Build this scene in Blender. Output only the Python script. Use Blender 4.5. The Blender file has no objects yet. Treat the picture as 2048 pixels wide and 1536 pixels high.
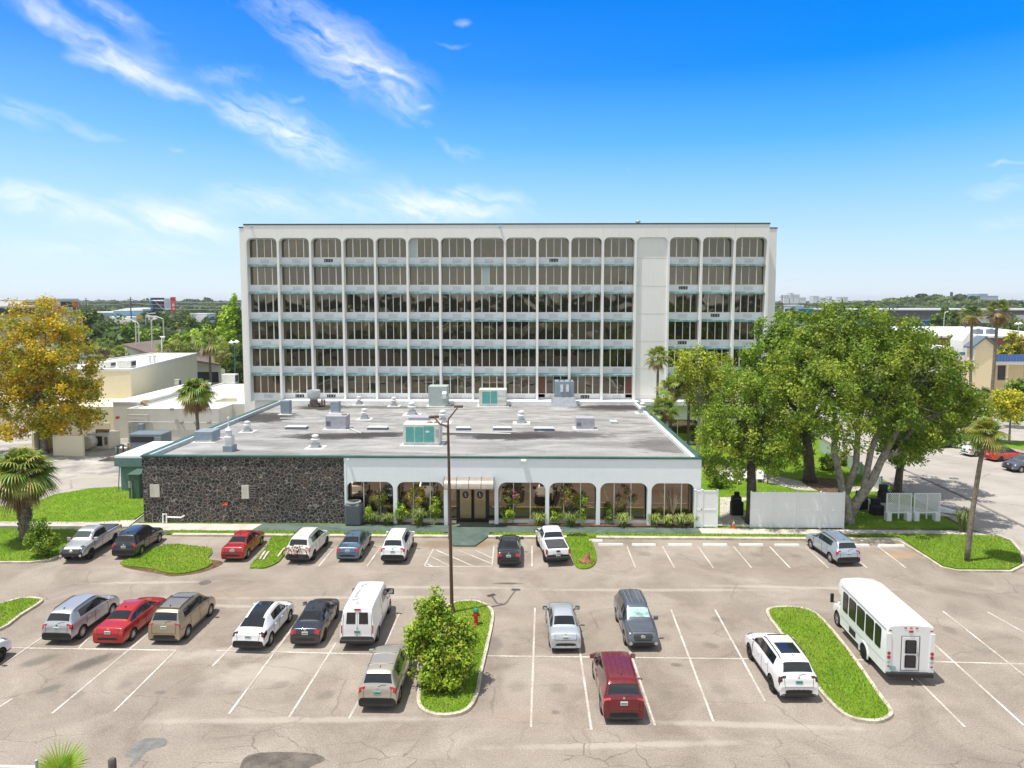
import bpy, bmesh, math, random
import numpy as np
from mathutils import Vector, Matrix
from mathutils.bvhtree import BVHTree
R = math.radians
rnd = random.Random(7)
SC = bpy.context.scene
COL = SC.collection

# ---------------------------------------------------------------- camera model
FPX, CAMH, HY, NAD = 1380., 18., 601., 18000.
PIT = math.atan(FPX/NAD); CY = HY+FPX*math.tan(PIT); YAW = math.atan(27/FPX*math.cos(PIT))
cp, sp, cw, sw = math.cos(PIT), math.sin(PIT), math.cos(YAW), math.sin(YAW)
def ray(px, py):
    a = (px-1024)/FPX; b = (CY-py)/FPX
    y = cp+b*sp
    return (a*cw-y*sw, a*sw+y*cw, -sp+b*cp)
def G(px, py, z=0.):
    """the place on level z that the photograph shows at this spot"""
    d = ray(px, py); t = (z-CAMH)/d[2]
    return Vector((d[0]*t, d[1]*t, z))
def Wp(px, py, Y):
    """the point at depth Y"""
    d = ray(px, py); t = Y/d[1]
    return Vector((d[0]*t, Y, CAMH+d[2]*t))
cam = bpy.data.cameras.new('camera'); co = bpy.data.objects.new('camera', cam); COL.objects.link(co)
co.location = (0, 0, CAMH); co.rotation_euler = (R(90)-PIT, 0, YAW)
cam.sensor_width = 36; cam.lens = FPX/2048*36; cam.shift_y = -(768-CY)/2048
cam.clip_start = .5; cam.clip_end = 20000
SC.camera = co

# ---------------------------------------------------------------- light
LD = Vector((3.2, 1.15, -11.)).normalized()
sun = bpy.data.lights.new('sun', 'SUN'); so = bpy.data.objects.new('sun', sun); COL.objects.link(so)
sun.energy = 4.9; sun.angle = R(.53); sun.color = (1, .955, .88)
so.rotation_euler = LD.to_track_quat('-Z', 'Y').to_euler()
SC.view_settings.view_transform = 'Standard'; SC.view_settings.look = 'None'
SC.view_settings.exposure = .22; SC.view_settings.gamma = 1; SC.view_settings.use_curve_mapping = False

# ---------------------------------------------------------------- node helpers
class NT:
    def __init__(s, tree): s.t = tree; s.n = tree.nodes; s.l = tree.links
    def new(s, typ, ins=None, **kw):
        n = s.n.new(typ)
        for k, v in kw.items(): setattr(n, k, v)
        if ins:
            for k, v in ins.items():
                sock = n.inputs[k]
                if hasattr(v, 'is_output') or isinstance(v, bpy.types.NodeSocket): s.l.new(v, sock)
                else: sock.default_value = v
        return n
    def math(s, op, a, b=0., c=0., clamp=False):
        n = s.n.new('ShaderNodeMath'); n.operation = op; n.use_clamp = clamp
        for i, v in enumerate((a, b, c)):
            if isinstance(v, bpy.types.NodeSocket): s.l.new(v, n.inputs[i])
            else: n.inputs[i].default_value = v
        return n.outputs[0]
    def vmath(s, op, a, b=(0, 0, 0)):
        n = s.n.new('ShaderNodeVectorMath'); n.operation = op
        for i, v in enumerate((a, b)):
            if isinstance(v, bpy.types.NodeSocket): s.l.new(v, n.inputs[i])
            else: n.inputs[i].default_value = v
        return n.outputs['Value'] if op in ('LENGTH', 'DOT_PRODUCT', 'DISTANCE') else n.outputs[0]
    def scl(s, v, k):
        n = s.n.new('ShaderNodeVectorMath'); n.operation = 'SCALE'; s.l.new(v, n.inputs[0]); n.inputs['Scale'].default_value = k; return n.outputs[0]
    def mix(s, f, a, b, typ='MIX'):
        n = s.n.new('ShaderNodeMix'); n.data_type = 'RGBA'; n.blend_type = typ
        for i, v in ((0, f), (6, a), (7, b)):
            if isinstance(v, bpy.types.NodeSocket): s.l.new(v, n.inputs[i])
            else: n.inputs[i].default_value = v if i == 0 or len(v) == 4 else (*v, 1)
        return n.outputs[2]
    def noise(s, vec, scale, detail=4, rough=.55, dist=0.):
        n = s.new('ShaderNodeTexNoise', {'Scale': scale, 'Detail': detail, 'Roughness': rough, 'Distortion': dist})
        if vec is not None: s.l.new(vec, n.inputs['Vector'])
        return n.outputs[0]
    def ramp(s, f, stops, interp='LINEAR'):
        n = s.n.new('ShaderNodeValToRGB'); n.color_ramp.interpolation = interp
        e = n.color_ramp.elements
        while len(e) < len(stops): e.new(.5)
        for i, (p, c) in enumerate(stops):
            e[i].position = p; e[i].color = (c, c, c, 1) if isinstance(c, (int, float)) else (*c, 1)
        s.l.new(f, n.inputs[0]); return n.outputs[0]
    def mapr(s, v, a, b, c=0., d=1.):
        n = s.new('ShaderNodeMapRange', {1: a, 2: b, 3: c, 4: d}); s.l.new(v, n.inputs[0]); return n.outputs[0]

def newmat(name):
    m = bpy.data.materials.new(name); m.use_nodes = True
    t = NT(m.node_tree); b = m.node_tree.nodes['Principled BSDF']
    return m, t, b
MATS = {}
def M(name, col=(.5, .5, .5), rough=.6, metal=0., var=.12, scale=2.5, bump=0., bscale=None, spec=.5, coat=0., alpha=1., streak=0., emit=0.):
    """plain procedural surface: base colour broken up by two noises, optional bump and vertical streaks"""
    if name in MATS: return MATS[name]
    m, t, b = newmat(name)
    tc = t.new('ShaderNodeTexCoord').outputs['Object']
    if var > 0:
        n1 = t.noise(tc, scale, 5, .6); n2 = t.noise(tc, scale*9, 3, .6)
        f = t.math('ADD', t.math('MULTIPLY', n1, .65), t.math('MULTIPLY', n2, .35))
        if streak:
            mp = t.new('ShaderNodeMapping', {'Vector': tc, 'Scale': (3, 3, .18)}).outputs[0]
            f = t.math('ADD', t.math('MULTIPLY', f, 1-streak), t.math('MULTIPLY', t.noise(mp, 2.2, 4, .6), streak))
        lo = [c*(1-var*1.6) for c in col]; hi = [min(1, c*(1+var*1.2)) for c in col]
        c = t.ramp(f, [(.32, lo), (.68, hi)])
        t.l.new(c, b.inputs['Base Color'])
    else: b.inputs['Base Color'].default_value = (*col, 1)
    b.inputs['Roughness'].default_value = rough; b.inputs['Metallic'].default_value = metal
    b.inputs['Specular IOR Level'].default_value = spec; b.inputs['Coat Weight'].default_value = coat
    b.inputs['Coat Roughness'].default_value = .04; b.inputs['Alpha'].default_value = alpha
    if bump:
        bn = t.new('ShaderNodeBump', {'Strength': 1., 'Distance': bump, 'Height': t.noise(tc, bscale or scale*6, 6, .65)})
        t.l.new(bn.outputs[0], b.inputs['Normal'])
    if emit:
        b.inputs['Emission Color'].default_value = (*col, 1); b.inputs['Emission Strength'].default_value = emit
    MATS[name] = m; return m

# ---------------------------------------------------------------- mesh helpers
class MB:
    def __init__(s): s.v = []; s.f = []; s.mi = []; s.m = 0
    def add(s, vs, fs):
        o = len(s.v); s.v += [tuple(v) for v in vs]; s.f += [tuple(i+o for i in f) for f in fs]; s.mi += [s.m]*len(fs); return s
    def box(s, a, b, T=None):
        (x0, y0, z0), (x1, y1, z1) = a, b
        vs = [(x, y, z) for z in (z0, z1) for y in (y0, y1) for x in (x0, x1)]
        if T is not None: vs = [T@Vector(v) for v in vs]
        return s.add(vs, [(0, 2, 3, 1), (4, 5, 7, 6), (0, 1, 5, 4), (2, 6, 7, 3), (0, 4, 6, 2), (1, 3, 7, 5)])
    def cbox(s, c, sz, rz=0., T=None):
        h = [q/2 for q in sz]; Tt = Matrix.Translation(c)@Matrix.Rotation(rz, 4, 'Z')
        if T is not None: Tt = Tt@T
        return s.box([-q for q in h], h, Tt)
    def rbox(s, a, b, r=.03, T=None):
        """box with chamfered vertical and top edges"""
        (x0, y0, z0), (x1, y1, z1) = a, b
        def ring(i, z): return [(x0+i, y0+r, z), (x0+r, y0+i, z), (x1-r, y0+i, z), (x1-i, y0+r, z), (x1-i, y1-r, z), (x1-r, y1-i, z), (x0+r, y1-i, z), (x0+i, y1-r, z)]
        rs = [ring(0, z0), ring(0, z1-r), ring(r*.75, z1)]
        return s.loft(rs, True, True, T)
    def loft(s, rings, cap0=True, cap1=True, T=None, closed=True):
        n = len(rings[0]); vs = [v for r in rings for v in r]
        if T is not None: vs = [T@Vector(v) for v in vs]
        fs = []
        for k in range(len(rings)-1):
            for i in range(n if closed else n-1):
                j = (i+1) % n; fs.append((k*n+i, k*n+j, (k+1)*n+j, (k+1)*n+i))
        if cap0: fs.append(tuple(range(n-1, -1, -1)))
        if cap1: fs.append(tuple((len(rings)-1)*n+i for i in range(n)))
        return s.add(vs, fs)
    def tube(s, pts, r, n=8, cap=True):
        pts = [Vector(p) for p in pts]; rs = r if isinstance(r, (list, tuple)) else [r]*len(pts)
        rings = []; up = Vector((0, 0, 1)); prev = None
        for i, p in enumerate(pts):
            d = (pts[min(i+1, len(pts)-1)]-pts[max(i-1, 0)]).normalized()
            if prev is None:
                a = d.orthogonal().normalized() if abs(d.z) > .9 else d.cross(up).normalized()
            else: a = (prev-d*prev.dot(d)).normalized()
            prev = a; b = d.cross(a)
            rings.append([p+(a*math.cos(2*math.pi*k/n)+b*math.sin(2*math.pi*k/n))*rs[i] for k in range(n)])
        return s.loft(rings, cap, cap)
    def lathe(s, prof, n=20, T=None, cap=True):
        rings = [[(r*math.cos(2*math.pi*k/n), r*math.sin(2*math.pi*k/n), z) for k in range(n)] for r, z in prof]
        return s.loft(rings, cap, cap, T)
    def prism(s, poly, z0, z1, T=None):
        return s.loft([[(p[0], p[1], z0) for p in poly], [(p[0], p[1], z1) for p in poly]], True, True, T)
    def build(s, name, mat, parent=None, smooth=False, loc=None, **props):
        me = bpy.data.meshes.new(name); me.from_pydata(s.v, [], s.f)
        mats = mat if isinstance(mat, (list, tuple)) else [mat]
        for m in mats: me.materials.append(m)
        if len(mats) > 1: me.polygons.foreach_set('material_index', s.mi)
        if smooth:
            me.polygons.foreach_set('use_smooth', [True]*len(me.polygons))
            if smooth is not True: me.set_sharp_from_angle(angle=R(smooth))
        me.update()
        return link(name, me, parent, loc, **props)
def link(name, me, parent=None, loc=None, **props):
    o = bpy.data.objects.new(name, me); COL.objects.link(o)
    if parent is not None: o.parent = parent
    if loc is not None: o.location = loc
    for k, v in props.items(): o[k] = v
    return o
def npmesh(name, V, F, mat, parent=None, smooth=False, col=None, loc=None, **props):
    """fast mesh from numpy arrays; F all quads or all tris; col = per-vertex colour attribute"""
    me = bpy.data.meshes.new(name); k = F.shape[1]
    me.vertices.add(len(V)); me.vertices.foreach_set('co', V.astype(np.float32).ravel())
    me.loops.add(F.size); me.loops.foreach_set('vertex_index', F.astype(np.int32).ravel())
    me.polygons.add(len(F)); me.polygons.foreach_set('loop_start', np.arange(0, F.size, k, dtype=np.int32))
    me.polygons.foreach_set('loop_total', np.full(len(F), k, dtype=np.int32))
    me.update(calc_edges=True)
    if smooth: me.polygons.foreach_set('use_smooth', np.ones(len(F), dtype=bool))
    if col is not None:
        a = me.color_attributes.new('tint', 'FLOAT_COLOR', 'POINT'); a.data.foreach_set('color', col.astype(np.float32).ravel())
    me.materials.append(mat)
    return link(name, me, parent, loc, **props)
def thing(name, label, cat, loc=(0, 0, 0), rz=0., group=None):
    o = bpy.data.objects.new(name, None); COL.objects.link(o); o.empty_display_size = .3
    o.location = loc; o.rotation_euler = (0, 0, rz); tag(o, label, cat, group); return o
def tag(o, label, cat, group=None):
    o['label'] = label; o['category'] = cat
    if group: o['group'] = group
    return o
def struct(o, label=None):
    o['kind'] = 'structure'
    if label: o['label'] = label
    return o
def dup(root, loc=None, rz=None, label=None, scale=None):
    r = root.copy(); COL.objects.link(r)
    if loc is not None: r.location = loc
    if rz is not None: r.rotation_euler = (0, 0, rz)
    if label: r['label'] = label
    if scale is not None: r.scale = (scale,)*3 if not hasattr(scale, '__len__') else scale
    for ch in list(root.children):
        c = ch.copy(); COL.objects.link(c); c.parent = r
        for g in list(ch.children):
            d = g.copy(); COL.objects.link(d); d.parent = c
    return r
def text_mesh(body, size, name, mat, parent=None, loc=(0, 0, 0), rot=(0, 0, 0), depth=.01, sx=1.):
    cu = bpy.data.curves.new(name, 'FONT'); cu.body = body; cu.size = size; cu.extrude = depth
    cu.align_x = 'CENTER'; cu.align_y = 'CENTER'; cu.resolution_u = 2
    tmp = bpy.data.objects.new('tmp', cu); COL.objects.link(tmp)
    me = bpy.data.meshes.new_from_object(tmp.evaluated_get(bpy.context.evaluated_depsgraph_get()))
    bpy.data.objects.remove(tmp); bpy.data.curves.remove(cu)
    me.materials.clear(); me.materials.append(mat)
    o = link(name, me, parent, loc); o.rotation_euler = rot; o.scale = (sx, 1, 1); return o
ORD = ['first', 'second', 'third', 'fourth', 'fifth', 'sixth', 'seventh', 'eighth', 'ninth', 'tenth', 'eleventh', 'twelfth', 'thirteenth', 'fourteenth', 'fifteenth', 'sixteenth']
def smooth_poly(pts, k=4):
    """closed Catmull-Rom through the points"""
    out = []; n = len(pts)
    for i in range(n):
        p0, p1, p2, p3 = [Vector(pts[(i+d) % n][:2]) for d in (-1, 0, 1, 2)]
        for q in range(k):
            t = q/k
            out.append(.5*((2*p1)+(p2-p0)*t+(2*p0-5*p1+4*p2-p3)*t*t+(3*p1-p0-3*p2+p3)*t**3))
    return [(p.x, p.y) for p in out]
def sheet(name, poly, z, mat, thick=0.):
    """flat or raised sheet of ground; a thick one has sides down to z - thick"""
    bm = bmesh.new(); vs = [bm.verts.new((p[0], p[1], z)) for p in poly]
    f = bm.faces.new(vs)
    if f.normal.z < 0: f.normal_flip()
    if thick:
        r = bmesh.ops.extrude_face_region(bm, geom=[f])
        for v in r['geom']:
            if isinstance(v, bmesh.types.BMVert): v.co.z = z
        for v in vs: v.co.z = z-thick
    bmesh.ops.triangulate(bm, faces=bm.faces[:])
    bmesh.ops.recalc_face_normals(bm, faces=bm.faces[:])
    me = bpy.data.meshes.new(name); bm.to_mesh(me); bm.free(); me.materials.append(mat)
    return struct(link(name, me))
def strip(mb, pts, w, z0, z1, closed=False):
    """band of width w following pts (kerb or painted line)"""
    n = len(pts); P = [Vector(p[:2]) for p in pts]; L = []; Q = []
    for i in range(n):
        a = P[(i-1) % n] if closed or i else P[0]; b = P[(i+1) % n] if closed or i < n-1 else P[-1]
        d = (b-a).normalized(); nn = Vector((-d.y, d.x))*(w/2)
        L.append(P[i]+nn); Q.append(P[i]-nn)
    rings = [[(L[i].x, L[i].y, z0), (L[i].x, L[i].y, z1), (Q[i].x, Q[i].y, z1), (Q[i].x, Q[i].y, z0)] for i in range(n)]
    if closed: rings.append(rings[0])
    mb.loft(rings, not closed, not closed)
# ---------------------------------------------------------------- sky
world = bpy.data.worlds.new('World'); SC.world = world; world.use_nodes = True
w = NT(world.node_tree); bg = world.node_tree.nodes['Background']
dirv = w.new('ShaderNodeTexCoord').outputs['Generated']
sx = w.new('ShaderNodeSeparateXYZ', {0: dirv})
sky = w.new('ShaderNodeTexSky', sky_type='NISHITA', sun_disc=False, sun_elevation=math.asin(-LD.z),
            sun_rotation=math.atan2(-LD.x, -LD.y), altitude=20, air_density=1., dust_density=1.2, ozone_density=2.5)
elev = w.math('MULTIPLY', w.math('ARCSINE', sx.outputs[2]), 180/math.pi)
# clear-sky colour by elevation, as bright as this photograph shows it (in units of the Background's strength .1)
k = 10.
def kc(c): return tuple(q*k for q in c)
f = w.mapr(elev, -2, 40)
X_ = 1/1.16
grad = w.ramp(f, [(p, tuple(q*X_*k for q in c)) for p, c in ((.03, (.86, .93, .99)), (.058, (.83, .92, 1.)), (.145, (.60, .86, 1.02)), (.242, (.34, .70, 1.04)), (.343, (.105, .50, 1.04)), (.467, (.004, .30, 1.03)), (.588, (.0, .245, .96)), (.8, (.0, .17, .75)))])
# the left of the view is paler than the right
az = w.math('MULTIPLY', w.math('ARCTAN2', sx.outputs[0], sx.outputs[1]), 180/math.pi)
pale = w.math('MULTIPLY', w.mapr(az, -35, 25, 1, 0), w.mapr(elev, 2, 24, .30, .0))
grad = w.mix(w.math('MULTIPLY', pale, 1., clamp=True), grad, kc((.72, .9, 1.)))
hi = w.mapr(elev, 25, 36)
base = w.mix(hi, grad, w.mix(.8, sky.outputs[0], kc((.43, .45, .46))))
# brightness added to the unseen sky behind the viewpoint, lifts and neutralises the facades
base = w.mix(w.math('MULTIPLY', w.mapr(sx.outputs[1], .15, -.35), .62), base, kc((.82, .84, .81)))
# clouds: soft streaks where the photograph has them; az/el in degrees
ae = w.new('ShaderNodeCombineXYZ', {0: az, 1: elev}).outputs[0]
wob = w.scl(w.vmath('SUBTRACT', w.new('ShaderNodeTexNoise', {'Vector': ae, 'Scale': .3, 'Detail': 3, 'Roughness': .5}).outputs['Color'], (.5, .5, .5)), 2.2)
aew = w.vmath('ADD', ae, wob)
blobs = []
def cloud(px, py, a, b, rot, s):
    d = ray(px, py); blobs.append((math.degrees(math.atan2(d[0], d[1])), math.degrees(math.atan2(d[2], math.hypot(d[0], d[1]))), a, b, rot, s))
for c in ((170, 70, 8.2, 1.05, -24, 1.0), (300, 120, 2.2, 1.5, 0, .45), (215, 137, 3.6, .75, -14, .85), (230, 20, 4.5, .9, -20, .7), (350, 170, 3.0, .5, -25, .5), (455, 148, 3., .8, 3, .6),
          (590, 270, 7.2, 1.7, -22, 1.5), (480, 230, 2.5, 1., -25, .5), (640, 60, 9.5, 2.2, -26, .75), (760, 150, 5, 1.6, -12, .6), (700, 130, 8, 2.6, -20, .4), (50, 222, 3.6, 1.0, -10, .7), (190, 265, 2.4, .6, -18, .4),
          (25, 385, 2.5, .6, -8, .8), (150, 418, 5.4, 1.25, -12, 1.1), (60, 412, 2, .5, -10, .8), (360, 440, 4.5, 1.5, -10, 1.2), (300, 455, 3, .5, -12, .6), (880, 410, 11., 1.5, 0, 1.25), (930, 300, 3.2, .9, -14, .5),
          (800, 215, 2.6, 1.2, -25, .35), (850, 212, 1., .25, -8, .5), (850, 248, 1., .3, -8, .5), (590, 197, .9, .25, -5, .5), (925, 47, .9, .3, -20, .6), (905, 92, 2.2, .25, -4, .35), (930, 380, 1.4, .5, 5, .6),
          (355, 294, .9, .25, -5, .4), (520, 400, 6, 1.3, -4, .8), (1250, 338, .5, .3, 0, .3), (2000, 380, 3.5, .9, 10, .5), (2010, 325, 2.2, .2, 0, .6), (2030, 445, 3., .6, 5, .5), (700, 500, 16, 1.6, 0, .35), (200, 500, 9, 1.5, 0, .4)):
    c = (c[0], c[1], c[2]*(.66 if c[2] < 12 else 1), c[3]*.85)+tuple(c[4:])
    cloud(*c)
acc = None
for a0, e0, ra, rb, rot, s in blobs:
    d = w.vmath('SUBTRACT', aew, (a0, e0, 0))
    d = w.new('ShaderNodeVectorRotate', {'Vector': d, 'Angle': R(-rot)}, rotation_type='Z_AXIS').outputs[0]
    ln = w.vmath('LENGTH', w.vmath('MULTIPLY', d, (1/ra, 1/rb, 0)))
    g = w.math('MULTIPLY', w.math('EXPONENT', w.math('MULTIPLY', w.math('MULTIPLY', ln, ln), -1.1)), s)
    acc = g if acc is None else w.math('ADD', acc, g)
rv = w.new('ShaderNodeVectorRotate', {'Vector': aew, 'Angle': R(20)}, rotation_type='Z_AXIS').outputs[0]
st = w.noise(w.vmath('MULTIPLY', rv, (.14, .7, 1)), 1., 5, .55, .5)
fine = w.noise(w.vmath('MULTIPLY', rv, (.5, 2.4, 1)), 1., 4, .55, .4)
dens = w.math('MULTIPLY', acc, w.math('ADD', w.mapr(st, .34, .66, .25, 1.2), w.math('MULTIPLY', w.math('SUBTRACT', fine, .5), .75)))
dens = w.mapr(dens, .08, 1.25); dens = w.math('MULTIPLY', dens, .74)
dens = w.math('MULTIPLY', dens, w.mapr(elev, 40, 34))
colr = w.mix(dens, base, kc((.93, .96, 1.)))
# scattered cloud elsewhere (behind and above the camera), so that windows and car paint have something to mirror
pl = w.vmath('DIVIDE', dirv, w.new('ShaderNodeCombineXYZ', {0: w.math('ADD', w.math('ABSOLUTE', sx.outputs[2]), .12), 1: w.math('ADD', w.math('ABSOLUTE', sx.outputs[2]), .12), 2: 1.}).outputs[0])
cn = w.noise(pl, 1.3, 7, .6, .3)
oth = w.math('MULTIPLY', w.mapr(cn, .5, .68), w.math('MAXIMUM', w.mapr(sx.outputs[1], .1, -.2), w.mapr(elev, 35, 45)))
colr = w.mix(w.math('MULTIPLY', oth, .85), colr, kc((1.0, 1.0, .98)))
w.l.new(colr, bg.inputs[0]); bg.inputs[1].default_value = .1
world.cycles.sampling_method = 'MANUAL'; world.cycles.sample_map_resolution = 256

# ---------------------------------------------------------------- ground
def ground_mat(name, base, dark, light, cracks=None, stains=(), sc=.25, grain=.5):
    m, t, b = newmat(name)
    pos = t.new('ShaderNodeNewGeometry').outputs['Position']
    warp = t.vmath('ADD', pos, t.scl(t.new('ShaderNodeTexNoise', {'Vector': pos, 'Scale': .35, 'Detail': 3}).outputs['Color'], 1.5))
    n1 = t.noise(warp, sc, 6, .62, .8); n2 = t.noise(t.vmath('MULTIPLY', pos, (.25, 1.2, 1)), .5, 5, .6, 1.2); n3 = t.noise(pos, 14, 5, .75); n4 = t.noise(pos, 1.7, 6, .7)
    c = t.mix(t.mapr(n1, .35, .68), dark, light)
    c = t.mix(t.mapr(n2, .45, .75, 0, .6), c, base)
    c = t.mix(t.mapr(n4, .5, .8, 0, .35), c, light)
    c = t.mix(1., c, t.ramp(n3, [(.3, 1-grain*.42), (.7, 1+grain*.22)]), 'MULTIPLY')
    nd = t.noise(pos, 1.1, 6, .7)
    for (x, y, rx, ry, rot, col, s) in stains:
        d = t.vmath('SUBTRACT', pos, (x, y, 0))
        d = t.new('ShaderNodeVectorRotate', {'Vector': d, 'Angle': R(-rot)}, rotation_type='Z_AXIS').outputs[0]
        ln = t.math('ADD', t.vmath('LENGTH', t.vmath('MULTIPLY', d, (1/rx, 1/ry, 0))), t.math('MULTIPLY', t.math('SUBTRACT', nd, .5), 1.8))
        c = t.mix(t.mapr(ln, 1.25, .55, 0, s), c, col)
    hgt = n3
    if cracks:
        for (vs, wd, amt, yc, yr) in cracks:
            wv = t.vmath('ADD', pos, t.scl(t.new('ShaderNodeTexNoise', {'Vector': pos, 'Scale': 1.5, 'Detail': 4}).outputs['Color'], .6))
            vo = t.new('ShaderNodeTexVoronoi', {'Vector': t.vmath('MULTIPLY', wv, (.55, 1.25, 1)), 'Scale': vs}, feature='DISTANCE_TO_EDGE', voronoi_dimensions='2D')
            e = t.mapr(vo.outputs['Distance'], wd, wd*.35)
            sy = t.new('ShaderNodeSeparateXYZ', {0: pos}).outputs[1]
            band = t.mapr(t.math('ABSOLUTE', t.math('SUBTRACT', sy, yc)), yr, yr*.55)
            msk = t.math('MULTIPLY', band, t.mapr(t.noise(pos, .22, 3, .6), .42, .56))
            c = t.mix(t.math('MULTIPLY', t.math('MULTIPLY', e, msk), amt), c, (.10, .085, .07))
    t.l.new(c, b.inputs['Base Color']); b.inputs['Roughness'].default_value = .9; b.inputs['Specular IOR Level'].default_value = .25
    bn = t.new('ShaderNodeBump', {'Strength': .5, 'Distance': .012, 'Height': hgt}); t.l.new(bn.outputs[0], b.inputs['Normal'])
    return m
def st_(px, py, rx, ry, rot, col, s):
    g = G(px, py); return (g.x, g.y, rx, ry, rot, col, s)
OIL = (.09, .082, .075); BR = (.27, .19, .12)
STAINS = [st_(183, 1325, .5, 1.2, -35, OIL, .8), st_(78, 1322, .45, .9, -40, OIL, .55), st_(100, 1378, .3, .5, -50, OIL, .5), st_(470, 1385, .3, .2, 0, OIL, .3), st_(320, 1385, .28, .16, 0, OIL, .45),
          st_(1437, 1238, .4, .35, 0, OIL, .45), st_(1352, 1330, .28, .2, 0, OIL, .6), st_(1112, 1425, .2, .15, 0, OIL, .5), st_(1040, 1432, 1.6, .35, 0, (.30, .23, .18), .5), st_(985, 1290, .5, 1., 0, OIL, .45),
          st_(1040, 1235, .8, .4, 0, BR, .25), st_(900, 1088, 3.2, .9, 0, (.2, .15, .1), .7), st_(960, 1088, 1.6, .6, 20, (.22, .16, .08), .6), st_(690, 1085, 2.8, .5, 0, (.22, .17, .11), .45), st_(1800, 1110, 1.2, .8, 0, (.42, .25, .12), .5), st_(1730, 1103, 3., .8, 0, (.2, .16, .12), .35),
          st_(1016, 1167, .95, .16, 0, (.09, .07, .06), .9), st_(560, 1340, 3, 1.2, 20, (.46, .42, .37), .4), st_(520, 1300, 4, .6, 8, (.5, .46, .42), .4), st_(440, 1190, 2.5, .5, 5, (.3, .23, .17), .5), st_(1350, 1270, 3, 1, 0, (.34, .29, .25), .35),
          *[st_(px, py, .32+.1*(i % 3), .45, 20*i, OIL, .22+.05*(i % 4)) for i, (px, py) in enumerate(((1030, 1262), (1118, 1378), (1330, 1275), (1420, 1290), (1330, 1390), (1440, 1380), (560, 1370), (650, 1390), (380, 1385), (250, 1370), (150, 1390), (1290, 1108), (1362, 1110), (1440, 1112), (1512, 1110), (1590, 1112), (1830, 1390), (1960, 1300), (1900, 1260), (700, 1105), (1035, 1372), (470, 1330)))],
          *[st_(px, py, rx, .22, r_, (.43, .39, .345), .5) for px, py, rx, r_ in ((700, 1195, 7, 2), (400, 1210, 6, -3), (1300, 1180, 8, 1), (1600, 1175, 6, -2), (300, 1165, 4, 3), (900, 1175, 5, 0), (600, 1440, 6, 2), (1500, 1450, 5, -2), (1250, 1490, 5, 3))],
          st_(90, 970, 5., 2.3, 10, (.2, .17, .13), .6)]
asphalt = ground_mat('asphalt_mat', (.298, .252, .214), (.230, .192, .160), (.372, .323, .277), grain=1.,
                     cracks=[(.85, .024, .6, 25.2, 3.0), (2.1, .028, .7, 23.6, 1.2), (.3, .012, .35, 38, 16)], stains=STAINS)
concrete = ground_mat('concrete_mat', (.52, .485, .43), (.42, .38, .33), (.6, .56, .51), sc=.6)
roadm = ground_mat('road_mat', (.385, .352, .318), (.32, .29, .262), (.44, .405, .37), cracks=[(.25, .02, .4, 60, 60)], sc=.15)
greenwalk = ground_mat('green_walk_mat', (.085, .125, .105), (.065, .10, .085), (.13, .17, .15), sc=.6)
darkroad = ground_mat('service_yard_mat', (.36, .34, .32), (.2, .19, .18), (.5, .47, .43), sc=.35)
landm = ground_mat('land_mat', (.10, .14, .06), (.05, .08, .03), (.3, .29, .22), sc=.03)
mulch = ground_mat('mulch_mat', (.12, .06, .035), (.07, .04, .025), (.2, .12, .07), sc=2)
grassm, t, b = newmat('grass_mat')
pos = t.new('ShaderNodeNewGeometry').outputs['Position']
n1 = t.noise(pos, .7, 6, .65, .4); n2 = t.noise(pos, 9, 6, .75); n3 = t.noise(pos, .18, 3, .5)
c = t.mix(t.mapr(n1, .3, .7), (.115, .235, .014), (.195, .335, .025)); c = t.mix(t.mapr(n3, .45, .7, 0, .6), c, (.25, .33, .045)); c = t.mix(t.mapr(t.noise(pos, 1.6, 5, .7, .6), .60, .72, 0, .55), c, (.27, .24, .10))
c = t.mix(t.mapr(n2, .62, .8, 0, .35), c, (.32, .34, .08)); c = t.mix(1., c, t.ramp(n2, [(.3, .62), (.7, 1.15)]), 'MULTIPLY')
t.l.new(c, b.inputs['Base Color']); b.inputs['Roughness'].default_value = 1; b.inputs['Specular IOR Level'].default_value = .1
bn = t.new('ShaderNodeBump', {'Strength': 1., 'Distance': .08, 'Height': n2}); t.l.new(bn.outputs[0], b.inputs['Normal'])

land = MB().add([(-3850, -480, -.012), (3850, -480, -.012), (3850, 6850, -.012), (-3850, 6850, -.012)], [(0, 1, 2, 3)]).build('ground', landm); struct(land)
def rect(x0, y0, x1, y1): return [(x0, y0), (x1, y0), (x1, y1), (x0, y1)]
sheet('parking_lot', [(-75, 8), (60, 8), (60, 47.5), (30, 52.2), (26, 51.3), (-33.5, 51.3), (-75, 51.)], 0., asphalt)

def gp(*p): return [G(a, b)[:2] for a, b in p]
GR = []   # grassy polygons for blade scattering
KM = M('kerb_mat', (.50, .45, .36), .85, var=.3, scale=1.5, bump=.01)
WLINE, t, b = newmat('line_paint'); pos = t.new('ShaderNodeNewGeometry').outputs['Position']
wear = t.mapr(t.math('ADD', t.math('MULTIPLY', t.noise(pos, 9, 6, .75), .6), t.math('MULTIPLY', t.noise(pos, .6, 3, .6), .45)), .41, .57)
t.l.new(t.mix(wear, (.66, .64, .61), (.38, .335, .29)), b.inputs['Base Color']); b.inputs['Roughness'].default_value = .85
def grass(name, poly, z=.1, thick=.12, dens=55):
    o = sheet(name, poly, z, grassm, thick); GR.append((poly, z, dens)); return o
def kerb(pts, closed=False, w_=.17, h=.14):
    m = MB(); strip(m, pts, w_, -.01, h, closed); return struct(m.build('kerb', KM))
KY = 51.3   # kerb line in front of the building
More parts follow.
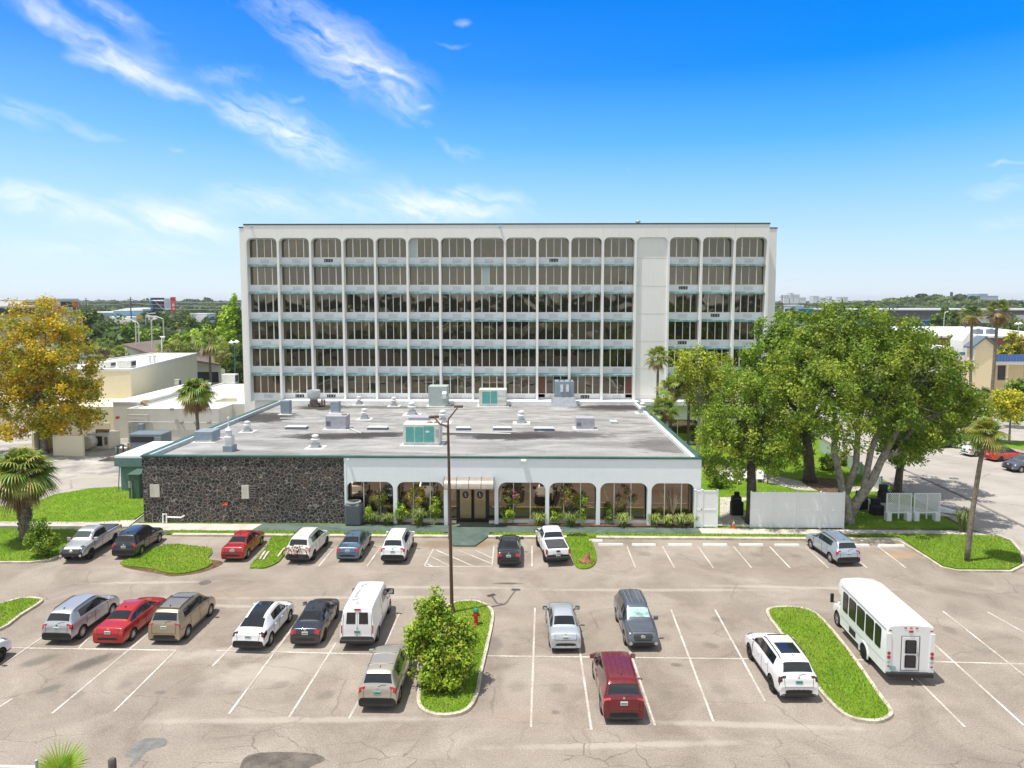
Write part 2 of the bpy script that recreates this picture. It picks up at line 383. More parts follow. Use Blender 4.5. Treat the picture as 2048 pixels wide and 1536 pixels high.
# island with the shrub, island by the bus, patches broken into the asphalt
isl1 = smooth_poly(gp((837, 1400), (848, 1340), (868, 1270), (890, 1222), (910, 1208), (950, 1205), (976, 1216), (985, 1235), (975, 1290), (962, 1345), (952, 1395), (930, 1425), (885, 1434), (848, 1424)), 4)
grass('grass_island', isl1, .12); kerb(isl1, True)
isl2 = smooth_poly(gp((1537, 1222), (1560, 1217), (1600, 1219), (1634, 1232), (1680, 1283), (1720, 1337), (1755, 1388), (1779, 1422), (1778, 1436), (1750, 1446), (1700, 1438), (1665, 1412), (1630, 1370), (1590, 1310), (1556, 1260), (1538, 1236)), 3)
grass('grass_island', isl2, .12); kerb(isl2, True)
patch = smooth_poly(gp((240, 1128), (262, 1118), (300, 1100), (345, 1090), (390, 1094), (420, 1098), (424, 1108), (416, 1118), (424, 1128), (400, 1141), (350, 1149), (300, 1138), (262, 1134)), 3)
grass('grass_patch', patch, .09)
patch2 = smooth_poly(gp((243, 1133), (320, 1148), (345, 1153), (400, 1146), (446, 1128), (430, 1120), (380, 1120), (300, 1122)), 3)
sheet('bare_soil', patch2, .006, mulch)
patch3 = smooth_poly(gp((500, 1134), (530, 1100), (548, 1073), (592, 1070), (600, 1080), (572, 1108), (556, 1126), (530, 1137), (510, 1137)), 3)
grass('grass_patch', patch3, .1)
patch4 = smooth_poly(gp((1133, 1073), (1170, 1070), (1186, 1090), (1193, 1120), (1180, 1137), (1155, 1137), (1146, 1120), (1136, 1095)), 3)
grass('grass_patch', patch4, .1)
# verge between kerb and walk; the green painted walk and its bulge at the doors
YB = 54.1
def gy(py): return G(1000, py).y
vy0, vy1 = KY+.1, gy(1067)
xl = G(325, 1075).x; xr = G(888, 1072).x
grass('grass_verge', [(xl, vy0), (G(885, 1080).x, vy0), (G(890, 1074).x, vy1-.3), (G(882, 1067).x, vy1), (xl, vy1)], .1)
grass('grass_verge', [(G(990, 1078).x, vy0), (G(1715, 1080).x, vy0), (G(1715, 1069).x, vy1), (G(985, 1068).x, vy1)], .1)
kerb([(G(325, 1085).x, KY-.06), (G(893, 1085).x, KY-.06)], w_=.42, h=.15); kerb([(G(975, 1085).x, KY-.06), (G(1135, 1085).x, KY-.06)], w_=.42, h=.15); kerb([(G(1195, 1085).x, KY-.06), (G(1800, 1085).x, KY-.06)], w_=.42, h=.15)
sheet('pavement', [(G(288, 1060).x-1.5, vy1+.012), (G(506, 1060).x, vy1+.012), (G(520, 1060).x, gy(1053)), (G(288, 1060).x-1.5, gy(1053))], .09, concrete, .1)
sheet('green_walk', [(G(506, 1060).x+.01, vy1+.012), (G(895, 1070).x, vy1+.012), (G(893, 1080).x, KY-.05), (G(906, 1095).x, gy(1094)), (G(950, 1095).x, gy(1094)), (G(975, 1080).x, KY-.05), (G(980, 1068).x, vy1+.012), (G(1402, 1068).x, vy1+.012), (G(1392, 1056).x, gy(1056)), (G(520, 1054).x+.01, gy(1052))], .1, greenwalk, .11)
sheet('pavement', [(G(1403, 1068).x, vy1+.012), (G(1715, 1068).x, vy1+.012), (G(1990, 1072).x, gy(1070)), (G(1930, 1060).x, gy(1058)), (G(1720, 1058).x, gy(1057)), (G(1395, 1056).x, gy(1056))], .09, concrete, .1)
sheet('planting_bed', [(G(700, 1052).x, gy(1052)+.02), (G(886, 1052).x, gy(1052)+.02), (G(886, 1040).x, YB+.3), (G(700, 1040).x, YB+.3)], .12, mulch, .1)
sheet('planting_bed', [(G(990, 1054).x, gy(1053)), (G(1395, 1055).x, gy(1053)), (G(1395, 1040).x, YB+.3), (G(990, 1040).x, YB+.3)], .12, mulch, .1)
grass('grass_verge', [(G(288, 1050).x, gy(1052.5)), (G(668, 1052).x, gy(1052.5)), (G(668, 1040).x, YB-.02), (G(288, 1040).x, YB-.02)], .1)
grass('grass_bed', [(G(668, 1040).x+.01, gy(1052.5)), (-14.3, gy(1052.5)), (-14.3, YB-.02), (G(668, 1040).x+.01, YB-.02)], .09, dens=12)
# left lawn, walk and corner island
lawn = gp((0, 1048), (60, 1010), (110, 990), (180, 978), (235, 975), (288, 975), (288, 1026), (262, 1045), (180, 1050), (0, 1050))
lawn = [(-62, lawn[0][1])]+lawn[1:-1]+[(-62, lawn[-1][1]-.1)]
grass('lawn', lawn, .08, dens=25)
sheet('pavement', [(-62, gy(1061)), (G(150, 1060).x, gy(1060)), (G(250, 1060).x, gy(1060)), (G(288, 1060).x-1.55, gy(1060)), (G(288, 1028).x, gy(1028)), (G(263, 1046).x, gy(1046)), (G(180, 1051).x, gy(1051)), (-62, gy(1051.5))], .085, concrete, .1)
c1 = [(-62, gy(1062))]+gp((150, 1062), (152, 1085), (133, 1108), (100, 1122), (60, 1127))+[(-62, gy(1128))]
grass('grass_island', c1, .12, dens=35); kerb(gp((-120, 1127), (60, 1127), (100, 1122), (133, 1108), (152, 1085)))
c2 = smooth_poly(gp((-60, 1265), (0, 1261), (40, 1233), (82, 1206), (70, 1199), (40, 1200), (0, 1210), (-60, 1215)), 3)
grass('grass_island', c2, .12); kerb(c2, True)
# right corner island, lawn with oak, service drive and street
c3 = gp((1720, 1074), (1800, 1076), (1850, 1110), (1885, 1133), (1915, 1140), (2020, 1141), (2042, 1130), (2040, 1110), (2020, 1085), (1990, 1074), (1900, 1071), (1720, 1070))
grass('grass_island', c3, .12); kerb(gp((1720, 1085), (1800, 1085), (1850, 1115), (1883, 1137), (1915, 1144), (2022, 1145), (2048, 1132), (2044, 1108), (2022, 1083), (1992, 1072)))
lawnr = [(14.3, gy(1055.5))]+gp((1700, 1056), (1925, 1057), (1850, 1015), (1780, 975), (1700, 920), (1640, 880), (1600, 855), (1560, 850))+[(32, 86), (14.3, 86)]
grass('lawn', lawnr, .06, .07, dens=14)
sheet('garden_path', gp((1405, 931), (1480, 935), (1560, 955), (1640, 972), (1760, 975), (1790, 985), (1700, 984), (1600, 982), (1530, 965), (1470, 948), (1405, 938)), .075, concrete, .02)
sheet('garden_path', gp((1432, 1054), (1500, 1055), (1480, 1035), (1465, 1010), (1500, 1000), (1560, 998), (1560, 1003), (1640, 1000), (1640, 996), (1440, 996), (1440, 1030)), .077, concrete, .02)
sheet('garden_path', gp((1700, 1020), (1780, 1025), (1900, 1035), (1890, 1028), (1790, 1008), (1740, 1000), (1700, 1002)), .074, concrete, .02)
sheet('mulch_bed', smooth_poly(gp((1600, 960), (1660, 958), (1700, 975), (1690, 990), (1640, 985)), 3), .078, mulch)
sheet('street', [(60, 40), (60, 52)]+gp((2044, 1135), (2015, 1080), (1940, 1058), (1860, 1015), (1800, 980), (1730, 935), (1660, 885), (1600, 850))+[(40, 88), (60, 160), (160, 160), (160, 40)], .003, roadm)
m = MB(); strip(m, gp((1727, 905), (1820, 945), (1938, 999), (2047, 1053), (2120, 1090)), .3, -.01, .05); struct(m.build('kerb', M('gutter_mat', (.2, .18, .16), .9, var=.3)))
sheet('service_yard', [(-62, gy(1047))]+gp((60, 1009), (110, 989), (180, 977), (235, 974), (288, 974))+[(-30.9, 62), (-30.9, 86), (-36, 110), (-120, 110), (-120, gy(1047))], .002, darkroad)
sheet('yard_concrete', gp((0, 1048), (60, 1009), (110, 989), (180, 977), (288, 974), (288, 955), (180, 950), (110, 962), (0, 1010)), .008, roadm)
# ---------------------------------------------------------------- painted lines and wheel stops
NL = [0]
def line(a, b, w_=.1):
    NL[0] += 1; z = .006+(NL[0]*7 % 11)*.0016
    p, q = G(*a), G(*b); m = MB(); strip(m, [p, q], w_, .002, z); return struct(m.build('parking_line', WLINE))
for a, b in (((1070, 1216), (1062, 1455)), ((1147, 1216), (1183, 1460)), ((1232, 1218), (1310, 1452)), ((1342, 1219), (1427, 1444)), ((1430, 1219), (1530, 1402)),
             ((1886, 1223), (2110, 1400)), ((1975, 1224), (2110, 1300)), ((1866, 1286), (2048, 1451)), ((1800, 1325), (1930, 1455)),
             ((975, 1312), (1497, 1318)), ((1703, 1319), (2120, 1330)),
             ((15, 1296), (353, 1301)), ((432, 1301), (760, 1309)), ((86, 1274), (-40, 1362)), ((25, 1398), (-20, 1425)), ((320, 1248), (104, 1427)), ((353, 1300), (228, 1424)), ((190, 1262), (158, 1296)),
             ((465, 1291), (425, 1332)), ((590, 1250), (458, 1428)), ((672, 1286), (578, 1435)), ((735, 1370), (697, 1438)), ((800, 1225), (770, 1290)),
             ((666, 1098), (638, 1132)), ((763, 1092), (734, 1133)), ((867, 1098), (849, 1132)), ((849, 1133), (984, 1133)), ((988, 1092), (984, 1133)), ((872, 1100), (948, 1133)), ((862, 1113), (902, 1133)), ((916, 1100), (984, 1128)), ((952, 1101), (986, 1117)), ((855, 1128), (866, 1133)),
             ((1064, 1092), (1064, 1133)), ((556, 1086), (505, 1134))):
    line(a, b)
for k_, (t0, t1) in enumerate(((1254, 1271), (1325, 1349), (1396, 1427), (1467, 1503), (1539, 1580), (1611, 1657), (1683, 1734), (1756, 1812))):
    line((t0, 1093), (t1, 1136), .1)
WS = M('wheel_stop_mat', (.78, .77, .74), .85, var=.1, bump=.004)
stops = [(1178, 1205, 1081), (1197, 1246, 1088.5), (1264, 1311, 1089), (1336, 1384, 1089), (1406, 1454, 1089), (1478, 1526, 1089), (1549, 1598, 1089.5), (1706, 1738, 1090), (1756, 1808, 1091)]
sdesc = ['short worn concrete wheel stop beside the grass patch with the stump']+['concrete wheel stop, %s of the long right-hand row, against the kerb' % ORD[i] for i in range(6)]+['concrete wheel stop just right of the pale silver crossover', 'concrete wheel stop at the far right end by the grass corner']
for i, (a, b_, y) in enumerate(stops):
    p, q = G(a, y+2), G(b_, y+2); L = (q-p).length
    mb = MB(); T = Matrix.Translation((p+q)/2)@Matrix.Rotation(math.atan2(q.y-p.y, q.x-p.x), 4, 'Z')
    mb.loft([[(x, -.08, 0), (x, .08, 0), (x, .055, .13-e), (x, -.055, .13-e)] for x, e in ((-L/2, .02), (-L/2+.03, 0), (L/2-.03, 0), (L/2, .02))], True, True, T)
    tag(mb.build('wheel_stop', WS), sdesc[i], 'wheel stop', 'wheel stops along the front kerb')
# puddles and patches in the cracked lane
wet = M('puddle_mat', (.075, .075, .075), .35, var=.4, scale=2, spec=.5)
sheet('puddle', smooth_poly(gp((262, 1497), (276, 1484), (300, 1476), (332, 1478), (330, 1492), (300, 1500), (285, 1512), (270, 1530), (258, 1534), (268, 1516), (250, 1512)), 3), .005, M('tar_patch', (.17, .17, .165), .85, var=.25, scale=3))
sheet('puddle', smooth_poly(gp((498, 1510), (560, 1504), (630, 1508), (650, 1520), (620, 1535), (600, 1560), (480, 1570), (480, 1535)), 3), .005, M('wet_soil', (.13, .11, .09), .6, var=.45, scale=1.5))
mh = MB(); g = G(410, 1165); mh.lathe([(.36, 0), (.36, .012), (.30, .014), (.0, .014)], 24, Matrix.Translation(g)); tag(mh.build('manhole_cover', M('iron', (.13, .11, .1), .7, var=.3)), 'round iron manhole cover in the lane behind the tan minivan', 'manhole cover')
# ================================================================ materials for buildings
def glass_mat(name, col, metal=.9, rough=.03, wav=.012, ws=.7, spec=.5):
    """tinted mirror glazing whose panes are slightly wavy"""
    m, t, b = newmat(name)
    oi = t.new('ShaderNodeObjectInfo'); pos = t.new('ShaderNodeNewGeometry').outputs['Position']
    v = t.vmath('ADD', t.vmath('MULTIPLY', pos, (1, .2, .8)), t.new('ShaderNodeCombineXYZ', {0: t.math('MULTIPLY', oi.outputs['Random'], 31)}).outputs[0])
    h = t.noise(v, ws, 2, .4, .3)
    bn = t.new('ShaderNodeBump', {'Strength': 1., 'Distance': wav, 'Height': h}); t.l.new(bn.outputs[0], b.inputs['Normal'])
    c = t.mix(t.mapr(oi.outputs['Random'], 0, 1, 0, .35), col, tuple(q*.6 for q in col))
    t.l.new(c, b.inputs['Base Color']); b.inputs['Metallic'].default_value = metal; b.inputs['Roughness'].default_value = rough
    b.inputs['Specular IOR Level'].default_value = spec
    return m
bronze = glass_mat('bronze_glass', (.178, .155, .118), wav=.06, ws=.33)
bronze_low = glass_mat('shopfront_glass', (.24, .19, .14), wav=.004, rough=.02)
pale_glass = M('blind_glass', (.48, .56, .54), .2, var=.05)
towerw = M('tower_paint', (.80, .79, .77), .8, var=.035, scale=.35, streak=.5)
spandrelm = M('spandrel_shade_tint', (.83, .85, .87), .7, var=.05, scale=.8, streak=.4)  # bluish cast of the shaded recesses put into the spandrel colour
whitef = M('white_frame', (.86, .86, .84), .5, var=.04)
tealm = M('teal_awning', (.22, .36, .36), .55, var=.45, scale=1.6)
greenm = M('green_trim', (.045, .125, .105), .5, var=.25, scale=.7)
darkm = M('dark_interior', (.012, .011, .01), .8, var=0)
blackm = M('black_metal', (.015, .015, .016), .45, var=.1)
acm = M('ac_grille', (.70, .71, .72), .5, var=.05)
stucco = M('white_stucco', (.80, .84, .88), .85, var=.035, scale=.6, bump=.004, streak=.3)

# ================================================================ the six-storey tower
TY = 86.; GYW = TY+.9                     # front of the frame, plane of the glass
X0, X1 = Wp(487, 449, TY).x, Wp(1540, 449, TY).x
ZT = Wp(1000, 449.3, TY).z
NB = 16; PITCH = (X1-X0-.3)/NB; PW = .26; PD = .62
tw = thing('hotel_tower', 'long white six-storey hotel block with bronze windows and teal ledges behind the flat roof', 'building', ((X0+X1)/2, TY, 0))
def tl(p): return (p[0]-(X0+X1)/2, p[1]-TY, p[2])
def TB(m, a, b): m.box(tl(a), tl(b)); return m
ztop_open = Wp(1000, 475, TY).z
pit_z = 54.55*(Wp(0, 0, TY).y/FPX)
zgb = [Wp(700, 514.8, GYW).z-i*3.43 for i in range(6)]; GHT = 2.27
wall = MB()
TB(wall, (X0+.3, TY+1.2, 0), (X1-.3, TY+14, ZT-.35))
TB(wall, (X0-1.55, TY+2.4, 0), (X0+.3, TY+14, Wp(480, 456, TY+2.4).z)); TB(wall, (X1-.3, TY+2.4, 0), (X1+1.75, TY+14, Wp(1550, 457, TY+2.4).z))
TB(wall, (X0+1.2, TY+1.5, 0), (X1, TY+5, 4))
wall.build('wall', towerw, tw)
cp_ = MB(); TB(cp_, (X0-1.6, TY+2.35, Wp(480, 456, TY+2.4).z), (X0-.02, TY+14, Wp(480, 456, TY+2.4).z+.14)); TB(cp_, (X1+.02, TY+2.35, Wp(1550, 457, TY+2.4).z), (X1+1.8, TY+14, Wp(1550, 457, TY+2.4).z+.14))
TB(cp_, (X0-.04, TY-.05, ZT), (X1+.04, TY+13, ZT+.16)); cp_.build('coping', M('dark_coping', (.03, .07, .06), .5, var=.2), tw)
# frame: parapet band with round-shouldered openings, as one extruded outline
fr = MB(); r_ = .62
def bayx(i): return X0+.15+i*PITCH
for i in range(NB):
    xa, xb = bayx(i), bayx(i+1); oa, ob = xa+PW/2, xb-PW/2
    arc = [(oa+r_-r_*math.cos(a), ztop_open-r_+r_*math.sin(a)) for a in [R(q) for q in (0, 18, 36, 54, 72, 90)]]
    arc2 = [(ob-r_+r_*math.cos(a), ztop_open-r_+r_*math.sin(a)) for a in [R(q) for q in (90, 72, 54, 36, 18, 0)]]
    pts = arc+arc2; top = [(x, ZT) for x, z in pts]; top[0] = (xa, ZT); top[-1] = (xb, ZT)
    # front skin as quads from the opening's edge up to the parapet top, soffit as quads going back
    A = [tl((x, TY, z)) for x, z in pts]; B = [tl((x, TY, z)) for x, z in top]; Cc = [tl((x, TY+PD+.28, z)) for x, z in pts]
    n = len(A); o = fr.v.__len__(); fr.v += A+B+Cc
    for q in range(n-1):
        fr.f.append((o+q, o+q+1, o+n+q+1, o+n+q)); fr.f.append((o+q+1, o+q, o+2*n+q, o+2*n+q+1)); fr.mi += [0, 0]
    fr.add([tl((xa, TY, ztop_open-r_)), tl((oa, TY, ztop_open-r_)), tl((xa, TY, ZT))], [(0, 1, 2)])
    fr.add([tl((ob, TY, ztop_open-r_)), tl((xb, TY, ztop_open-r_)), tl((xb, TY, ZT))], [(0, 1, 2)])
TB(fr, (X0, TY, 5.2), (X0+.15, TY+PD+.6, ZT)); TB(fr, (X1-.15, TY, 0), (X1, TY+PD+.6, ZT))
TB(fr, (X0+.15, TY+.93, ztop_open+.01), (X1-.15, TY+1.3, ZT)); TB(fr, (X0+.02, TY+.02, ZT-.25), (X1-.02, TY+1.3, ZT-.02))
fr.build('facade_frame', towerw, tw)
for i in range(NB+1):
    x = bayx(i); pr = MB()
    TB(pr, (x-PW/2, TY+.004, 5.2 if x < 14 else 4.4), (x+PW/2, TY+.95, ztop_open-r_+.002))
    pr.build('pier', towerw, tw)
# parts that repeat: window, spandrel with grille, teal awning
def win_mesh(kind):
    g = MB(); fm = MB(); bw = PITCH-PW
    xs = [0, bw*.262, bw*.51, bw*.755, bw] if kind != 'b' else [0, bw*.24, bw*.72, bw]
    for a, b in zip(xs[:-1], xs[1:]): g.box((a+.03, .05, 0), (b-.03, .07, GHT))
    fm.box((0, -.02, GHT), (bw, .06, GHT+.07)); fm.box((0, -.02, -.07), (bw, .06, 0))
    for q, x in enumerate(xs):
        w_ = .055 if q in (1, 3) else .03
        if kind == 'b': w_ = .03
        fm.box((x-(w_ if q else 0), -.05, 0), (x+(w_ if q < len(xs)-1 else 0), .055, GHT))
    if kind != 'b': fm.box((xs[1], -.06, -.12), (xs[3], .05, -.0)); fm.box((xs[1], -.06, GHT-.0), (xs[3], .05, GHT+.06))
    return g, fm
def meshof(mb, name, mat):
    me = bpy.data.meshes.new(name); me.from_pydata(mb.v, [], mb.f); me.materials.append(mat); me.update(); return me
ga, fa = win_mesh('a'); WG, WF = meshof(ga, 'window', bronze), meshof(fa, 'window_frame', whitef)
gb, fb = win_mesh('b'); WGb, WFb = meshof(gb, 'window', bronze), meshof(fb, 'window_frame', whitef)
bw = PITCH-PW
sm = MB(); sm.box((0, 0, -.99), (bw, .06, -.07)); [sm.box((x, -.012, -.99), (x+.02, .01, -.07)) for x in (bw*.255, bw*.745)]; SPM = meshof(sm, 'spandrel', spandrelm)
gm = MB(); gm.box((bw*.36, -.06, -.62), (bw*.65, .0, -.2)); [gm.box((bw*.37, -.075, -.6+q*.055), (bw*.64, -.06, -.58+q*.055)) for q in range(7)]; ACM_ = meshof(gm, 'ac_unit', acm)
gm2 = MB(); gm2.box((bw*.36, -.02, -.62), (bw*.65, .0, -.2)); DK = meshof(gm2, 'ac_unit', M('ac_dark', (.03, .03, .035), .5, var=.3))
gm3 = MB(); [gm3.box((bw*(.40+q*.09), -.03, -.56), (bw*(.40+q*.09)+.05, -.02, -.26)) for q in range(3)]; gm3.box((bw*.36, -.03, -.62), (bw*.65, -.021, -.58)); DKF = meshof(gm3, 'ac_frame', acm)
am = MB(); am.loft([[(x, .0, -.86), (x, -.60, -.93), (x, -.64, -.95), (x, -.64, -1.17), (x, -.6, -1.17), (x, -.58, -1.05), (x, 0, -1.0)] for x in (0, bw)], True, True)
AWM = meshof(am, 'teal_ledge', tealm)
darkset = {(0, 2), (1, 13), (0, 9), (2, 14), (3, 13), (5, 1), (5, 2), (5, 10)}
for fl in range(6):
    for i in range(NB):
        if i == 12: continue
        x = bayx(i)+PW/2; loc = Vector(tl((x, GYW, zgb[fl])))
        kb = (fl, i) == (0, 7)
        wdw = link('window', WGb if kb else WG, tw, loc); link('frame', WFb if kb else WF, wdw)
        if (fl, i) in ((0, 5), (1, 7)):
            q = 0 if fl == 0 else 1; bm_ = MB(); xa = (.0, .262)[q]*bw; bm_.box((xa+.05, .03, .02), (xa+bw*.24, .045, GHT-.02)); bm_.build('blind', pale_glass, wdw)
        sp_ = link('spandrel', SPM, tw, loc); 
        if (fl, i) in darkset: a_ = link('ac_unit', DK, sp_); DKo = link('ac_frame', DKF, sp_)
        else: link('ac_unit', ACM_, sp_)
        if fl < 5: link('teal_ledge', AWM, tw, loc)
for x in (9, 11):
    dd = MB(); xx = bayx(x)+PW/2+(.04 if x == 9 else bw*.78); TB(dd, (xx, GYW-.0, zgb[5]-.5), (xx+.82, GYW+.04, zgb[5]+GHT-.15)); dd.build('brown_door', M('brown_door_mat', (.16, .05, .03), .5, var=.2), tw)
bl = MB(); xa, xb = bayx(12)+PW/2, bayx(13)-PW/2
TB(bl, (xa, TY+.25, 4.4), (xb, TY+.9, ztop_open-.0)); bl.build('blank_panel', towerw, tw)
jl = MB()
for q in range(6): TB(jl, (xa, TY+.238, ztop_open-2.55-q*3.43), (xb, TY+.252, ztop_open-2.52-q*3.43))
for q in range(3):
    TB(jl, (X0+4+q*.001, TY-.003, 0), (X0+4, TY, 0.001))
for q in range(1, 16, 2): TB(jl, (bayx(q)-.01, TY-.006, ztop_open+.3), (bayx(q)+.01, TY+.002, ZT-.05))
jl.build('panel_joint', M('joint', (.55, .54, .52), .8, var=.1), tw)
sc_ = MB(); TB(sc_, (Wp(1000, 452, TY).x-.12, TY-.3, ZT-.35), (Wp(1000, 452, TY).x+.12, TY-.002, ZT-.12)); TB(sc_, (X0+.9, TY-.28, ZT-.3), (X0+1.1, TY-.002, ZT-.12)); sc_.build('scupper', M('scupper_blue', (.35, .55, .7), .5), tw)
rv_ = MB(); g = Wp(1276, 447, TY+5); rv_.lathe([(.16, ZT-.3), (.16, g.z+.1), (.34, g.z+.15), (.34, g.z+.3), (.2, g.z+.45), (0, g.z+.5)], 14, Matrix.Translation(tl((g.x, g.y, 0)))); rv_.build('roof_vent', M('galvanised', (.5, .52, .54), .35, .6, var=.15), tw, smooth=40)
# ground floor arcade at the right foot of the tower
po = MB(); px0 = 14.4; pz = Wp(1330, 803, TY-1.6).z
TB(po, (px0, TY-1.6, pz-.5), (X1+.9, TY-.01, pz)); po.build('canopy_slab', towerw, tw)
ar = MB(); zt_ = 3.25; pit2 = 4.05; nb2 = 5; xs0 = Wp(1337, 860, TY-.8).x-.2-pit2
for i in range(nb2):
    xa, xb = xs0+i*pit2, xs0+(i+1)*pit2; oa, ob = xa+.15, xb-.15; r2 = .6
    pts = [(oa, 0)]+[(oa+r2-r2*math.cos(R(q)), zt_-r2+r2*math.sin(R(q))) for q in (0, 22, 45, 68, 90)]+[(ob-r2+r2*math.cos(R(q)), zt_-r2+r2*math.sin(R(q))) for q in (90, 68, 45, 22, 0)]+[(ob, 0)]
    top = [(xa, 0)]+[(max(xa, min(xb, x)), pz-.5) for x, z in pts[1:-1]]+[(xb, 0)]; top[1] = (xa, pz-.5); top[-2] = (xb, pz-.5)
    n = len(pts); o = len(ar.v); ar.v += [tl((x, TY-.8, z)) for x, z in pts]+[tl((x, TY-.8, z)) for x, z in top]+[tl((x, TY-.4, z)) for x, z in pts]
    for q in range(n-1): ar.f += [(o+q, o+q+1, o+n+q+1, o+n+q), (o+q+1, o+q, o+2*n+q, o+2*n+q+1)]; ar.mi += [0, 0]
ar.build('arcade', towerw, tw)
gl = MB(); TB(gl, (xs0, TY-.2, .5), (X1, TY-.15, 3.4)); gl.build('ground_floor_glass', bronze_low, tw)
mu = MB(); [TB(mu, (xs0+.05+q*pit2/3, TY-.26, .4), (xs0+.12+q*pit2/3, TY-.2, 3.4)) for q in range(15)]; TB(mu, (xs0, TY-.3, 0), (X1, TY-.1, .45)); mu.build('mullion', whitef, tw)

# ================================================================ low front building
FX0, FXM, FX1, FZ = -30.85, -14.5, 13.96, 5.6
lb = thing('banquet_hall', 'low flat-roofed hall with lava stone wall, white arcade and green roof edge', 'building', (-8, YB, 0))
def ll(p): return (p[0]+8, p[1]-YB, p[2])
def LB(m, a, b): m.box(ll(a), ll(b)); return m
m_, t, b = newmat('lava_stone')
tc = t.new('ShaderNodeTexCoord').outputs['Object']; tc2 = t.vmath('MULTIPLY', tc, (1, 0, 1.05))
wv = t.vmath('ADD', tc2, t.scl(t.new('ShaderNodeTexNoise', {'Vector': tc2, 'Scale': 2.6, 'Detail': 3}).outputs['Color'], .34))
vo = t.new('ShaderNodeTexVoronoi', {'Vector': wv, 'Scale': 3.3, 'Randomness': 1.}, feature='DISTANCE_TO_EDGE')
vc = t.new('ShaderNodeTexVoronoi', {'Vector': wv, 'Scale': 3.3, 'Randomness': 1.})
big = t.noise(tc2, .8, 2, .5)
e = t.mapr(vo.outputs['Distance'], .022, .07)
cc = t.ramp(t.new('ShaderNodeSeparateColor', {0: vc.outputs['Color']}).outputs[0], [(.1, (.016, .015, .016)), (.45, (.036, .034, .034)), (.7, (.055, .046, .042)), (.88, (.085, .055, .038)), (1., (.055, .054, .056))])
nn = t.noise(tc, 22, 5, .7); cc = t.mix(1., cc, t.ramp(nn, [(.3, .45), (.7, 1.7)]), 'MULTIPLY')
cc = t.mix(e, t.mix(t.mapr(nn, .35, .65), (.27, .25, .22), (.48, .45, .41)), cc); t.l.new(cc, b.inputs['Base Color']); b.inputs['Roughness'].default_value = .75
bn = t.new('ShaderNodeBump', {'Strength': 1., 'Distance': .09, 'Height': t.math('ADD', t.math('MULTIPLY', e, .8), t.math('MULTIPLY', nn, .5))}); t.l.new(bn.outputs[0], b.inputs['Normal'])
lava = m_
m = MB(); LB(m, (FX0, YB, 0), (FXM, YB+.4, FZ-.13)); m.build('stone_wall', lava, lb)
m = MB(); LB(m, (FX0, YB+.4, 0), (FX0+.35, TY-.3, FZ-.1)); m.build('side_wall', M('teal_wall', (.16, .24, .26), .8, var=.12), lb)
m = MB(); LB(m, (FX1-.35, YB+.9, 0), (FX1, TY-.9, FZ-.1)); m.build('side_wall', stucco, lb)
# arcade wall with seven rounded bays
ap = (FX1-FXM)/7; zo = 3.52; m = MB(); rr = .62
for i in range(7):
    xa, xb = FXM+i*ap, FXM+(i+1)*ap; pw = .15; oa, ob = xa+pw, xb-pw
    if i == 6: ob = xb-.5
    pts = [(oa, 0)]+[(oa+rr-rr*math.cos(R(q)), zo-rr+rr*math.sin(R(q))) for q in (0, 12, 25, 40, 55, 68, 80, 90)]+[(ob-rr+rr*math.cos(R(q)), zo-rr+rr*math.sin(R(q))) for q in (90, 80, 68, 55, 40, 25, 12, 0)]+[(ob, 0)]
    top = [(xa, 0)]+[(x, FZ-.13) for x, z in pts[1:-1]]+[(xb, 0)]; top[1] = (xa, FZ-.13); top[-2] = (xb, FZ-.13)
    n = len(pts); o = len(m.v); m.v += [ll((x, YB, z)) for x, z in pts]+[ll((x, YB, z)) for x, z in top]+[ll((x, YB+.55, z)) for x, z in pts]
    for q in range(n-1): m.f += [(o+q, o+q+1, o+n+q+1, o+n+q), (o+q+1, o+q, o+2*n+q, o+2*n+q+1)]; m.mi += [0, 0]
LB(m, (FXM+.01, YB+.56, zo+.02), (FX1-.36, YB+.8, FZ-.14)); LB(m, (FXM-.0, YB-.03, 0), (FXM+.16, YB+.4, FZ-.14))
m.build('arcade_wall', stucco, lb)
soff = MB(); LB(soff, (FXM, YB+.555, zo), (FX1-.4, YB+.9, zo+.012)); soff.build('soffit', stucco, lb)
for i in range(7):
    xa, xb = FXM+i*ap, FXM+(i+1)*ap
    if i == 2: continue
    nm = 3; gwn = MB(); w3 = (xb-xa)/3
    for q in range(nm): LB(gwn, (xa+q*w3+.03, YB+.84, .32), (xa+(q+1)*w3-.03, YB+.86, zo-.01))
    gw = gwn.build('window', bronze_low, lb)
    fmm = MB()
    for q in range(nm+1): LB(fmm, (xa+q*w3-.035, YB+.8, .3), (xa+q*w3+.035, YB+.87, zo))
    LB(fmm, (xa+.02, YB+.55, 0), (xb-.02, YB+.85, .3)); fmm.build('frame', whitef, gw)
# doorway
xa, xb = FXM+2*ap, FXM+3*ap; cxd = (xa+xb)/2+.08
gwn = MB(); LB(gwn, (xa+.1, YB+.84, .2), (cxd-1.33, YB+.86, zo-.01)); gwn.build('side_light', bronze_low, lb); gwn = MB(); LB(gwn, (cxd+1.33, YB+.84, .2), (xb-.1, YB+.86, zo-.01)); gwn.build('side_light', bronze_low, lb)
gf = MB(); LB(gf, (xa+.05, YB+.55, 0), (cxd-1.33, YB+.83, .16)); LB(gf, (cxd+1.33, YB+.55, 0), (xb-.05, YB+.83, .16)); gf.build('sill', whitef, lb)
gf = MB(); LB(gf, (cxd-1.33, YB+.75, .0), (cxd-1.15, YB+.9, zo)); LB(gf, (cxd+1.15, YB+.75, 0), (cxd+1.33, YB+.9, zo)); LB(gf, (cxd-1.15, YB+.75, 2.95), (cxd+1.15, YB+.9, zo)); gf.build('door_frame', blackm, lb)
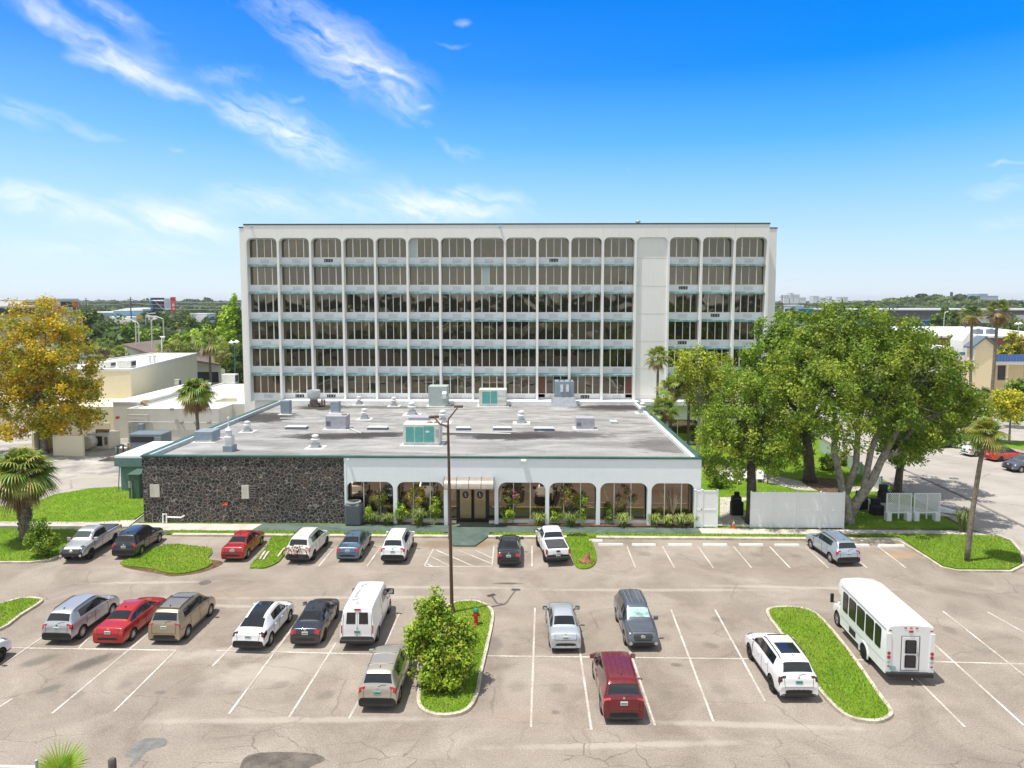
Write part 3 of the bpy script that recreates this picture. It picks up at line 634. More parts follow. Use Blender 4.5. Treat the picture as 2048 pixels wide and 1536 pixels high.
tan = glass_mat('tan_door_glass', (.40, .29, .16), metal=.35, rough=.12, wav=.001)  # tan-tinted, partly mirroring door panes
for s in (-1, 1):
    dm = MB(); a, b_ = sorted((cxd+s*.03, cxd+s*1.14))
    LB(dm, (a, YB+.78, .1), (a+.1, YB+.84, 2.95)); LB(dm, (b_-.1, YB+.78, .1), (b_, YB+.84, 2.95)); LB(dm, (a+.1, YB+.78, .1), (b_-.1, YB+.84, .34)); LB(dm, (a+.1, YB+.78, 2.83), (b_-.1, YB+.84, 2.95))
    do = dm.build('door', blackm, lb)
    q = MB(); LB(q, (a+.1, YB+.8, .34), (b_-.1, YB+.82, 2.83)); q.build('glass_panel', tan, do)
    ex = (a+b_)/2; q = MB(); q.lathe([(0, 0), (.25, 0), (.25, .012)], 28, Matrix.Translation(ll((ex, YB+.79, 2.28)))@Matrix.Rotation(R(90), 4, 'X')@Matrix.Diagonal((1, 1.2, 1, 1))); q.build('emblem', M('emblem_dark', (.02, .025, .04), .4, var=0), do)
    q = MB(); LB(q, (ex-.045, YB+.765, 2.16), (ex-.015, YB+.775, 2.46)); LB(q, (ex-.045, YB+.765, 2.14), (ex+.09, YB+.775, 2.17)); q.tube([ll((ex+.0+.09*math.sin(R(w_)), YB+.77, 2.29+.06*math.cos(R(w_)))) for w_ in range(-20, 200, 30)], .008, 5); q.build('emblem_mark', whitef, do)
    q = MB(); q.tube([ll((cxd+s*.1, YB+.76, 1.05)), ll((cxd+s*.1, YB+.72, 1.1)), ll((cxd+s*.1, YB+.72, 1.5)), ll((cxd+s*.1, YB+.76, 1.55))], .015, 6); q.build('handle', blackm, do)
aw = MB(); axl, axr = Wp(890, 960, YB).x, Wp(988, 960, YB).x; prof = [(0, 3.95), (.35, 3.93), (.7, 3.8), (.95, 3.55), (1.02, 3.25)]
aw.loft([[ll((x, YB-y, z)) for y, z in prof]+[ll((x, YB-y*.96, z-.04)) for y, z in prof[::-1]] for x in (axl, axr)], True, True)
aw.build('door_canopy', M('canopy_metal', (.34, .30, .26), .4, .3, var=.1), lb, smooth=50)
ri = MB()
for q in range(5): x = axl+(axr-axl)*q/4; ri.tube([ll((x, YB-y, z+.015)) for y, z in prof], .025, 6)
ri.tube([ll((axl, YB-1.03, 3.24)), ll((axr, YB-1.03, 3.24))], .03, 6); ri.build('canopy_rib', M('rib', (.12, .09, .07), .5), lb)
# roof: weathered membrane
m_, t, b = newmat('roof_membrane')
p_ = t.new('ShaderNodeNewGeometry').outputs['Position']; st = t.vmath('MULTIPLY', p_, (.16, .5, 1))
n1 = t.noise(st, 1., 7, .65, .8); n2 = t.noise(t.vmath('MULTIPLY', p_, (.35, 1.6, 1)), 1., 6, .7, 1.); n3 = t.noise(p_, 6, 5, .7); sy = t.new('ShaderNodeSeparateXYZ', {0: p_})
rowy = t.mapr(sy.outputs[1], 56, 84)
c = t.mix(t.mapr(n1, .35, .68), (.20, .197, .197), (.40, .395, .392))
c = t.mix(t.math('MULTIPLY', t.mapr(n2, .54, .7), t.mapr(rowy, .1, .5, .15, .85)), c, (.62, .62, .615))
dk = t.math('MULTIPLY', t.mapr(t.noise(t.vmath('MULTIPLY', p_, (.2, .75, 1)), 1.3, 6, .7, .8), .55, .72), t.mapr(rowy, .12, .3))
c = t.mix(t.math('MULTIPLY', dk, .95), c, (.10, .097, .093))
br = t.new('ShaderNodeTexBrick', {'Vector': p_, 'Scale': 1., 'Mortar Size': .018, 'Brick Width': 3.2, 'Row Height': 1.05, 'Color1': (1, 1, 1, 1), 'Color2': (.93, .93, .93, 1), 'Mortar': (.72, .72, .72, 1)})
c = t.mix(.8, c, br.outputs[0], 'MULTIPLY'); c = t.mix(1., c, t.ramp(n3, [(.3, .88), (.7, 1.06)]), 'MULTIPLY')
n2f = t.noise(t.vmath('MULTIPLY', p_, (.5, 1.7, 1)), 1.4, 7, .72, .6)
for (px, py, rx, ry, s) in ((520, 836, 4, 1.5, .7), (665, 873, 4.5, .7, .8), (1015, 873, 4.2, .8, .9), (1230, 816, 5, 1.2, .5), (745, 870, 3, .6, .7), (1100, 870, 6, .9, .5), (880, 868, 8, .35, .5), (1350, 890, 4, 1.6, .35), (640, 815, 3, 1, .6), (1250, 815, 5, .8, .6), (760, 815, 6, .5, .4)):
    ry *= 2.1; g = G(px, py, 5.2); ln = t.math('ADD', t.vmath('LENGTH', t.vmath('MULTIPLY', t.vmath('SUBTRACT', p_, (g.x, g.y, 5.2)), (1/rx, 1/ry, 0))), t.math('MULTIPLY', t.math('SUBTRACT', n2f, .5), 2.6))
    c = t.mix(t.mapr(ln, 1.15, .8, 0, min(.97, s*1.6)), c, (.035, .032, .03))
t.l.new(c, b.inputs['Base Color']); b.inputs['Roughness'].default_value = .7
roofm = m_; ZR = 5.22
m = MB(); LB(m, (FX0+.35, YB+.4, ZR-.15), (FX1-.36, TY-.35, ZR)); m.build('roof', roofm, lb)
g_ = MB(); LB(g_, (FX0-.06, YB-.08, FZ-.13), (FX1+.06, YB+.3, FZ)); LB(g_, (FX0-.06, YB+.3, FZ-.1), (FX0+.32, TY-1.9, FZ+.03)); LB(g_, (FX1-.3, YB+.3, FZ-.1), (FX1+.06, TY-1.9, FZ+.03)); g_.build('roof_edge', greenm, lb)
pa = MB(); LB(pa, (FX0+.325, YB+.42, ZR), (FX0+.6, TY-1.95, FZ-.02)); pa.build('parapet', M('parapet_blue', (.42, .48, .52), .6, var=.2), lb)
pa = MB(); LB(pa, (FX1-.62, YB+.42, ZR), (FX1-.36, TY-1.95, FZ-.1)); pa.build('parapet', M('parapet_white', (.72, .72, .72), .7, var=.15), lb)
pa = MB(); LB(pa, (FX0+.4, TY-1.9, ZR), (FX1+.1, TY+.55, ZR+.32)); LB(pa, (FX0+.2, TY-1.9, ZR+.32), (FX1+.1, TY-1.7, ZR+.4)); pa.build('upstand', M('upstand_white', (.74, .75, .76), .6, var=.12), lb)
ex = MB(); LB(ex, (Wp(1045, 917, YB).x-.12, YB-.36, FZ-.33), (Wp(1045, 917, YB).x+.3, YB-.002, FZ-.2)); LB(ex, (FXM+.25, YB-.2, FZ-.3), (FXM+.42, YB-.002, FZ-.2)); ex.build('scupper', whitef, lb)
# fittings on the stone wall
def wallbox(px0, py0, px1, py1, name, mat, d=.06):
    a, b_ = Wp(px0, py1, YB), Wp(px1, py0, YB); q = MB(); LB(q, (a.x, YB-d, a.z), (b_.x, YB-.002, b_.z)); return q.build(name, mat, lb)
pm = M('patch_panel', (.62, .60, .52), .7, var=.2, streak=.5)
wallbox(301, 969, 319, 994, 'wall_panel', pm); wallbox(484, 970, 498, 997, 'wall_panel', pm)
lv = MB(); a, b_ = Wp(498, 997, YB), Wp(512, 970, YB)
for q in range(6): z = a.z+(b_.z-a.z)*(q+.4)/6; LB(lv, (a.x, YB-.07, z), (b_.x, YB-.01, z+.06))
lv.build('louvre', M('louvre', (.25, .24, .25), .5, .4), lb)
pp = MB(); zz = lambda px, py: Wp(px, py, YB-.25)
def PT(*pts): return [ll(zz(*p)) for p in pts]
pp.tube(PT((326, 1046), (326, 1028), (333, 1028), (333, 1046)), .06, 8); pp.tube(PT((333, 1034), (362, 1035), (369, 1031)), .06, 8); pp.build('white_pipe', whitef, lb)
fd = MB(); c_ = Wp(453, 1008, YB); T = Matrix.Translation(ll((c_.x, YB-.02, c_.z)))@Matrix.Rotation(R(90), 4, 'X')
fd.lathe([(.16, 0), (.16, .08), (.07, .1), (.07, .28)], 14, T); 
for s in (-1, 1): fd.tube([ll((c_.x, YB-.22, c_.z)), ll((c_.x+s*.22, YB-.32, c_.z-.02))], .07, 8)
fd.build('hose_connection', M('fire_red', (.42, .06, .03), .5), lb, smooth=40)

# ================================================================ rooftop equipment (each a thing of its own)
galv = M('galvanised', (.5, .52, .54), .35, .6); rtw = M('rtu_cream', (.62, .62, .56), .6, var=.12); rtt = M('rtu_teal', (.10, .36, .34), .5, var=.15); rtb = M('rtu_blue', (.24, .30, .36), .5, var=.12)
lil = M('rtu_lilac', (.38, .38, .44), .55, var=.15); grg = M('rtu_green_grey', (.38, .45, .43), .55, var=.12); vw = M('vent_white', (.66, .67, .68), .5, var=.12)
def rooftop(name, label, cat, px0, px1, pyb, z0=ZR, group=None):
    a, b_ = G(px0, pyb, z0), G(px1, pyb, z0); t_ = thing(name, label, cat, ((a.x+b_.x)/2, a.y, z0), 0, group); return t_, (b_.x-a.x)
def rtu(label, px0, px1, pyb, h, d, body, panels=(), fans=0, hood=False, skid=True, grille=False):
    t_, w_ = rooftop('rooftop_unit', label, 'rooftop unit', px0, px1, pyb, group='air handling units on the flat roof')
    m = MB(); m.rbox((-w_/2, 0, .18), (w_/2, d, h), .03); m.build('casing', body, t_)
    m = MB(); m.box((-w_/2-.25, -.3, -.01), (w_/2+.3, d+.3, .014)); m.build('flashing', vw, t_)
    m = MB(); m.box((-w_/2+.05, .05, 0), (w_/2-.05, d-.05, .18)); m.build('curb', galv, t_)
    for (u0, u1, v0, v1, mt) in panels:
        m = MB(); m.box((-w_/2+u0*w_, -.025, .18+v0*(h-.18)), (-w_/2+u1*w_, -.002, .18+v1*(h-.18))); m.build('panel', mt, t_)
    for f_ in range(fans):
        m = MB(); c = Matrix.Translation((w_/2-.38-f_*.62, d/2, h)); m.lathe([(.27, 0), (.27, .05), (.22, .05), (.22, .01), (0, .01)], 18, c); m.build('fan', M('fan_rust', (.25, .12, .07), .7, var=.3), t_)
    if hood:
        m = MB(); m.loft([[(w_/2-.6, -.02, h*.75), (w_/2-.1, -.02, h*.75), (w_/2-.1, -.02, h*.4), (w_/2-.6, -.02, h*.4)], [(w_/2-.6, -.28, h*.66), (w_/2-.1, -.28, h*.66), (w_/2-.1, -.28, h*.4), (w_/2-.6, -.28, h*.4)]], True, True); m.build('hood', vw, t_)
    if grille:
        m = MB(); [m.box((-w_/2+.1+q*.09, -.03, .35), (-w_/2+.13+q*.09, -.003, h*.62)) for q in range(5)]; m.build('grille', M('grille_dark', (.08, .08, .1), .5), t_)
    return t_
t_ = rtu('large cream rooftop unit with three teal panels near the front roof edge', 806, 880, 891, 1.9, 1.9, rtw, [(.08, .30, .08, .86, rtt), (.33, .55, .08, .86, rtt), (.57, .84, .08, .9, rtt)], 2)
m = MB(); w_ = 3.1; m.lathe([(0, 0), (.14, 0), (.14, .01)], 20, Matrix.Translation((.55, -.03, 1.25))@Matrix.Rotation(R(90), 4, 'X')@Matrix.Diagonal((1.5, .7, 1, 1))); m.build('badge', vw, t_)
m = MB(); m.box((1.28, -.09, .75), (1.5, -.004, 1.5)); m.build('control_box', lil, t_)
rtu('low lilac-grey box unit standing behind the large teal-panelled unit', 817, 857, 853, .95, 1.6, lil)
rtu('square lilac-grey cooling unit on the left half of the roof', 651, 693, 859, 1.35, 1.5, lil, [(.45, .98, .05, .95, lil)], 1, grille=True)
rtu('square lilac-grey cooling unit on the right half of the roof', 1152, 1189, 859, 1.15, 1.4, lil, [(.5, .98, .05, .95, lil)], 0, grille=True)
t_ = rtu('tall grey-green air handler with a white side hood by the tower', 857, 895, 813, 2.45, 1.9, grg, hood=True)
rtu('cream rooftop unit with two teal panels close to the tower', 958, 1013, 813, 2.05, 1.8, rtw, [(.12, .40, .1, .88, rtt), (.43, .66, .1, .9, rtt), (.68, .97, .62, .9, vw), (.68, .97, .3, .52, vw)])
t_ = rtu('blue-grey air handler with two white boxes on a flared metal base', 1110, 1148, 812, 3., 2., rtb)
m = MB()
for s in (-.35, .35): m.box((s-.17, -.14, 1.75), (s+.17, -.005, 2.6))
m.build('switch_box', vw, t_); m = MB(); m.loft([[(-1.75, -.4, 0), (1.55, -.4, 0), (1.55, 2.2, 0), (-1.75, 2.2, 0)], [(-1.21, -.03, 1.1), (1.21, -.03, 1.1), (1.21, 2.03, 1.1), (-1.21, 2.03, 1.1)]], False, False); m.build('flashing', galv, t_)
for q in range(2): m = MB(); m.tube([(-.7+q*1.3, .2, 3.), (-.5+q*1.3, .3, 3.25), (-.1+q*1.2, .4, 3.2), (0+q*1.1, .5, 3.02)], .06, 6); m.build('cable', blackm, t_)
rtu('narrow blue-grey box unit in the left rear of the roof', 561, 579, 829, 1.55, .9, rtb)
rtu('narrow pale blue-grey box unit behind the left lilac cooling unit', 661, 678, 826, 1.3, .9, rtb)
t_ = rtu('wide low blue box unit by the left roof edge', 388, 425, 884, .95, 1.7, rtb)
def vent(px, py, s, label, kind=0):
    t_, _ = rooftop('roof_vent', label, 'roof vent', px-5, px+5, py, group='mushroom vents on the flat roof')
    m = MB(); m.box((-.75*s, -.7*s, -.01), (.75*s, .8*s, .012)); m.build('flashing', vw, t_)
    m = MB(); m.box((-.42*s, -.42*s, 0), (.42*s, .42*s, .1)); m.box((-.3*s, -.3*s, .1), (.3*s, .3*s, .35*s)); m.build('base', galv, t_)
    m = MB(); m.lathe([(.2*s, .35*s), (.2*s, .6*s), (.36*s, .62*s), (.38*s, .72*s), (.2*s, .8*s), (.2*s, .92*s), (.3*s, .95*s), (.27*s, 1.05*s), (0, 1.14*s)], 18); m.build('cowl', vw, t_, smooth=35)
for (x, y, s, l) in ((495, 863, .95, 'mushroom vent right of the white flue near the left roof edge'), (631, 895, 1.05, 'mushroom vent standing alone near the front edge above the stone wall'), (718, 809, .95, 'small vent just left of the paired vents in front of the tower'), (729, 838, 1.05, 'mushroom vent behind the left skylight pair'),
                     (788, 812, 1.0, 'small vent left of the grey-green air handler'), (824, 829, 1.3, 'tallest mushroom vent in front of the grey-green air handler'), (886, 845, 1.2, 'mushroom vent just left of the lamp post arm'), (1043, 846, 1.2, 'mushroom vent in the middle of the roof right of the lamp post'), (1285, 826, 1.1, 'mushroom vent at the right rear roof corner')):
    vent(x, y, s, l)
t_, _ = rooftop('exhaust_fan', 'big round white exhaust fan on a rusty base at the left rear of the roof', 'exhaust fan', 616, 640, 813)
m = MB(); m.box((-.6, -.4, 0), (.6, .8, .35)); m.lathe([(.5, .35), (.45, .9)], 18); m.build('base', M('rusty_base', (.2, .16, .14), .7, var=.4), t_)
m = MB(); m.lathe([(.45, .9), (.72, 1.15), (.76, 1.2), (.76, 2.0), (.72, 2.0), (.70, 1.3), (0, 1.25)], 24); m.build('drum', vw, t_, smooth=40)
m = MB(); m.tube([(.9, .3, .0), (.9, .3, .8), (1.2, .3, .8), (1.2, .3, .1)], .12, 8); m.build('elbow_pipe', M('rust', (.28, .17, .10), .8, var=.4), t_)
t_, _ = rooftop('flue_stack', 'white metal flue with a pointed cap near the left front roof edge', 'flue', 447, 467, 903)
m = MB(); m.box((-.4, -.2, 0), (.4, .8, .5)); m.build('base', rtb, t_); m = MB(); m.rbox((-.33, -.12, .5), (.33, .6, 1.3), .06); m.box((-.22, -.16, .95), (.16, -.1, 1.25)); m.build('housing', vw, t_)
m = MB(); m.lathe([(.25, 1.3), (.25, 1.75), (.32, 1.8), (.06, 2.15), (.06, 2.75), (.1, 2.78), (.1, 2.9), (0, 2.95)], 16, Matrix.Translation((0, .2, 0))); m.build('chimney', vw, t_, smooth=35)
for (x, y, w_, l) in ((591, 859, 42, 'low skylight box left of the left lilac cooling unit'), (754, 860, 40, 'low skylight box behind the large teal-panelled unit'), (926, 861, 28, 'low skylight box just right of the lamp post arm'), (1004, 861, 36, 'low skylight box, left one of the two right of the lamp post'), (1088, 862, 40, 'low skylight box, right one of the two, before the right cooling unit'), (1228, 848, 14, 'tiny white roof hatch right of the right cooling unit')):
    t_, ww = rooftop('skylight', l, 'skylight', x-w_/2, x+w_/2, y, group='skylights on the flat roof')
    m = MB(); m.box((-ww/2, 0, 0), (ww/2, .85, .26)); m.build('curb', M('curb_slate', (.16, .20, .24), .6) if w_ > 20 else vw, t_)
    m = MB(); m.loft([[(-ww/2-.03, -.03, .26), (ww/2+.03, -.03, .26), (ww/2+.03, .88, .26), (-ww/2-.03, .88, .26)], [(-ww/2+.05, .05, .31), (ww/2-.05, .05, .31), (ww/2-.05, .8, .31), (-ww/2+.05, .8, .31)]]); m.build('lid', M('skylight_lid', (.6, .63, .66), .3, var=.08), t_)
for (pts, l) in ((((697, 857), (722, 868)), 'white drain pipe running off the left cooling unit'), (((885, 866), (1022, 869)), 'long thin white pipe lying on the roof in the middle'), (((560, 838), (640, 838)), 'long pale pipe lying on the roof at the left rear')):
    m = MB(); m.tube([Vector(G(*p, ZR))+Vector((0, 0, .08)) for p in pts], .05, 6); tag(m.build('roof_pipe', vw), l, 'pipe', 'pipes lying on the flat roof')
    
# ================================================================ condenser, hydrant, lamp post, small yard objects
g = G(711, 1047); ac = thing('condenser_unit', 'tall dark grey air conditioner condenser beside the arcade corner', 'air conditioner', (g.x, YB-.1, .1))
m = MB(); m.rbox((-.62, -.55, .06), (.62, .55, 1.75), .14); m.build('casing', M('cond_grey', (.07, .09, .11), .5), ac)
m = MB()
for q in range(22): m.box((-.6+q*.055, -.575, .15), (-.575+q*.055, -.552, 1.6))
for q in range(18): m.box((.622, -.5+q*.055, .15), (.64, -.475+q*.055, 1.6))
m.build('fins', M('cond_fin', (.17, .20, .23), .5), ac); m = MB(); m.lathe([(.56, 1.76), (.56, 1.86), (.46, 1.87), (.44, 1.78), (0, 1.77)], 24); m.build('fan_ring', M('cond_top', (.35, .38, .4), .5), ac)
m = MB(); [m.tube([(0, 0, 1.84), (.5*math.cos(a), .5*math.sin(a), 1.84)], .012, 4) for a in np.linspace(0, 6.28, 17)[:-1]]; m.build('fan_guard', blackm, ac)

hp = G(952, 1248, .12); hy = thing('fire_hydrant', 'red fire hydrant with green bonnet on the shrub island', 'hydrant', hp); hy.scale = (.85, .85, .92)
red = M('hydrant_red', (.45, .05, .02), .45, var=.25, scale=6); grn = M('hydrant_green', (.02, .22, .12), .45)
m = MB(); m.lathe([(.2, 0), (.2, .06), (.14, .08), (.13, .7), (.19, .72), (.19, .78)], 16); m.build('barrel', red, hy, smooth=40)
m = MB(); m.lathe([(.19, .78), (.2, .82), (.17, .9), (.1, 1.0), (.05, 1.03), (.05, 1.1), (0, 1.1)], 16); m.build('bonnet', grn, hy, smooth=40)
for a in (-90, 0, 180):
    T = Matrix.Translation((0, 0, .58))@Matrix.Rotation(R(a), 4, 'Z')@Matrix.Rotation(R(90), 4, 'Y'); m = MB(); m.lathe([(.08, .1), (.08, .2), (.1, .2), (.1, .26), (.03, .27), (.03, .3)], 12, T); m.build('nozzle', red, hy, smooth=40)

lp = G(904, 1228); lpz = thing('lamp_post', 'tall slender brown lamp post with two arms rising from the shrub island', 'street lamp', (lp.x, lp.y, .1))
brn = M('lamp_brown', (.10, .055, .035), .45, var=.1)
tp = Wp(896, 850, lp.y+.2); tpl = tp-Vector((lp.x, lp.y, .1))
m = MB(); m.tube([(0, 0, 0), tpl*.5, tpl], [.11, .09, .07], 12); m.build('pole', brn, lpz, smooth=40)
m = MB(); m.lathe([(.22, 0), (.22, .05), (.16, .3), (.13, .3)], 16); m.build('base', brn, lpz)
e1 = Wp(868, 834, lp.y+1.4)-Vector((lp.x, lp.y, .1)); m = MB(); m.tube([tpl-Vector((0, 0, .1)), tpl+Vector((-.5, .1, .05)), e1], [.06, .05, .045], 8); m.build('arm', brn, lpz, smooth=40)
e2 = Wp(917, 813, lp.y+2.2)-Vector((lp.x, lp.y, .1)); m = MB(); m.tube([tpl-Vector((0, 0, .15)), tpl+Vector((0, .2, .3)), e2], [.06, .05, .04], 8); m.build('arm', brn, lpz, smooth=40)
for e_, a in ((e1, 35), (e2, 0)):
    m = MB(); m.rbox((-.27, -.15, -.05), (.27, .15, .07), .03, Matrix.Translation(e_)@Matrix.Rotation(R(a), 4, 'Z')); h_ = m.build('lamp_head', brn, lpz)
    m = MB(); m.box((-.2, -.1, -.062), (.2, .1, -.051), Matrix.Translation(e_)@Matrix.Rotation(R(a), 4, 'Z')); m.build('lens', vw, h_)
# rocks at the arcade corner, stump, small debris
def rock(px, py, s, z, mat, label, sd):
    bm = bmesh.new(); bmesh.ops.create_icosphere(bm, subdivisions=3, radius=1)
    from mathutils import noise as mn
    for v in bm.verts: v.co *= 1+.35*mn.noise(v.co*1.3+Vector((sd*3.7, 0, 0)))+.1*mn.noise(v.co*4+Vector((sd, 0, 0)))
    for v in bm.verts: v.co = Vector((v.co.x*s[0], v.co.y*s[1], max(-.1, v.co.z*s[2])))
    me = bpy.data.meshes.new('boulder'); bm.to_mesh(me); bm.free(); me.materials.append(mat); g = G(px, py); return tag(link('boulder', me, None, (g.x, g.y, z)), label, 'rock')
rk = M('white_rock', (.55, .53, .49), .8, var=.3, bump=.02)
rock(673, 1043, (.42, .35, .38), .15, rk, 'larger whitish boulder at the corner of the stone wall', 1); rock(683, 1040, (.33, .3, .5), .2, rk, 'upright whitish boulder against the white corner column', 2)
rock(662, 1047, (.2, .2, .14), .12, rk, 'small whitish rock left of the boulders at the wall corner', 3)
st_m = M('stump_wood', (.26, .12, .06), .9, var=.45, scale=5)
g = G(1173, 1123, .1); m = MB(); m.lathe([(.5, 0), (.3, .12), (.2, .3), (.1, .55), (.04, .7), (0, .72)], 11, Matrix.Rotation(R(12), 4, 'Y')); 
for q in range(7): a = q*.9; m.tube([(0, 0, .12), (.35*math.cos(a), .3*math.sin(a), .06), (.62*math.cos(a+.2), .5*math.sin(a+.2), 0)], [.09, .06, .02], 6)
tag(m.build('tree_stump', st_m, None, 40, g), 'splintered reddish palm stump on the grass patch by the white pickup', 'tree stump')
for a_, b_, l in (((520, 1123), (531, 1106), 'left one of two pale concrete pieces lying in the grass strip'), ((527, 1124), (538, 1107), 'right one of two pale concrete pieces lying in the grass strip'), ((556, 1118), (570, 1100), 'long broken kerb piece on the right edge of the grass strip')):
    m = MB(); p, q = G(*a_), G(*b_); L = (q-p).length; T = Matrix.Translation((p+q)/2+Vector((0, 0, .1)))@Matrix.Rotation(math.atan2(q.y-p.y, q.x-p.x), 4, 'Z')
    m.loft([[(x, -.09, 0), (x, .09, 0), (x, .07, .12-e), (x, -.06, .13-e)] for x, e in ((-L/2, .03), (-L*.2, .0), (L*.15, .01), (L/2, .04))], True, True, T); tag(m.build('concrete_piece', KM), l, 'concrete piece', 'broken concrete pieces in the grass strip')
# ================================================================ vehicles
def paint(name, col, metal=.35, rough=.28, coat=1.):
    m, t, b = newmat(name); tc = t.new('ShaderNodeTexCoord').outputs['Object']
    n = t.noise(tc, 1.6, 4, .6); c = t.mix(t.mapr(n, .35, .65), tuple(q*.92 for q in col), col); t.l.new(c, b.inputs['Base Color'])
    dirt = t.mapr(t.noise(tc, 5, 4, .7), .3, .8, rough, rough+.12); t.l.new(dirt, b.inputs['Roughness'])
    b.inputs['Metallic'].default_value = metal; b.inputs['Coat Weight'].default_value = coat; b.inputs['Coat Roughness'].default_value = .05
    return m
carglass = paint('car_glass', (.006, .009, .013), 0, .03, .8)
clearglass = paint('car_glass_clear', (.05, .07, .07), 0, .03, .5)
headm = M('headlamp_lens', (.10, .11, .125), .08, .2, var=.5, scale=10, coat=1.)
trimm = M('black_plastic', (.018, .018, .019), .55, var=.2)
tyrem = M('tyre_rubber', (.014, .014, .014), .8, var=.2)
rimm = M('alloy', (.55, .56, .58), .3, .85, var=.1); rimk = M('black_alloy', (.02, .02, .022), .3, .5, var=.1); chrome = M('chrome', (.75, .76, .78), .12, 1., var=0)
redl = M('tail_lens', (.38, .012, .014), .12, 0, var=.25, scale=8, coat=1.); clr = M('clear_lens', (.55, .57, .6), .1, .5, var=.2, scale=9, coat=1.); dkl = M('dark_lens', (.05, .01, .012), .1, 0, var=.1, coat=1.)
orl = M('amber_lens', (.6, .16, .02), .15, var=.1, coat=1.)
platem = M('plate_white', (.66, .70, .68), .5, var=.05); plateg = M('plate_green', (.05, .22, .12), .5, var=.1); platet = M('plate_teal', (.25, .45, .45), .5, var=.1)
wheel_cache = {}
def wheel_meshes(r, style):
    key = (round(r, 3), style)
    if key in wheel_cache: return wheel_cache[key]
    w_ = .115; T = Matrix.Rotation(R(90), 4, 'Y')
    ty = MB(); ty.lathe([(r*.62, -w_), (r*.94, -w_), (r, -w_*.75), (r, w_*.75), (r*.94, w_), (r*.66, w_*.98), (r*.62, w_*.6)], 28, T, cap=False)
    rm = MB(); rm.lathe([(r*.63, w_*.95), (r*.66, w_*.93), (r*.60, w_*.45), (r*.18, w_*.35), (r*.17, w_*.9), (0, w_*.92)], 28, T, cap=False)
    ns = {'a': 5, 'b': 10, 'k': 6, 's': 8}[style[0]]
    for q in range(ns):
        a = 2*math.pi*q/ns; Tq = T@Matrix.Rotation(a, 4, 'Z')
        rm.loft([[(r*.12, -r*.07, w_*.8), (r*.12, r*.07, w_*.8), (r*.12, r*.06, w_*.5), (r*.12, -r*.06, w_*.5)], [(r*.64, -r*.045, w_*.92), (r*.64, r*.045, w_*.92), (r*.64, r*.045, w_*.55), (r*.64, -r*.045, w_*.55)]], True, True, Tq)
    dk = MB(); dk.lathe([(r*.6, w_*.42), (0, w_*.42)], 20, T, cap=False)
    mt = meshof(ty, 'wheel', tyrem); mt.polygons.foreach_set('use_smooth', [True]*len(mt.polygons)); mt.set_sharp_from_angle(angle=R(40))
    mr = meshof(rm, 'rim', rimk if style.endswith('k') else rimm); md = meshof(dk, 'brake', trimm)
    wheel_cache[key] = (mt, mr, md); return wheel_cache[key]

# A body is lofted from stations rear to front: (y, zbottom, zbelt, ztop, half-width factor, top half-width factor)
# side pieces between glass stations; band numbers run from the sill (0) to the roof centre (8)
def hw(f, W): return f*W/2
def ring(st, W):
    y, zb, zl, zt, wf, tf = st
    w_ = wf*W/2; wt = tf*W/2; h = zl-zb; up = zt-zl; cr = .045 if up > .15 else max(.012, up*.4)
    half = [(0, zb), (.80*w_, zb), (.95*w_, zb+.05*h), (.992*w_, zb+.22*h), (w_, zb+.45*h), (.995*w_, zb+.72*h), (.975*w_, zb+.93*h), (.94*w_, zl+.0)]
    x6 = wt+.03; z6 = zt-cr-.05*min(1, up/.3)
    if z6 < zl+.004: z6 = zl+.004
    half += [(min(.93*w_, x6), z6), (min(.90*w_, wt-.02), zt-cr*.75), (.78*min(.92*w_, wt), zt-cr*.3), (.42*min(.92*w_, wt), zt-cr*.06), (0, zt)]
    L = [Vector((x, y, z)) for x, z in half]; Rr = [Vector((-p.x, p.y, p.z)) for p in L[1:-1]][::-1]
    return L+Rr            # closed ring, 12 + 11 points
NH = 12                    # half ring intervals
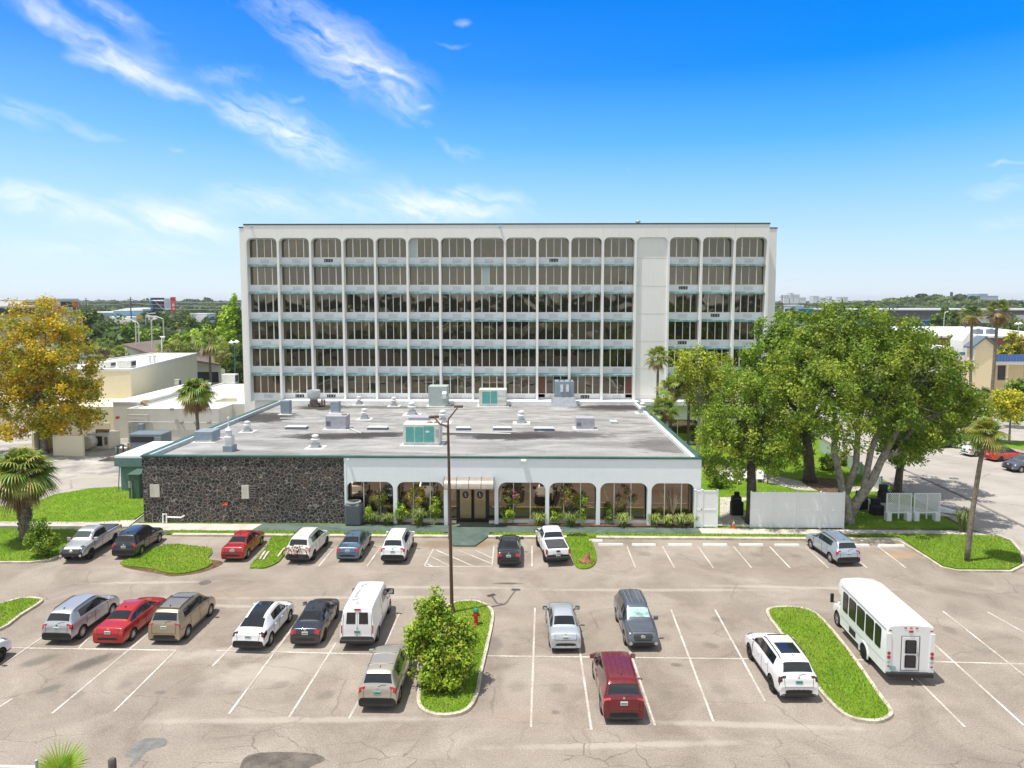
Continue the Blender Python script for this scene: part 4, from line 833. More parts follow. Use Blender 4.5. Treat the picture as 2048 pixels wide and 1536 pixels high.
def car_body(spec):
    """returns evaluated mesh data: dict material-key -> (verts, faces); plus a BVH of everything"""
    W = spec['W']; S = spec['st']; n = 2*NH
    bm = bmesh.new(); rows = [[bm.verts.new(p) for p in ring(s, W)] for s in S]
    keys = ['paint', 'glass', 'trim', 'tail', 'head', 'roof', 'arch']
    def key_of(k, j):
        jj = j if j < NH else 2*NH-1-j       # 0..11, symmetric
        return spec['zone'](k, jj)
    for k in range(len(S)-1):
        for j in range(n):
            f = bm.faces.new((rows[k][j], rows[k][(j+1) % n], rows[k+1][(j+1) % n], rows[k+1][j])); f.material_index = keys.index(key_of(k, j))
            f.smooth = True
    cf = bm.faces.new(rows[0][::-1]); cf.material_index = 2; cf = bm.faces.new(rows[-1]); cf.material_index = 2
    bmesh.ops.recalc_face_normals(bm, faces=bm.faces[:])
    me = bpy.data.meshes.new('tmp'); bm.to_mesh(me); bm.free()
    for q in keys: me.materials.append(trimm)
    ob = bpy.data.objects.new('tmp', me); COL.objects.link(ob)
    ss = ob.modifiers.new('s', 'SUBSURF'); ss.levels = 2; ss.render_levels = 2
    cuts = []
    for wy in spec['axles']:
        for sd in (-1, 1):
            cb = MB(); T = Matrix.Translation((sd*(W/2+.12), wy, spec['wr']+.0))@Matrix.Rotation(R(90), 4, 'Y'); ra = spec['wr']*1.17
            cb.lathe([(ra, -.42), (ra, .42)], 32, T); cm = bpy.data.meshes.new('cut'); cm.from_pydata(cb.v, [], cb.f); cm.update()
            bmc = bmesh.new(); bmc.from_mesh(cm); bmesh.ops.recalc_face_normals(bmc, faces=bmc.faces[:]); bmc.to_mesh(cm); bmc.free()
            co_ = bpy.data.objects.new('cut', cm); COL.objects.link(co_); cuts.append(co_)
            bo = ob.modifiers.new('b', 'BOOLEAN'); bo.operation = 'DIFFERENCE'; bo.object = co_; bo.solver = 'EXACT'
    dg = bpy.context.evaluated_depsgraph_get(); ev = ob.evaluated_get(dg); mm = bpy.data.meshes.new_from_object(ev)
    for c_ in cuts: m_ = c_.data; bpy.data.objects.remove(c_); bpy.data.meshes.remove(m_)
    bpy.data.objects.remove(ob)
    V = [v.co.copy() for v in mm.vertices]; out = {}
    allf = []
    for p in mm.polygons:
        kk = keys[min(p.material_index, len(keys)-1)]; c = p.center
        for wy in spec['axles']:
            rr_ = math.hypot(c.y-wy, c.z-spec['wr']); ra = spec['wr']*1.17
            nr = abs(p.normal.x)
            if rr_ < ra+.004 and abs(c.x) > W/2-.31 and (nr < .35 and abs(rr_-ra) < .02 or abs(abs(c.x)-(W/2-.30)) < .02): kk = 'arch'
        out.setdefault(kk, []).append(tuple(p.vertices)); allf.append(tuple(p.vertices))
    bvh = BVHTree.FromPolygons(V, allf); bpy.data.meshes.remove(mm)
    return V, out, bvh
def submesh(V, F, name, mat, smooth=True):
    used = sorted({i for f in F for i in f}); mp = {a: b for b, a in enumerate(used)}
    me = bpy.data.meshes.new(name); me.from_pydata([V[i] for i in used], [], [tuple(mp[i] for i in f) for f in F]); me.materials.append(mat)
    if smooth: me.polygons.foreach_set('use_smooth', [True]*len(me.polygons)); me.set_sharp_from_angle(angle=R(38))
    me.update(); return me
def islands(F):
    par = {}
    def find(a):
        while par.setdefault(a, a) != a: par[a] = par[par[a]]; a = par[a]
        return a
    for f in F:
        for i in f[1:]: par[find(i)] = find(f[0])
    g = {}
    for f in F: g.setdefault(find(f[0]), []).append(f)
    return list(g.values())

def mkcar(name, label, cat, spec, pcol, loc, rz, **o):
    V, parts, bvh = car_body(spec)
    t_ = thing(name, label, cat, loc, rz); W, Lr, Lf = spec['W'], spec['st'][0][0], spec['st'][-1][0]
    body = link('body', submesh(V, parts['paint'], 'body', pcol), t_)
    for isl in islands(parts.get('arch', [])): link('wheel_arch', submesh(V, isl, 'wheel_arch', trimm), body)
    if 'trim' in parts: link('bumper_trim', submesh(V, parts['trim'], 'bumper_trim', trimm), t_)
    for isl in islands(parts.get('roof', [])): link('roof_panel', submesh(V, isl, 'roof_panel', o.get('roofm', carglass)), t_)
    ws_y = spec.get('wsy', .6)
    for isl in islands(parts.get('glass', [])):
        c = sum((V[i] for f in isl for i in f), Vector())/sum(len(f) for f in isl)
        ys = [V[i].y for f in isl for i in f]
        if abs(c.x) > W*.25: nm, gm_ = 'side_window', carglass
        elif c.y > 0: nm, gm_ = 'windshield', o.get('wsm', clearglass)
        else: nm, gm_ = 'rear_window', o.get('rwm', carglass)
        link(nm, submesh(V, isl, nm, gm_), t_)
    for isl in islands(parts.get('tail', [])): link('tail_light', submesh(V, isl, 'tail_light', o.get('tailm', redl)), t_)
    for isl in islands(parts.get('head', [])): link('headlight', submesh(V, isl, 'headlight', headm), t_)
    # wheels
    mt, mr, md = wheel_meshes(spec['wr'], o.get('rim', 'a'))
    for wy in spec['axles']:
        for sd in (-1, 1):
            wo = link('wheel', mt, t_, (sd*(W/2-.125), wy, spec['wr'])); wo.rotation_euler = (rnd.uniform(0, 6), 0, 0 if sd > 0 else math.pi)
            link('rim', mr, wo); link('brake', md, wo)
    def side(y, z, sd):
        h = bvh.ray_cast(Vector((sd*3, y, z)), Vector((-sd, 0, 0))); return h[0]
    def rear(x, z): h = bvh.ray_cast(Vector((x, -9, z)), Vector((0, 1, 0))); return h[0]
    def front(x, z): h = bvh.ray_cast(Vector((x, 9, z)), Vector((0, -1, 0))); return h[0]
    def top(x, y): h = bvh.ray_cast(Vector((x, y, 5)), Vector((0, 0, -1))); return h[0]
    def tube_on(pts, r, nm, mat, par=t_, n=5):
        pts = [p for p in pts if p is not None]
        if len(pts) > 1: m = MB(); m.tube(pts, r, n); return m.build(nm, mat, par, smooth=60)
    zl = spec['belt']
    # seams
    sm = MB()
    for sd in (-1, 1):
        for y0, z0, y1, z1 in spec.get('seams', ()):
            pts = [side(y0+(y1-y0)*q/7, z0+(z1-z0)*q/7, sd) for q in range(8)]; pts = [p for p in pts if p is not None]
            if len(pts) > 1: sm.tube(pts, .011, 4)
    for path in spec.get('rseams', ()):
        pts = []
        for (x0, z0), (x1, z1) in zip(path[:-1], path[1:]): pts += [rear(x0+(x1-x0)*q/5, z0+(z1-z0)*q/5) for q in range(6)]
        pts = [p for p in pts if p is not None]
        if len(pts) > 1: sm.tube(pts, .011, 4)
    for path in spec.get('tseams', ()):
        pts = []
        for (x0, y0), (x1, y1) in zip(path[:-1], path[1:]): pts += [top(x0+(x1-x0)*q/6, y0+(y1-y0)*q/6) for q in range(7)]
        pts = [p for p in pts if p is not None]
        if len(pts) > 1: sm.tube(pts, .009, 4)
    if sm.v: sm.build('panel_gap', M('panel_gap', (.02, .02, .02), .8, var=0), body)
    # handles
    for sd in (-1, 1):
        for y in spec.get('handles', ()):
            p = side(y, zl-.14, sd)
            if p: tube_on([p+Vector((sd*.015, -.1, 0)), p+Vector((sd*.03, 0, 0)), p+Vector((sd*.015, .1, 0))], .018, 'door_handle', o.get('handm', pcol))
    # mirrors
    my = spec['mirror'];
    for sd in (-1, 1):
        p = side(my, zl+.0, sd)
        if p is None: continue
        T = Matrix.Translation(p+Vector((sd*.14, 0, .09)))@Matrix.Rotation(sd*R(-12), 4, 'Z'); s_ = spec.get('ms', 1.); m = MB()
        m.rbox((-.12*s_, -.05, -.09*s_), (.12*s_, .08, .09*s_), .035, T); m.tube([p+Vector((-sd*.02, .02, .0)), p+Vector((sd*.1, .02, .05))], .03, 6); mo = m.build('mirror', o.get('mirm', pcol), t_)
        m = MB(); m.box((-.1*s_, -.06, -.07*s_), (.1*s_, -.052, .07*s_), T); m.build('mirror_glass', chrome, mo)
    # plates
    if not o.get('noplate'):
        zp = spec['plate']; p = rear(0, zp)
        if p:
            m = MB(); m.box((-.155, p.y-.03, zp-.078), (.155, p.y-.002, zp+.078)); po_ = m.build('number_plate', o.get('platem', platem), t_)
            m = MB(); [m.box((x, p.y-.034, zp-.035), (x+.028, p.y-.031, zp+.035)) for x in (-.125, -.085, -.045, .025, .065, .10)]; m.box((-.02, p.y-.034, zp-.03), (.015, p.y-.031, zp+.03)); m.build('plate_marks', plateg, po_)
    if o.get('logo', True):
        zq = spec.get('logo', spec['plate']+.2); p = rear(0, zq)
        if p: m = MB(); m.lathe([(0, 0), (.055, 0), (.05, .012)], 14, Matrix.Translation(p+Vector((0, -.012, 0)))@Matrix.Rotation(R(90), 4, 'X')); m.build('badge', chrome, t_)
    # rear wiper, rails, antenna, exhausts
    if spec.get('wiper'):
        x0, z0 = 0, spec['wiper']; tube_on([rear(.02, z0), rear(.18, z0+.05), rear(.38, z0+.06)], .014, 'rear_wiper', trimm)
    rl = spec.get('rails')
    if rl and not o.get('norails'):
        for sd in (-1, 1):
            pts = [top(sd*rl[2], rl[0]+(rl[1]-rl[0])*q/8) for q in range(9)]; pts = [p+Vector((0, 0, .05 if 0 < i < 8 else .0)) for i, p in enumerate(pts) if p]
            tube_on(pts, .022, 'roof_rail', o.get('railm', trimm))
        for y in o.get('bars', ()):
            a, b_ = top(-rl[2], y), top(rl[2], y); tube_on([a+Vector((0, 0, .07)), b_+Vector((0, 0, .07))], .022, 'cross_bar', o.get('railm', trimm))
    ay = spec.get('ant')
    if ay is not None and not o.get('noant'):
        p = top(0, ay)
        if p: m = MB(); m.loft([[(-.02, p.y-.07, p.z-.01), (.02, p.y-.07, p.z-.01), (.02, p.y+.09, p.z-.01), (-.02, p.y+.09, p.z-.01)], [(-.005, p.y-.07, p.z+.06), (.005, p.y-.07, p.z+.06), (.005, p.y-.02, p.z+.06), (-.005, p.y-.02, p.z+.06)]]); m.build('antenna', o.get('antm', trimm), t_)
    for x in o.get('exh', ()):
        p = rear(x, spec['st'][1][1]+.1)
        if p: m = MB(); m.lathe([(.045, 0), (.045, .2), (.035, .2), (.035, 0)], 12, Matrix.Translation((x, p.y+.16, spec['st'][0][1]-.02))@Matrix.Rotation(R(90), 4, 'X')); m.build('exhaust', chrome, t_)
    if spec.get('roofgroove') :
        gm_ = MB()
        for x in spec['roofgroove'][2]:
            for sd in (-1, 1):
                pts = [top(sd*x, spec['roofgroove'][0]+(spec['roofgroove'][1]-spec['roofgroove'][0])*q/8) for q in range(9)]
                gm_.tube([p+Vector((0, 0, -.004)) for p in pts if p], .014, 4)
        gm_.build('roof_groove', M('panel_gap', (.02,)*3) if o.get('groovedark') else M('groove', (.3, .3, .32), .5), body)
    # front face: grille and fog lamps, only on cars that show their nose
    if o.get('grille'):
        gw, z0, z1 = o['grille']; pts = []
        rowsN = 6; colsN = 8; m = MB(); vs = []
        for r__ in range(rowsN+1):
            for c_ in range(colsN+1):
                z = z0+(z1-z0)*r__/rowsN; ww = gw*(1-.18*abs(2*r__/rowsN-1.15)); x = -ww+2*ww*c_/colsN; p = front(x, z); vs.append((p or Vector((x, Lf, z)))+Vector((0, .012, 0)))
        m.add(vs, [(r__*(colsN+1)+c_, r__*(colsN+1)+c_+1, (r__+1)*(colsN+1)+c_+1, (r__+1)*(colsN+1)+c_) for r__ in range(rowsN) for c_ in range(colsN)]); go = m.build('grille', trimm, t_, smooth=True)
        m = MB()
        for r__ in range(1, 5): z = z0+(z1-z0)*r__/5; m.tube([(front(-gw*.9+gw*1.8*q/6, z) or Vector((0, Lf, z)))+Vector((0, .02, 0)) for q in range(7)], .008, 4)
        m.build('grille_bar', M('grille_bar', (.12, .12, .13), .4, .6), go)
        p = front(0, (z0+z1)/2+.04); m = MB(); m.lathe([(0, 0), (.09, 0), (.08, .015)], 16, Matrix.Translation(p+Vector((0, .035, 0)))@Matrix.Rotation(R(-90), 4, 'X')@Matrix.Diagonal((1.5, 1, 1, 1))); m.build('badge', chrome, t_)
        for sd in (-1, 1):
            p = front(sd*W*.38, z0-.12)
            if p: m = MB(); m.lathe([(0, 0), (.09, 0), (.09, .02)], 12, Matrix.Translation(p+Vector((0, .03, 0)))@Matrix.Rotation(R(-90), 4, 'X')); m.build('fog_light', clr, t_)
        if o.get('fplate'):
            p = front(0, z0-.14); m = MB(); m.box((-.155, p.y, p.z-.07), (.155, p.y+.03, p.z+.07)); m.build('number_plate', platem, t_)
    t_['_bvh'] = 0; del t_['_bvh']
    return t_, dict(side=side, rear=rear, top=top, front=front, tube_on=tube_on)

def sx_(st, L0, L1): return [(y*L1/L0,)+tuple(r__) for y, *r__ in st]
def scale_spec(sp, W=None, L=1., H=1., wr=None):
    q = dict(sp); q['st'] = [(y*L, zb*H if zb > .3 else zb, zl*H, zt*H, a, b) for y, zb, zl, zt, a, b in sp['st']]
    if W: q['W'] = W
    q['axles'] = tuple(a*L for a in sp['axles']); q['belt'] = sp['belt']*H; q['plate'] = sp['plate']*H; q['mirror'] = sp['mirror']*L
    for k_ in ('wiper', 'logo'):
        if k_ in sp and sp[k_]: q[k_] = sp[k_]*H
    if sp.get('ant') is not None: q['ant'] = sp['ant']*L
    if sp.get('rails'): q['rails'] = (sp['rails'][0]*L, sp['rails'][1]*L, sp['rails'][2]*(W or sp['W'])/sp['W'])
    q['seams'] = [(a*L, b*H, c*L, d*H) for a, b, c, d in sp.get('seams', ())]
    q['rseams'] = [[(x*(W or sp['W'])/sp['W'], z*H) for x, z in p] for p in sp.get('rseams', ())]
    q['tseams'] = [[(x*(W or sp['W'])/sp['W'], y*L) for x, y in p] for p in sp.get('tseams', ())]
    q['handles'] = tuple(a*L for a in sp.get('handles', ()))
    if wr: q['wr'] = wr
    return q

# --- sedan
def zone_sedan(k, j):
    if 3 <= k <= 3: pass
    if k in (0,) and j <= 10: return 'paint'
    if k in (2, 3) and j in (7, 8, 9) : return 'tail'
    if k in (2, 3, 4) and j in (6,): return 'tail'
    if k == 8 and j >= 9: return 'glass'
    if k == 8+5 and j >= 9: return 'glass'
    if j == 7 and 8 <= k <= 13 and k not in (10,) : return 'glass'
    if j == 7 and k == 10: return 'trim'
    if k in (17, 18) and j in (7, 8, 9): return 'head'
    if j in (0, 1) : return 'trim'
    return 'paint'
SEDAN = dict(W=1.82, wr=.335, belt=.93, axles=(-1.42, 1.38), plate=.80, mirror=.86, ant=-.62, zone=zone_sedan, logo=.955,
    st=[(-2.36, .42, .50, .54, .80, .62), (-2.37, .30, .60, .66, .90, .74), (-2.345, .24, .72, .775, .94, .78), (-2.31, .22, .80, .865, .955, .80), (-2.26, .21, .91, .975, .96, .80), (-2.20, .21, .955, 1.02, .97, .80),
        (-1.85, .20, .965, 1.045, .985, .78), (-1.62, .20, .965, 1.05, .99, .76), (-1.56, .20, .965, 1.07, .99, .74), (-.92, .20, .95, 1.385, 1., .60), (-.22, .20, .94, 1.45, 1., .61), (-.12, .20, .94, 1.452, 1., .61),
        (.32, .20, .93, 1.43, 1., .60), (.40, .20, .93, 1.405, 1., .60), (1.10, .20, .92, 1.045, .995, .72), (1.20, .20, .90, .995, .99, .78), (1.75, .20, .84, .925, .98, .79), (2.08, .21, .74, .83, .95, .78), (2.22, .22, .64, .73, .91, .72), (2.31, .25, .52, .60, .84, .66), (2.33, .32, .44, .48, .74, .55)],
    seams=[(-.17, .3, -.17, .93), (.98, .3, .98, .9), (-1.02, .50, -.98, .95), (-1.0, .25, -.17, .25)], rseams=[[(-.62, .99), (-.60, .70), (.60, .70), (.62, .99)]], tseams=[[(-.72, 1.2), (-.66, 2.0), (.66, 2.0), (.72, 1.2)]], handles=(-.75, .15))
# --- crossover / SUV
def zone_suv(k, j):
    if j in (0, 1): return 'trim'
    if k <= (0 if j > 4 else 1): return 'trim'
    if k in (3, 4) and j in (7, 8): return 'tail'
    if k == 4 and j == 9: return 'tail'
    if k in (3, 4, 5) and j in (5, 6): return 'tail'
    if k == 6 and j >= 9: return 'glass'
    if k == 13 and j >= 9: return 'glass'
    if j == 7 and 8 <= k <= 13 and k != 10: return 'glass'
    if j == 7 and k == 10: return 'trim'
    if k in (16, 17) and j in (7, 8, 9): return 'head'
    if j == 2 : return 'trim'
    return 'paint'
SUV = dict(W=1.86, wr=.36, belt=1.06, axles=(-1.38, 1.36), plate=.88, mirror=.88, ant=-1.55, zone=zone_suv, wiper=1.1, rails=(-1.7, .25, .62), logo=1.04,
    st=[(-2.30, .40, .50, .55, .84, .74), (-2.335, .34, .64, .70, .93, .82), (-2.30, .29, .72, .77, .955, .84), (-2.285, .27, .85, .91, .965, .84), (-2.26, .26, .97, 1.02, .97, .84), (-2.20, .25, 1.06, 1.13, .975, .80), (-2.17, .25, 1.07, 1.16, .978, .78),
        (-1.93, .24, 1.075, 1.60, .985, .655), (-1.55, .24, 1.075, 1.655, .99, .665), (-.30, .23, 1.06, 1.68, 1., .67), (-.30+.0001+.10, .23, 1.06, 1.68, 1., .67), (.25, .23, 1.055, 1.665, 1., .665),
        (.34, .23, 1.055, 1.645, 1., .66), (.42, .23, 1.055, 1.62, 1., .65), (1.08, .23, 1.04, 1.19, .995, .74), (1.2, .23, 1.01, 1.11, .99, .79), (1.80, .24, .93, 1.02, .98, .80), (2.10, .25, .80, .90, .95, .78), (2.22, .27, .66, .76, .90, .74), (2.29, .30, .54, .62, .86, .70), (2.31, .36, .46, .5, .78, .62)],
    seams=[(-.25, .32, -.25, 1.06), (.95, .32, .95, 1.0), (-1.02, .62, -.95, 1.06), (-1., .33, -.25, .33)], rseams=[[(-.66, 1.05), (-.64, .66), (.64, .66), (.66, 1.05)]], tseams=[[(-.74, 1.2), (-.68, 2.0), (.68, 2.0), (.74, 1.2)]], handles=(-.78, .12))
def zone_van(k, j):
    if j in (0, 1): return 'trim'
    if k == 4 and j in (7, 8, 9): return 'tail'
    if k in (4, 5) and j in (5, 6): return 'tail'
    if k == 6 and j >= 9: return 'glass'
    if k == 13 and j >= 9: return 'glass'
    if j == 7 and 8 <= k <= 13 and k != 11: return 'glass'
    if j == 7 and k == 11: return 'trim'
    if k in (16, 17) and j in (7, 8, 9): return 'head'
    return 'paint'
MINI = dict(W=1.96, wr=.35, belt=1.08, axles=(-1.50, 1.52), plate=.92, mirror=1.18, ant=-1.6, zone=zone_van, wiper=1.14, rails=(-1.85, -.05, .66), logo=1.12,
    st=[(-2.47, .34, .46, .52, .86, .78), (-2.53, .26, .60, .66, .94, .84), (-2.50, .23, .72, .77, .965, .85), (-2.485, .22, .88, .94, .97, .85), (-2.46, .22, 1.0, 1.05, .975, .85), (-2.42, .21, 1.08, 1.14, .98, .82), (-2.40, .21, 1.09, 1.17, .982, .80),
        (-2.16, .21, 1.09, 1.66, .985, .70), (-1.75, .21, 1.085, 1.73, .99, .71), (-1.0, .20, 1.08, 1.755, 1., .715), (-.05, .20, 1.07, 1.755, 1., .715), (.08, .20, 1.07, 1.75, 1., .715),
        (.50, .20, 1.06, 1.715, 1., .70), (.62, .20, 1.06, 1.68, 1., .69), (1.48, .20, 1.03, 1.16, .99, .76), (1.60, .20, 1.0, 1.09, .985, .80), (2.05, .21, .90, .98, .97, .80), (2.32, .22, .76, .85, .94, .78), (2.46, .24, .60, .70, .88, .72), (2.53, .28, .48, .55, .82, .66), (2.54, .34, .42, .45, .74, .58)],
    seams=[(.02, .28, .02, 1.07), (1.25, .28, 1.25, 1.0), (-1.15, .55, -1.1, 1.08), (-1.1, .7, -2.3, .74)], rseams=[[(-.72, 1.06), (-.70, .60), (.70, .60), (.72, 1.06)]], handles=(-.15, .3))

def at_wheel(px, py, spec, sd, ax, rz):
    """car origin so that the wheel on side sd (+1 = its right) at axle index ax touches the ground at this spot"""
    g = G(px, py); off = Vector((sd*(spec['W']/2-.02), spec['axles'][ax], 0)); off.rotate(Matrix.Rotation(rz, 3, 'Z')); return (g.x-off.x, g.y-off.y, .004)
P = dict(silver=paint('paint_silver', (.50, .51, .53), .5, .3), red=paint('paint_red', (.42, .010, .012), .15, .25), red2=paint('paint_red_dark', (.34, .012, .014), .2, .25), tan=paint('paint_tan', (.40, .33, .23), .6, .3), white=paint('paint_white', (.78, .79, .81), 0, .25),
         pearl=paint('paint_pearl', (.76, .75, .69), .05, .25), dark=paint('paint_dark_grey', (.035, .038, .048), .5, .25), black=paint('paint_black', (.012, .013, .016), .3, .2), blue=paint('paint_slate_blue', (.10, .17, .27), .6, .28), paleblue=paint('paint_pale_silver', (.55, .60, .65), .55, .3),
         champ=paint('paint_champagne', (.50, .46, .39), .6, .3), maroon=paint('paint_maroon', (.17, .008, .016), .3, .22), grey=paint('paint_grey_blue', (.13, .15, .19), .6, .28), ice=paint('paint_ice', (.46, .53, .62), .6, .28), truck=paint('paint_truck_silver', (.52, .53, .54), .55, .3), brightred=paint('paint_bright_red', (.62, .015, .01), .1, .2))
CARS = []
def put(name, label, cat, spec, col, px, py, sd, ax, rz, **o):
    spec = scale_spec(spec, W=spec['W']*.915, L=.94, H=1.035, wr=spec['wr']*.965)
    r__ = mkcar(name, label, cat, spec, P[col], at_wheel(px, py, spec, sd, ax, R(rz)), R(rz), **o); CARS.append(r__[0]); return r__
B = 0.
# middle row, left to right
put('parked_car', 'silver crossover with red wraparound tail lights, leftmost of the middle row', 'car', scale_spec(SUV, W=1.84, L=1.0), 'silver', 166.5, 1276, 1, 0, -1.2, rim='b', norails=False)
put('parked_car', 'bright red sedan between the silver crossover and the tan minivan', 'car', scale_spec(SEDAN, W=1.86, L=1.03), 'red', 267.5, 1280, 1, 0, -1.0, rim='b')
put('minivan', 'tan minivan with full-width red tail lights and roof rack', 'minivan', scale_spec(MINI, W=1.92, L=.9), 'tan', 377, 1275.5, 1, 0, -1.2, rim='b', bars=(-1.6, -.4), exh=())
SPEV = scale_spec(SUV, W=1.90, L=1.02, H=.965); st_ = list(SPEV['st'])
SPEV['st'] = st_[:5]+[(-2.20, .25, 1.0, 1.08, .975, .80), (-1.98, .25, 1.03, 1.13, .98, .78), (-1.30, .24, 1.03, 1.46, .99, .63), (-.90, .24, 1.03, 1.56, 1., .64), (-.30, .23, 1.02, 1.61, 1., .655), (-.2, .23, 1.02, 1.612, 1., .655), (.25, .23, 1.01, 1.60, 1., .65), (.34, .23, 1.01, 1.58, 1., .65), (.42, .23, 1.01, 1.56, 1., .64)]+st_[14:]
def zone_ev(k, j):
    if k in (7, 8, 9, 10, 11, 12) and j >= 10: return 'roof'
    return zone_suv(k, j) if not (k in (1, 2) and j > 3) else 'paint'
SPEV['zone'] = zone_ev; SPEV['wiper'] = 0; SPEV['rails'] = None; SPEV['rseams'] = [[(-.66, 1.0), (-.60, .62), (.60, .62), (.66, 1.0)]]
put('electric_car', 'white electric crossover with one long dark glass roof and rear window', 'car', SPEV, 'white', 543, 1291, 1, 0, -2.2, rim='a', tailm=dkl, noant=True, logo=False)
put('parked_car', 'dark grey sedan with bright red tail lights left of the white van', 'car', scale_spec(SEDAN, W=1.78, L=1.0), 'dark', 650, 1281, 1, 0, 1., rim='ak')
# white work van
def zone_work(k, j):
    if j in (0, 1): return 'trim'
    if k in (0, 1): return 'trim'
    if k in (3, 4, 5) and j in (7, 8): return 'tail' if k != 5 else 'paint'
    if k == 13 and j >= 9: return 'glass'
    if j == 7 and k in (11, 12, 13): return 'glass'
    if k in (17,) and j in (7, 8, 9): return 'head'
    return 'paint'
WORK = dict(W=2.0, wr=.38, belt=1.25, axles=(-1.62, 1.9), plate=.92, mirror=1.62, zone=zone_work, ms=1.7,
    st=[(-2.72, .42, .5, .54, .90, .86), (-2.73, .36, .55, .60, .93, .88), (-2.66, .33, .62, .68, .96, .90), (-2.65, .32, .80, .86, .97, .90), (-2.64, .32, 1.0, 1.06, .975, .90), (-2.62, .32, 1.22, 1.30, .98, .88), (-2.60, .32, 1.25, 1.36, .982, .87),
        (-2.50, .31, 1.25, 2.0, .985, .80), (-2.38, .31, 1.25, 2.08, .99, .80), (-1.0, .31, 1.25, 2.11, 1., .81), (.9, .31, 1.25, 2.10, 1., .81), (1.05, .31, 1.24, 2.09, 1., .80),
        (1.25, .31, 1.22, 2.05, 1., .79), (1.35, .31, 1.21, 2.0, 1., .78), (1.95, .31, 1.18, 1.33, .99, .80), (2.05, .32, 1.14, 1.24, .98, .80), (2.5, .33, 1.0, 1.12, .96, .80), (2.68, .35, .86, .98, .92, .78), (2.74, .38, .62, .70, .88, .74), (2.76, .42, .52, .56, .82, .70)],
    seams=[(.98, .4, .98, 1.9), (1.85, .4, 1.85, 1.15), (-.5, .4, -.5, 1.9)], rseams=[[(0, .68), (0, 2.0)], [(-.8, .66), (.8, .66)], [(-.82, .70), (-.78, 1.98), (.78, 1.98), (.82, .70)]], handles=(1.2,), roofgroove=(-2.3, 1.1, (.15, .4, .62)))
vt, vf = put('work_van', 'big white cargo van with peeling roof paint and two rear door windows', 'van', WORK, 'white', 757, 1281, 1, 0, .6, rim='s', platem=platet, mirm=trimm, handm=trimm)
for s in (-1, 1):
    m = MB(); vs = []
    for u, v in ((0, 0), (1, 0), (1, 1), (0, 1)):
        x = s*(.09+.48*u-(.03*v if u else 0)); z = 1.35+.57*v; p = vf['rear'](x, z); vs.append(p+Vector((0, -.012, 0)))
    m.add(vs, [(0, 1, 2, 3)]); m.build('rear_window', carglass, vt)
    for y0, y1 in ((-.05, .38), (.45, .85)):
        m = MB(); m.add([vf['side'](y, z, s)+Vector((s*.012, 0, 0)) for y, z in ((y0, 1.38), (y1, 1.38), (y1, 1.86), (y0, 1.88))], [(0, 1, 2, 3)]); m.build('side_window', carglass, vt)
m = MB(); m.rbox((-.87, -2.69, .42), (.87, -2.50, .58), .03); m.build('rear_bumper', trimm, vt)
p = vf['top'](0, -2.28); m = MB(); m.box((-.16, p.y-.12, p.z-.04), (.16, p.y, p.z+.015)); m.build('brake_light', redl, vt)
pl = M('peeling_primer', (.36, .37, .38), .8, var=.5, scale=6)
for (x0, x1, y0, y1) in ((-.55, -.2, -1.6, -1.3), (-.5, -.32, -1.2, -.1), (-.45, -.3, .2, .7), (-.2, -.05, -2.1, -1.7), (-.3, -.1, .5, .95), (-.62, -.5, -2.2, -1.9)):
    m = MB(); ps = smooth_poly([(x0+rnd.uniform(0, .05), y0), (x1, y0+rnd.uniform(0, .1)), (x1-rnd.uniform(0, .07), (y0+y1)/2), (x1, y1), (x0+.03, y1-rnd.uniform(0, .15)), (x0-.03, (y0+y1)/2)], 3); m.add([vf['top'](x*.9, y*.93)+Vector((0, 0, .006)) for x, y in ps], [tuple(range(len(ps)))]); m.build('peeled_patch', pl, vt)
put('parked_car', 'pale silver sedan with clear tail lights and light cushions behind its rear glass', 'car', scale_spec(SEDAN, W=1.80, L=1.0), 'paleblue', 1098, 1291, -1, 0, 1.6, rim='b', tailm=clr, exh=(-.55, .55), mirm=trimm, noant=True)
GS = scale_spec(SUV, W=1.88, L=1.03, H=1.0); GS['roofgroove'] = (-1.7, .2, (.2, .42))
put('parked_car', 'blue-grey crossover facing the camera with a reflective sunshade in its windshield', 'car', GS, 'grey', 1311.5, 1287, -1, 1, 181.8, rim='b', grille=(.52, .60, .90), wsm=M('sunshade', (.42, .62, .60), .25, .3, var=.5, scale=3, coat=1.), railm=P['grey'])
# front kerb row
put('parked_car', 'dark green-grey crossover beside the silver pickup, sun glinting on its rear window', 'car', scale_spec(SUV, W=1.86, L=1.0), 'dark', 284.5, 1110.5, 1, 0, 2.4, rim='a')
put('parked_car', 'deep red sedan right of the round grass patch', 'car', scale_spec(SEDAN, W=1.80, L=.98), 'red2', 497.6, 1116, 1, 0, 1.2, rim='b', platem=platem)
bk, bf = put('parked_car', 'off-white crossover with black wheels carrying a bicycle on its tailgate', 'car', scale_spec(SUV, W=1.92, L=1.05, H=1.03), 'pearl', 629, 1119.5, 1, 0, -2.2, rim='ak', tailm=M('lens_pink', (.5, .14, .15), .15, var=.3, coat=1.))
put('parked_car', 'slate blue sedan between the two white crossovers', 'car', scale_spec(SEDAN, W=1.78, L=.98), 'blue', 724, 1116.5, 1, 0, 0, rim='b')
put('parked_car', 'white crossover with a black lower bumper left of the striped bay', 'car', scale_spec(SUV, W=1.86, L=1.02, H=1.02), 'white', 814, 1120.5, 1, 0, 0, rim='a')
put('parked_car', 'small black sedan with a rear spoiler right of the striped bay', 'car', scale_spec(SEDAN, W=1.76, L=.97), 'black', 995, 1126.5, -1, 0, 0, rim='b')
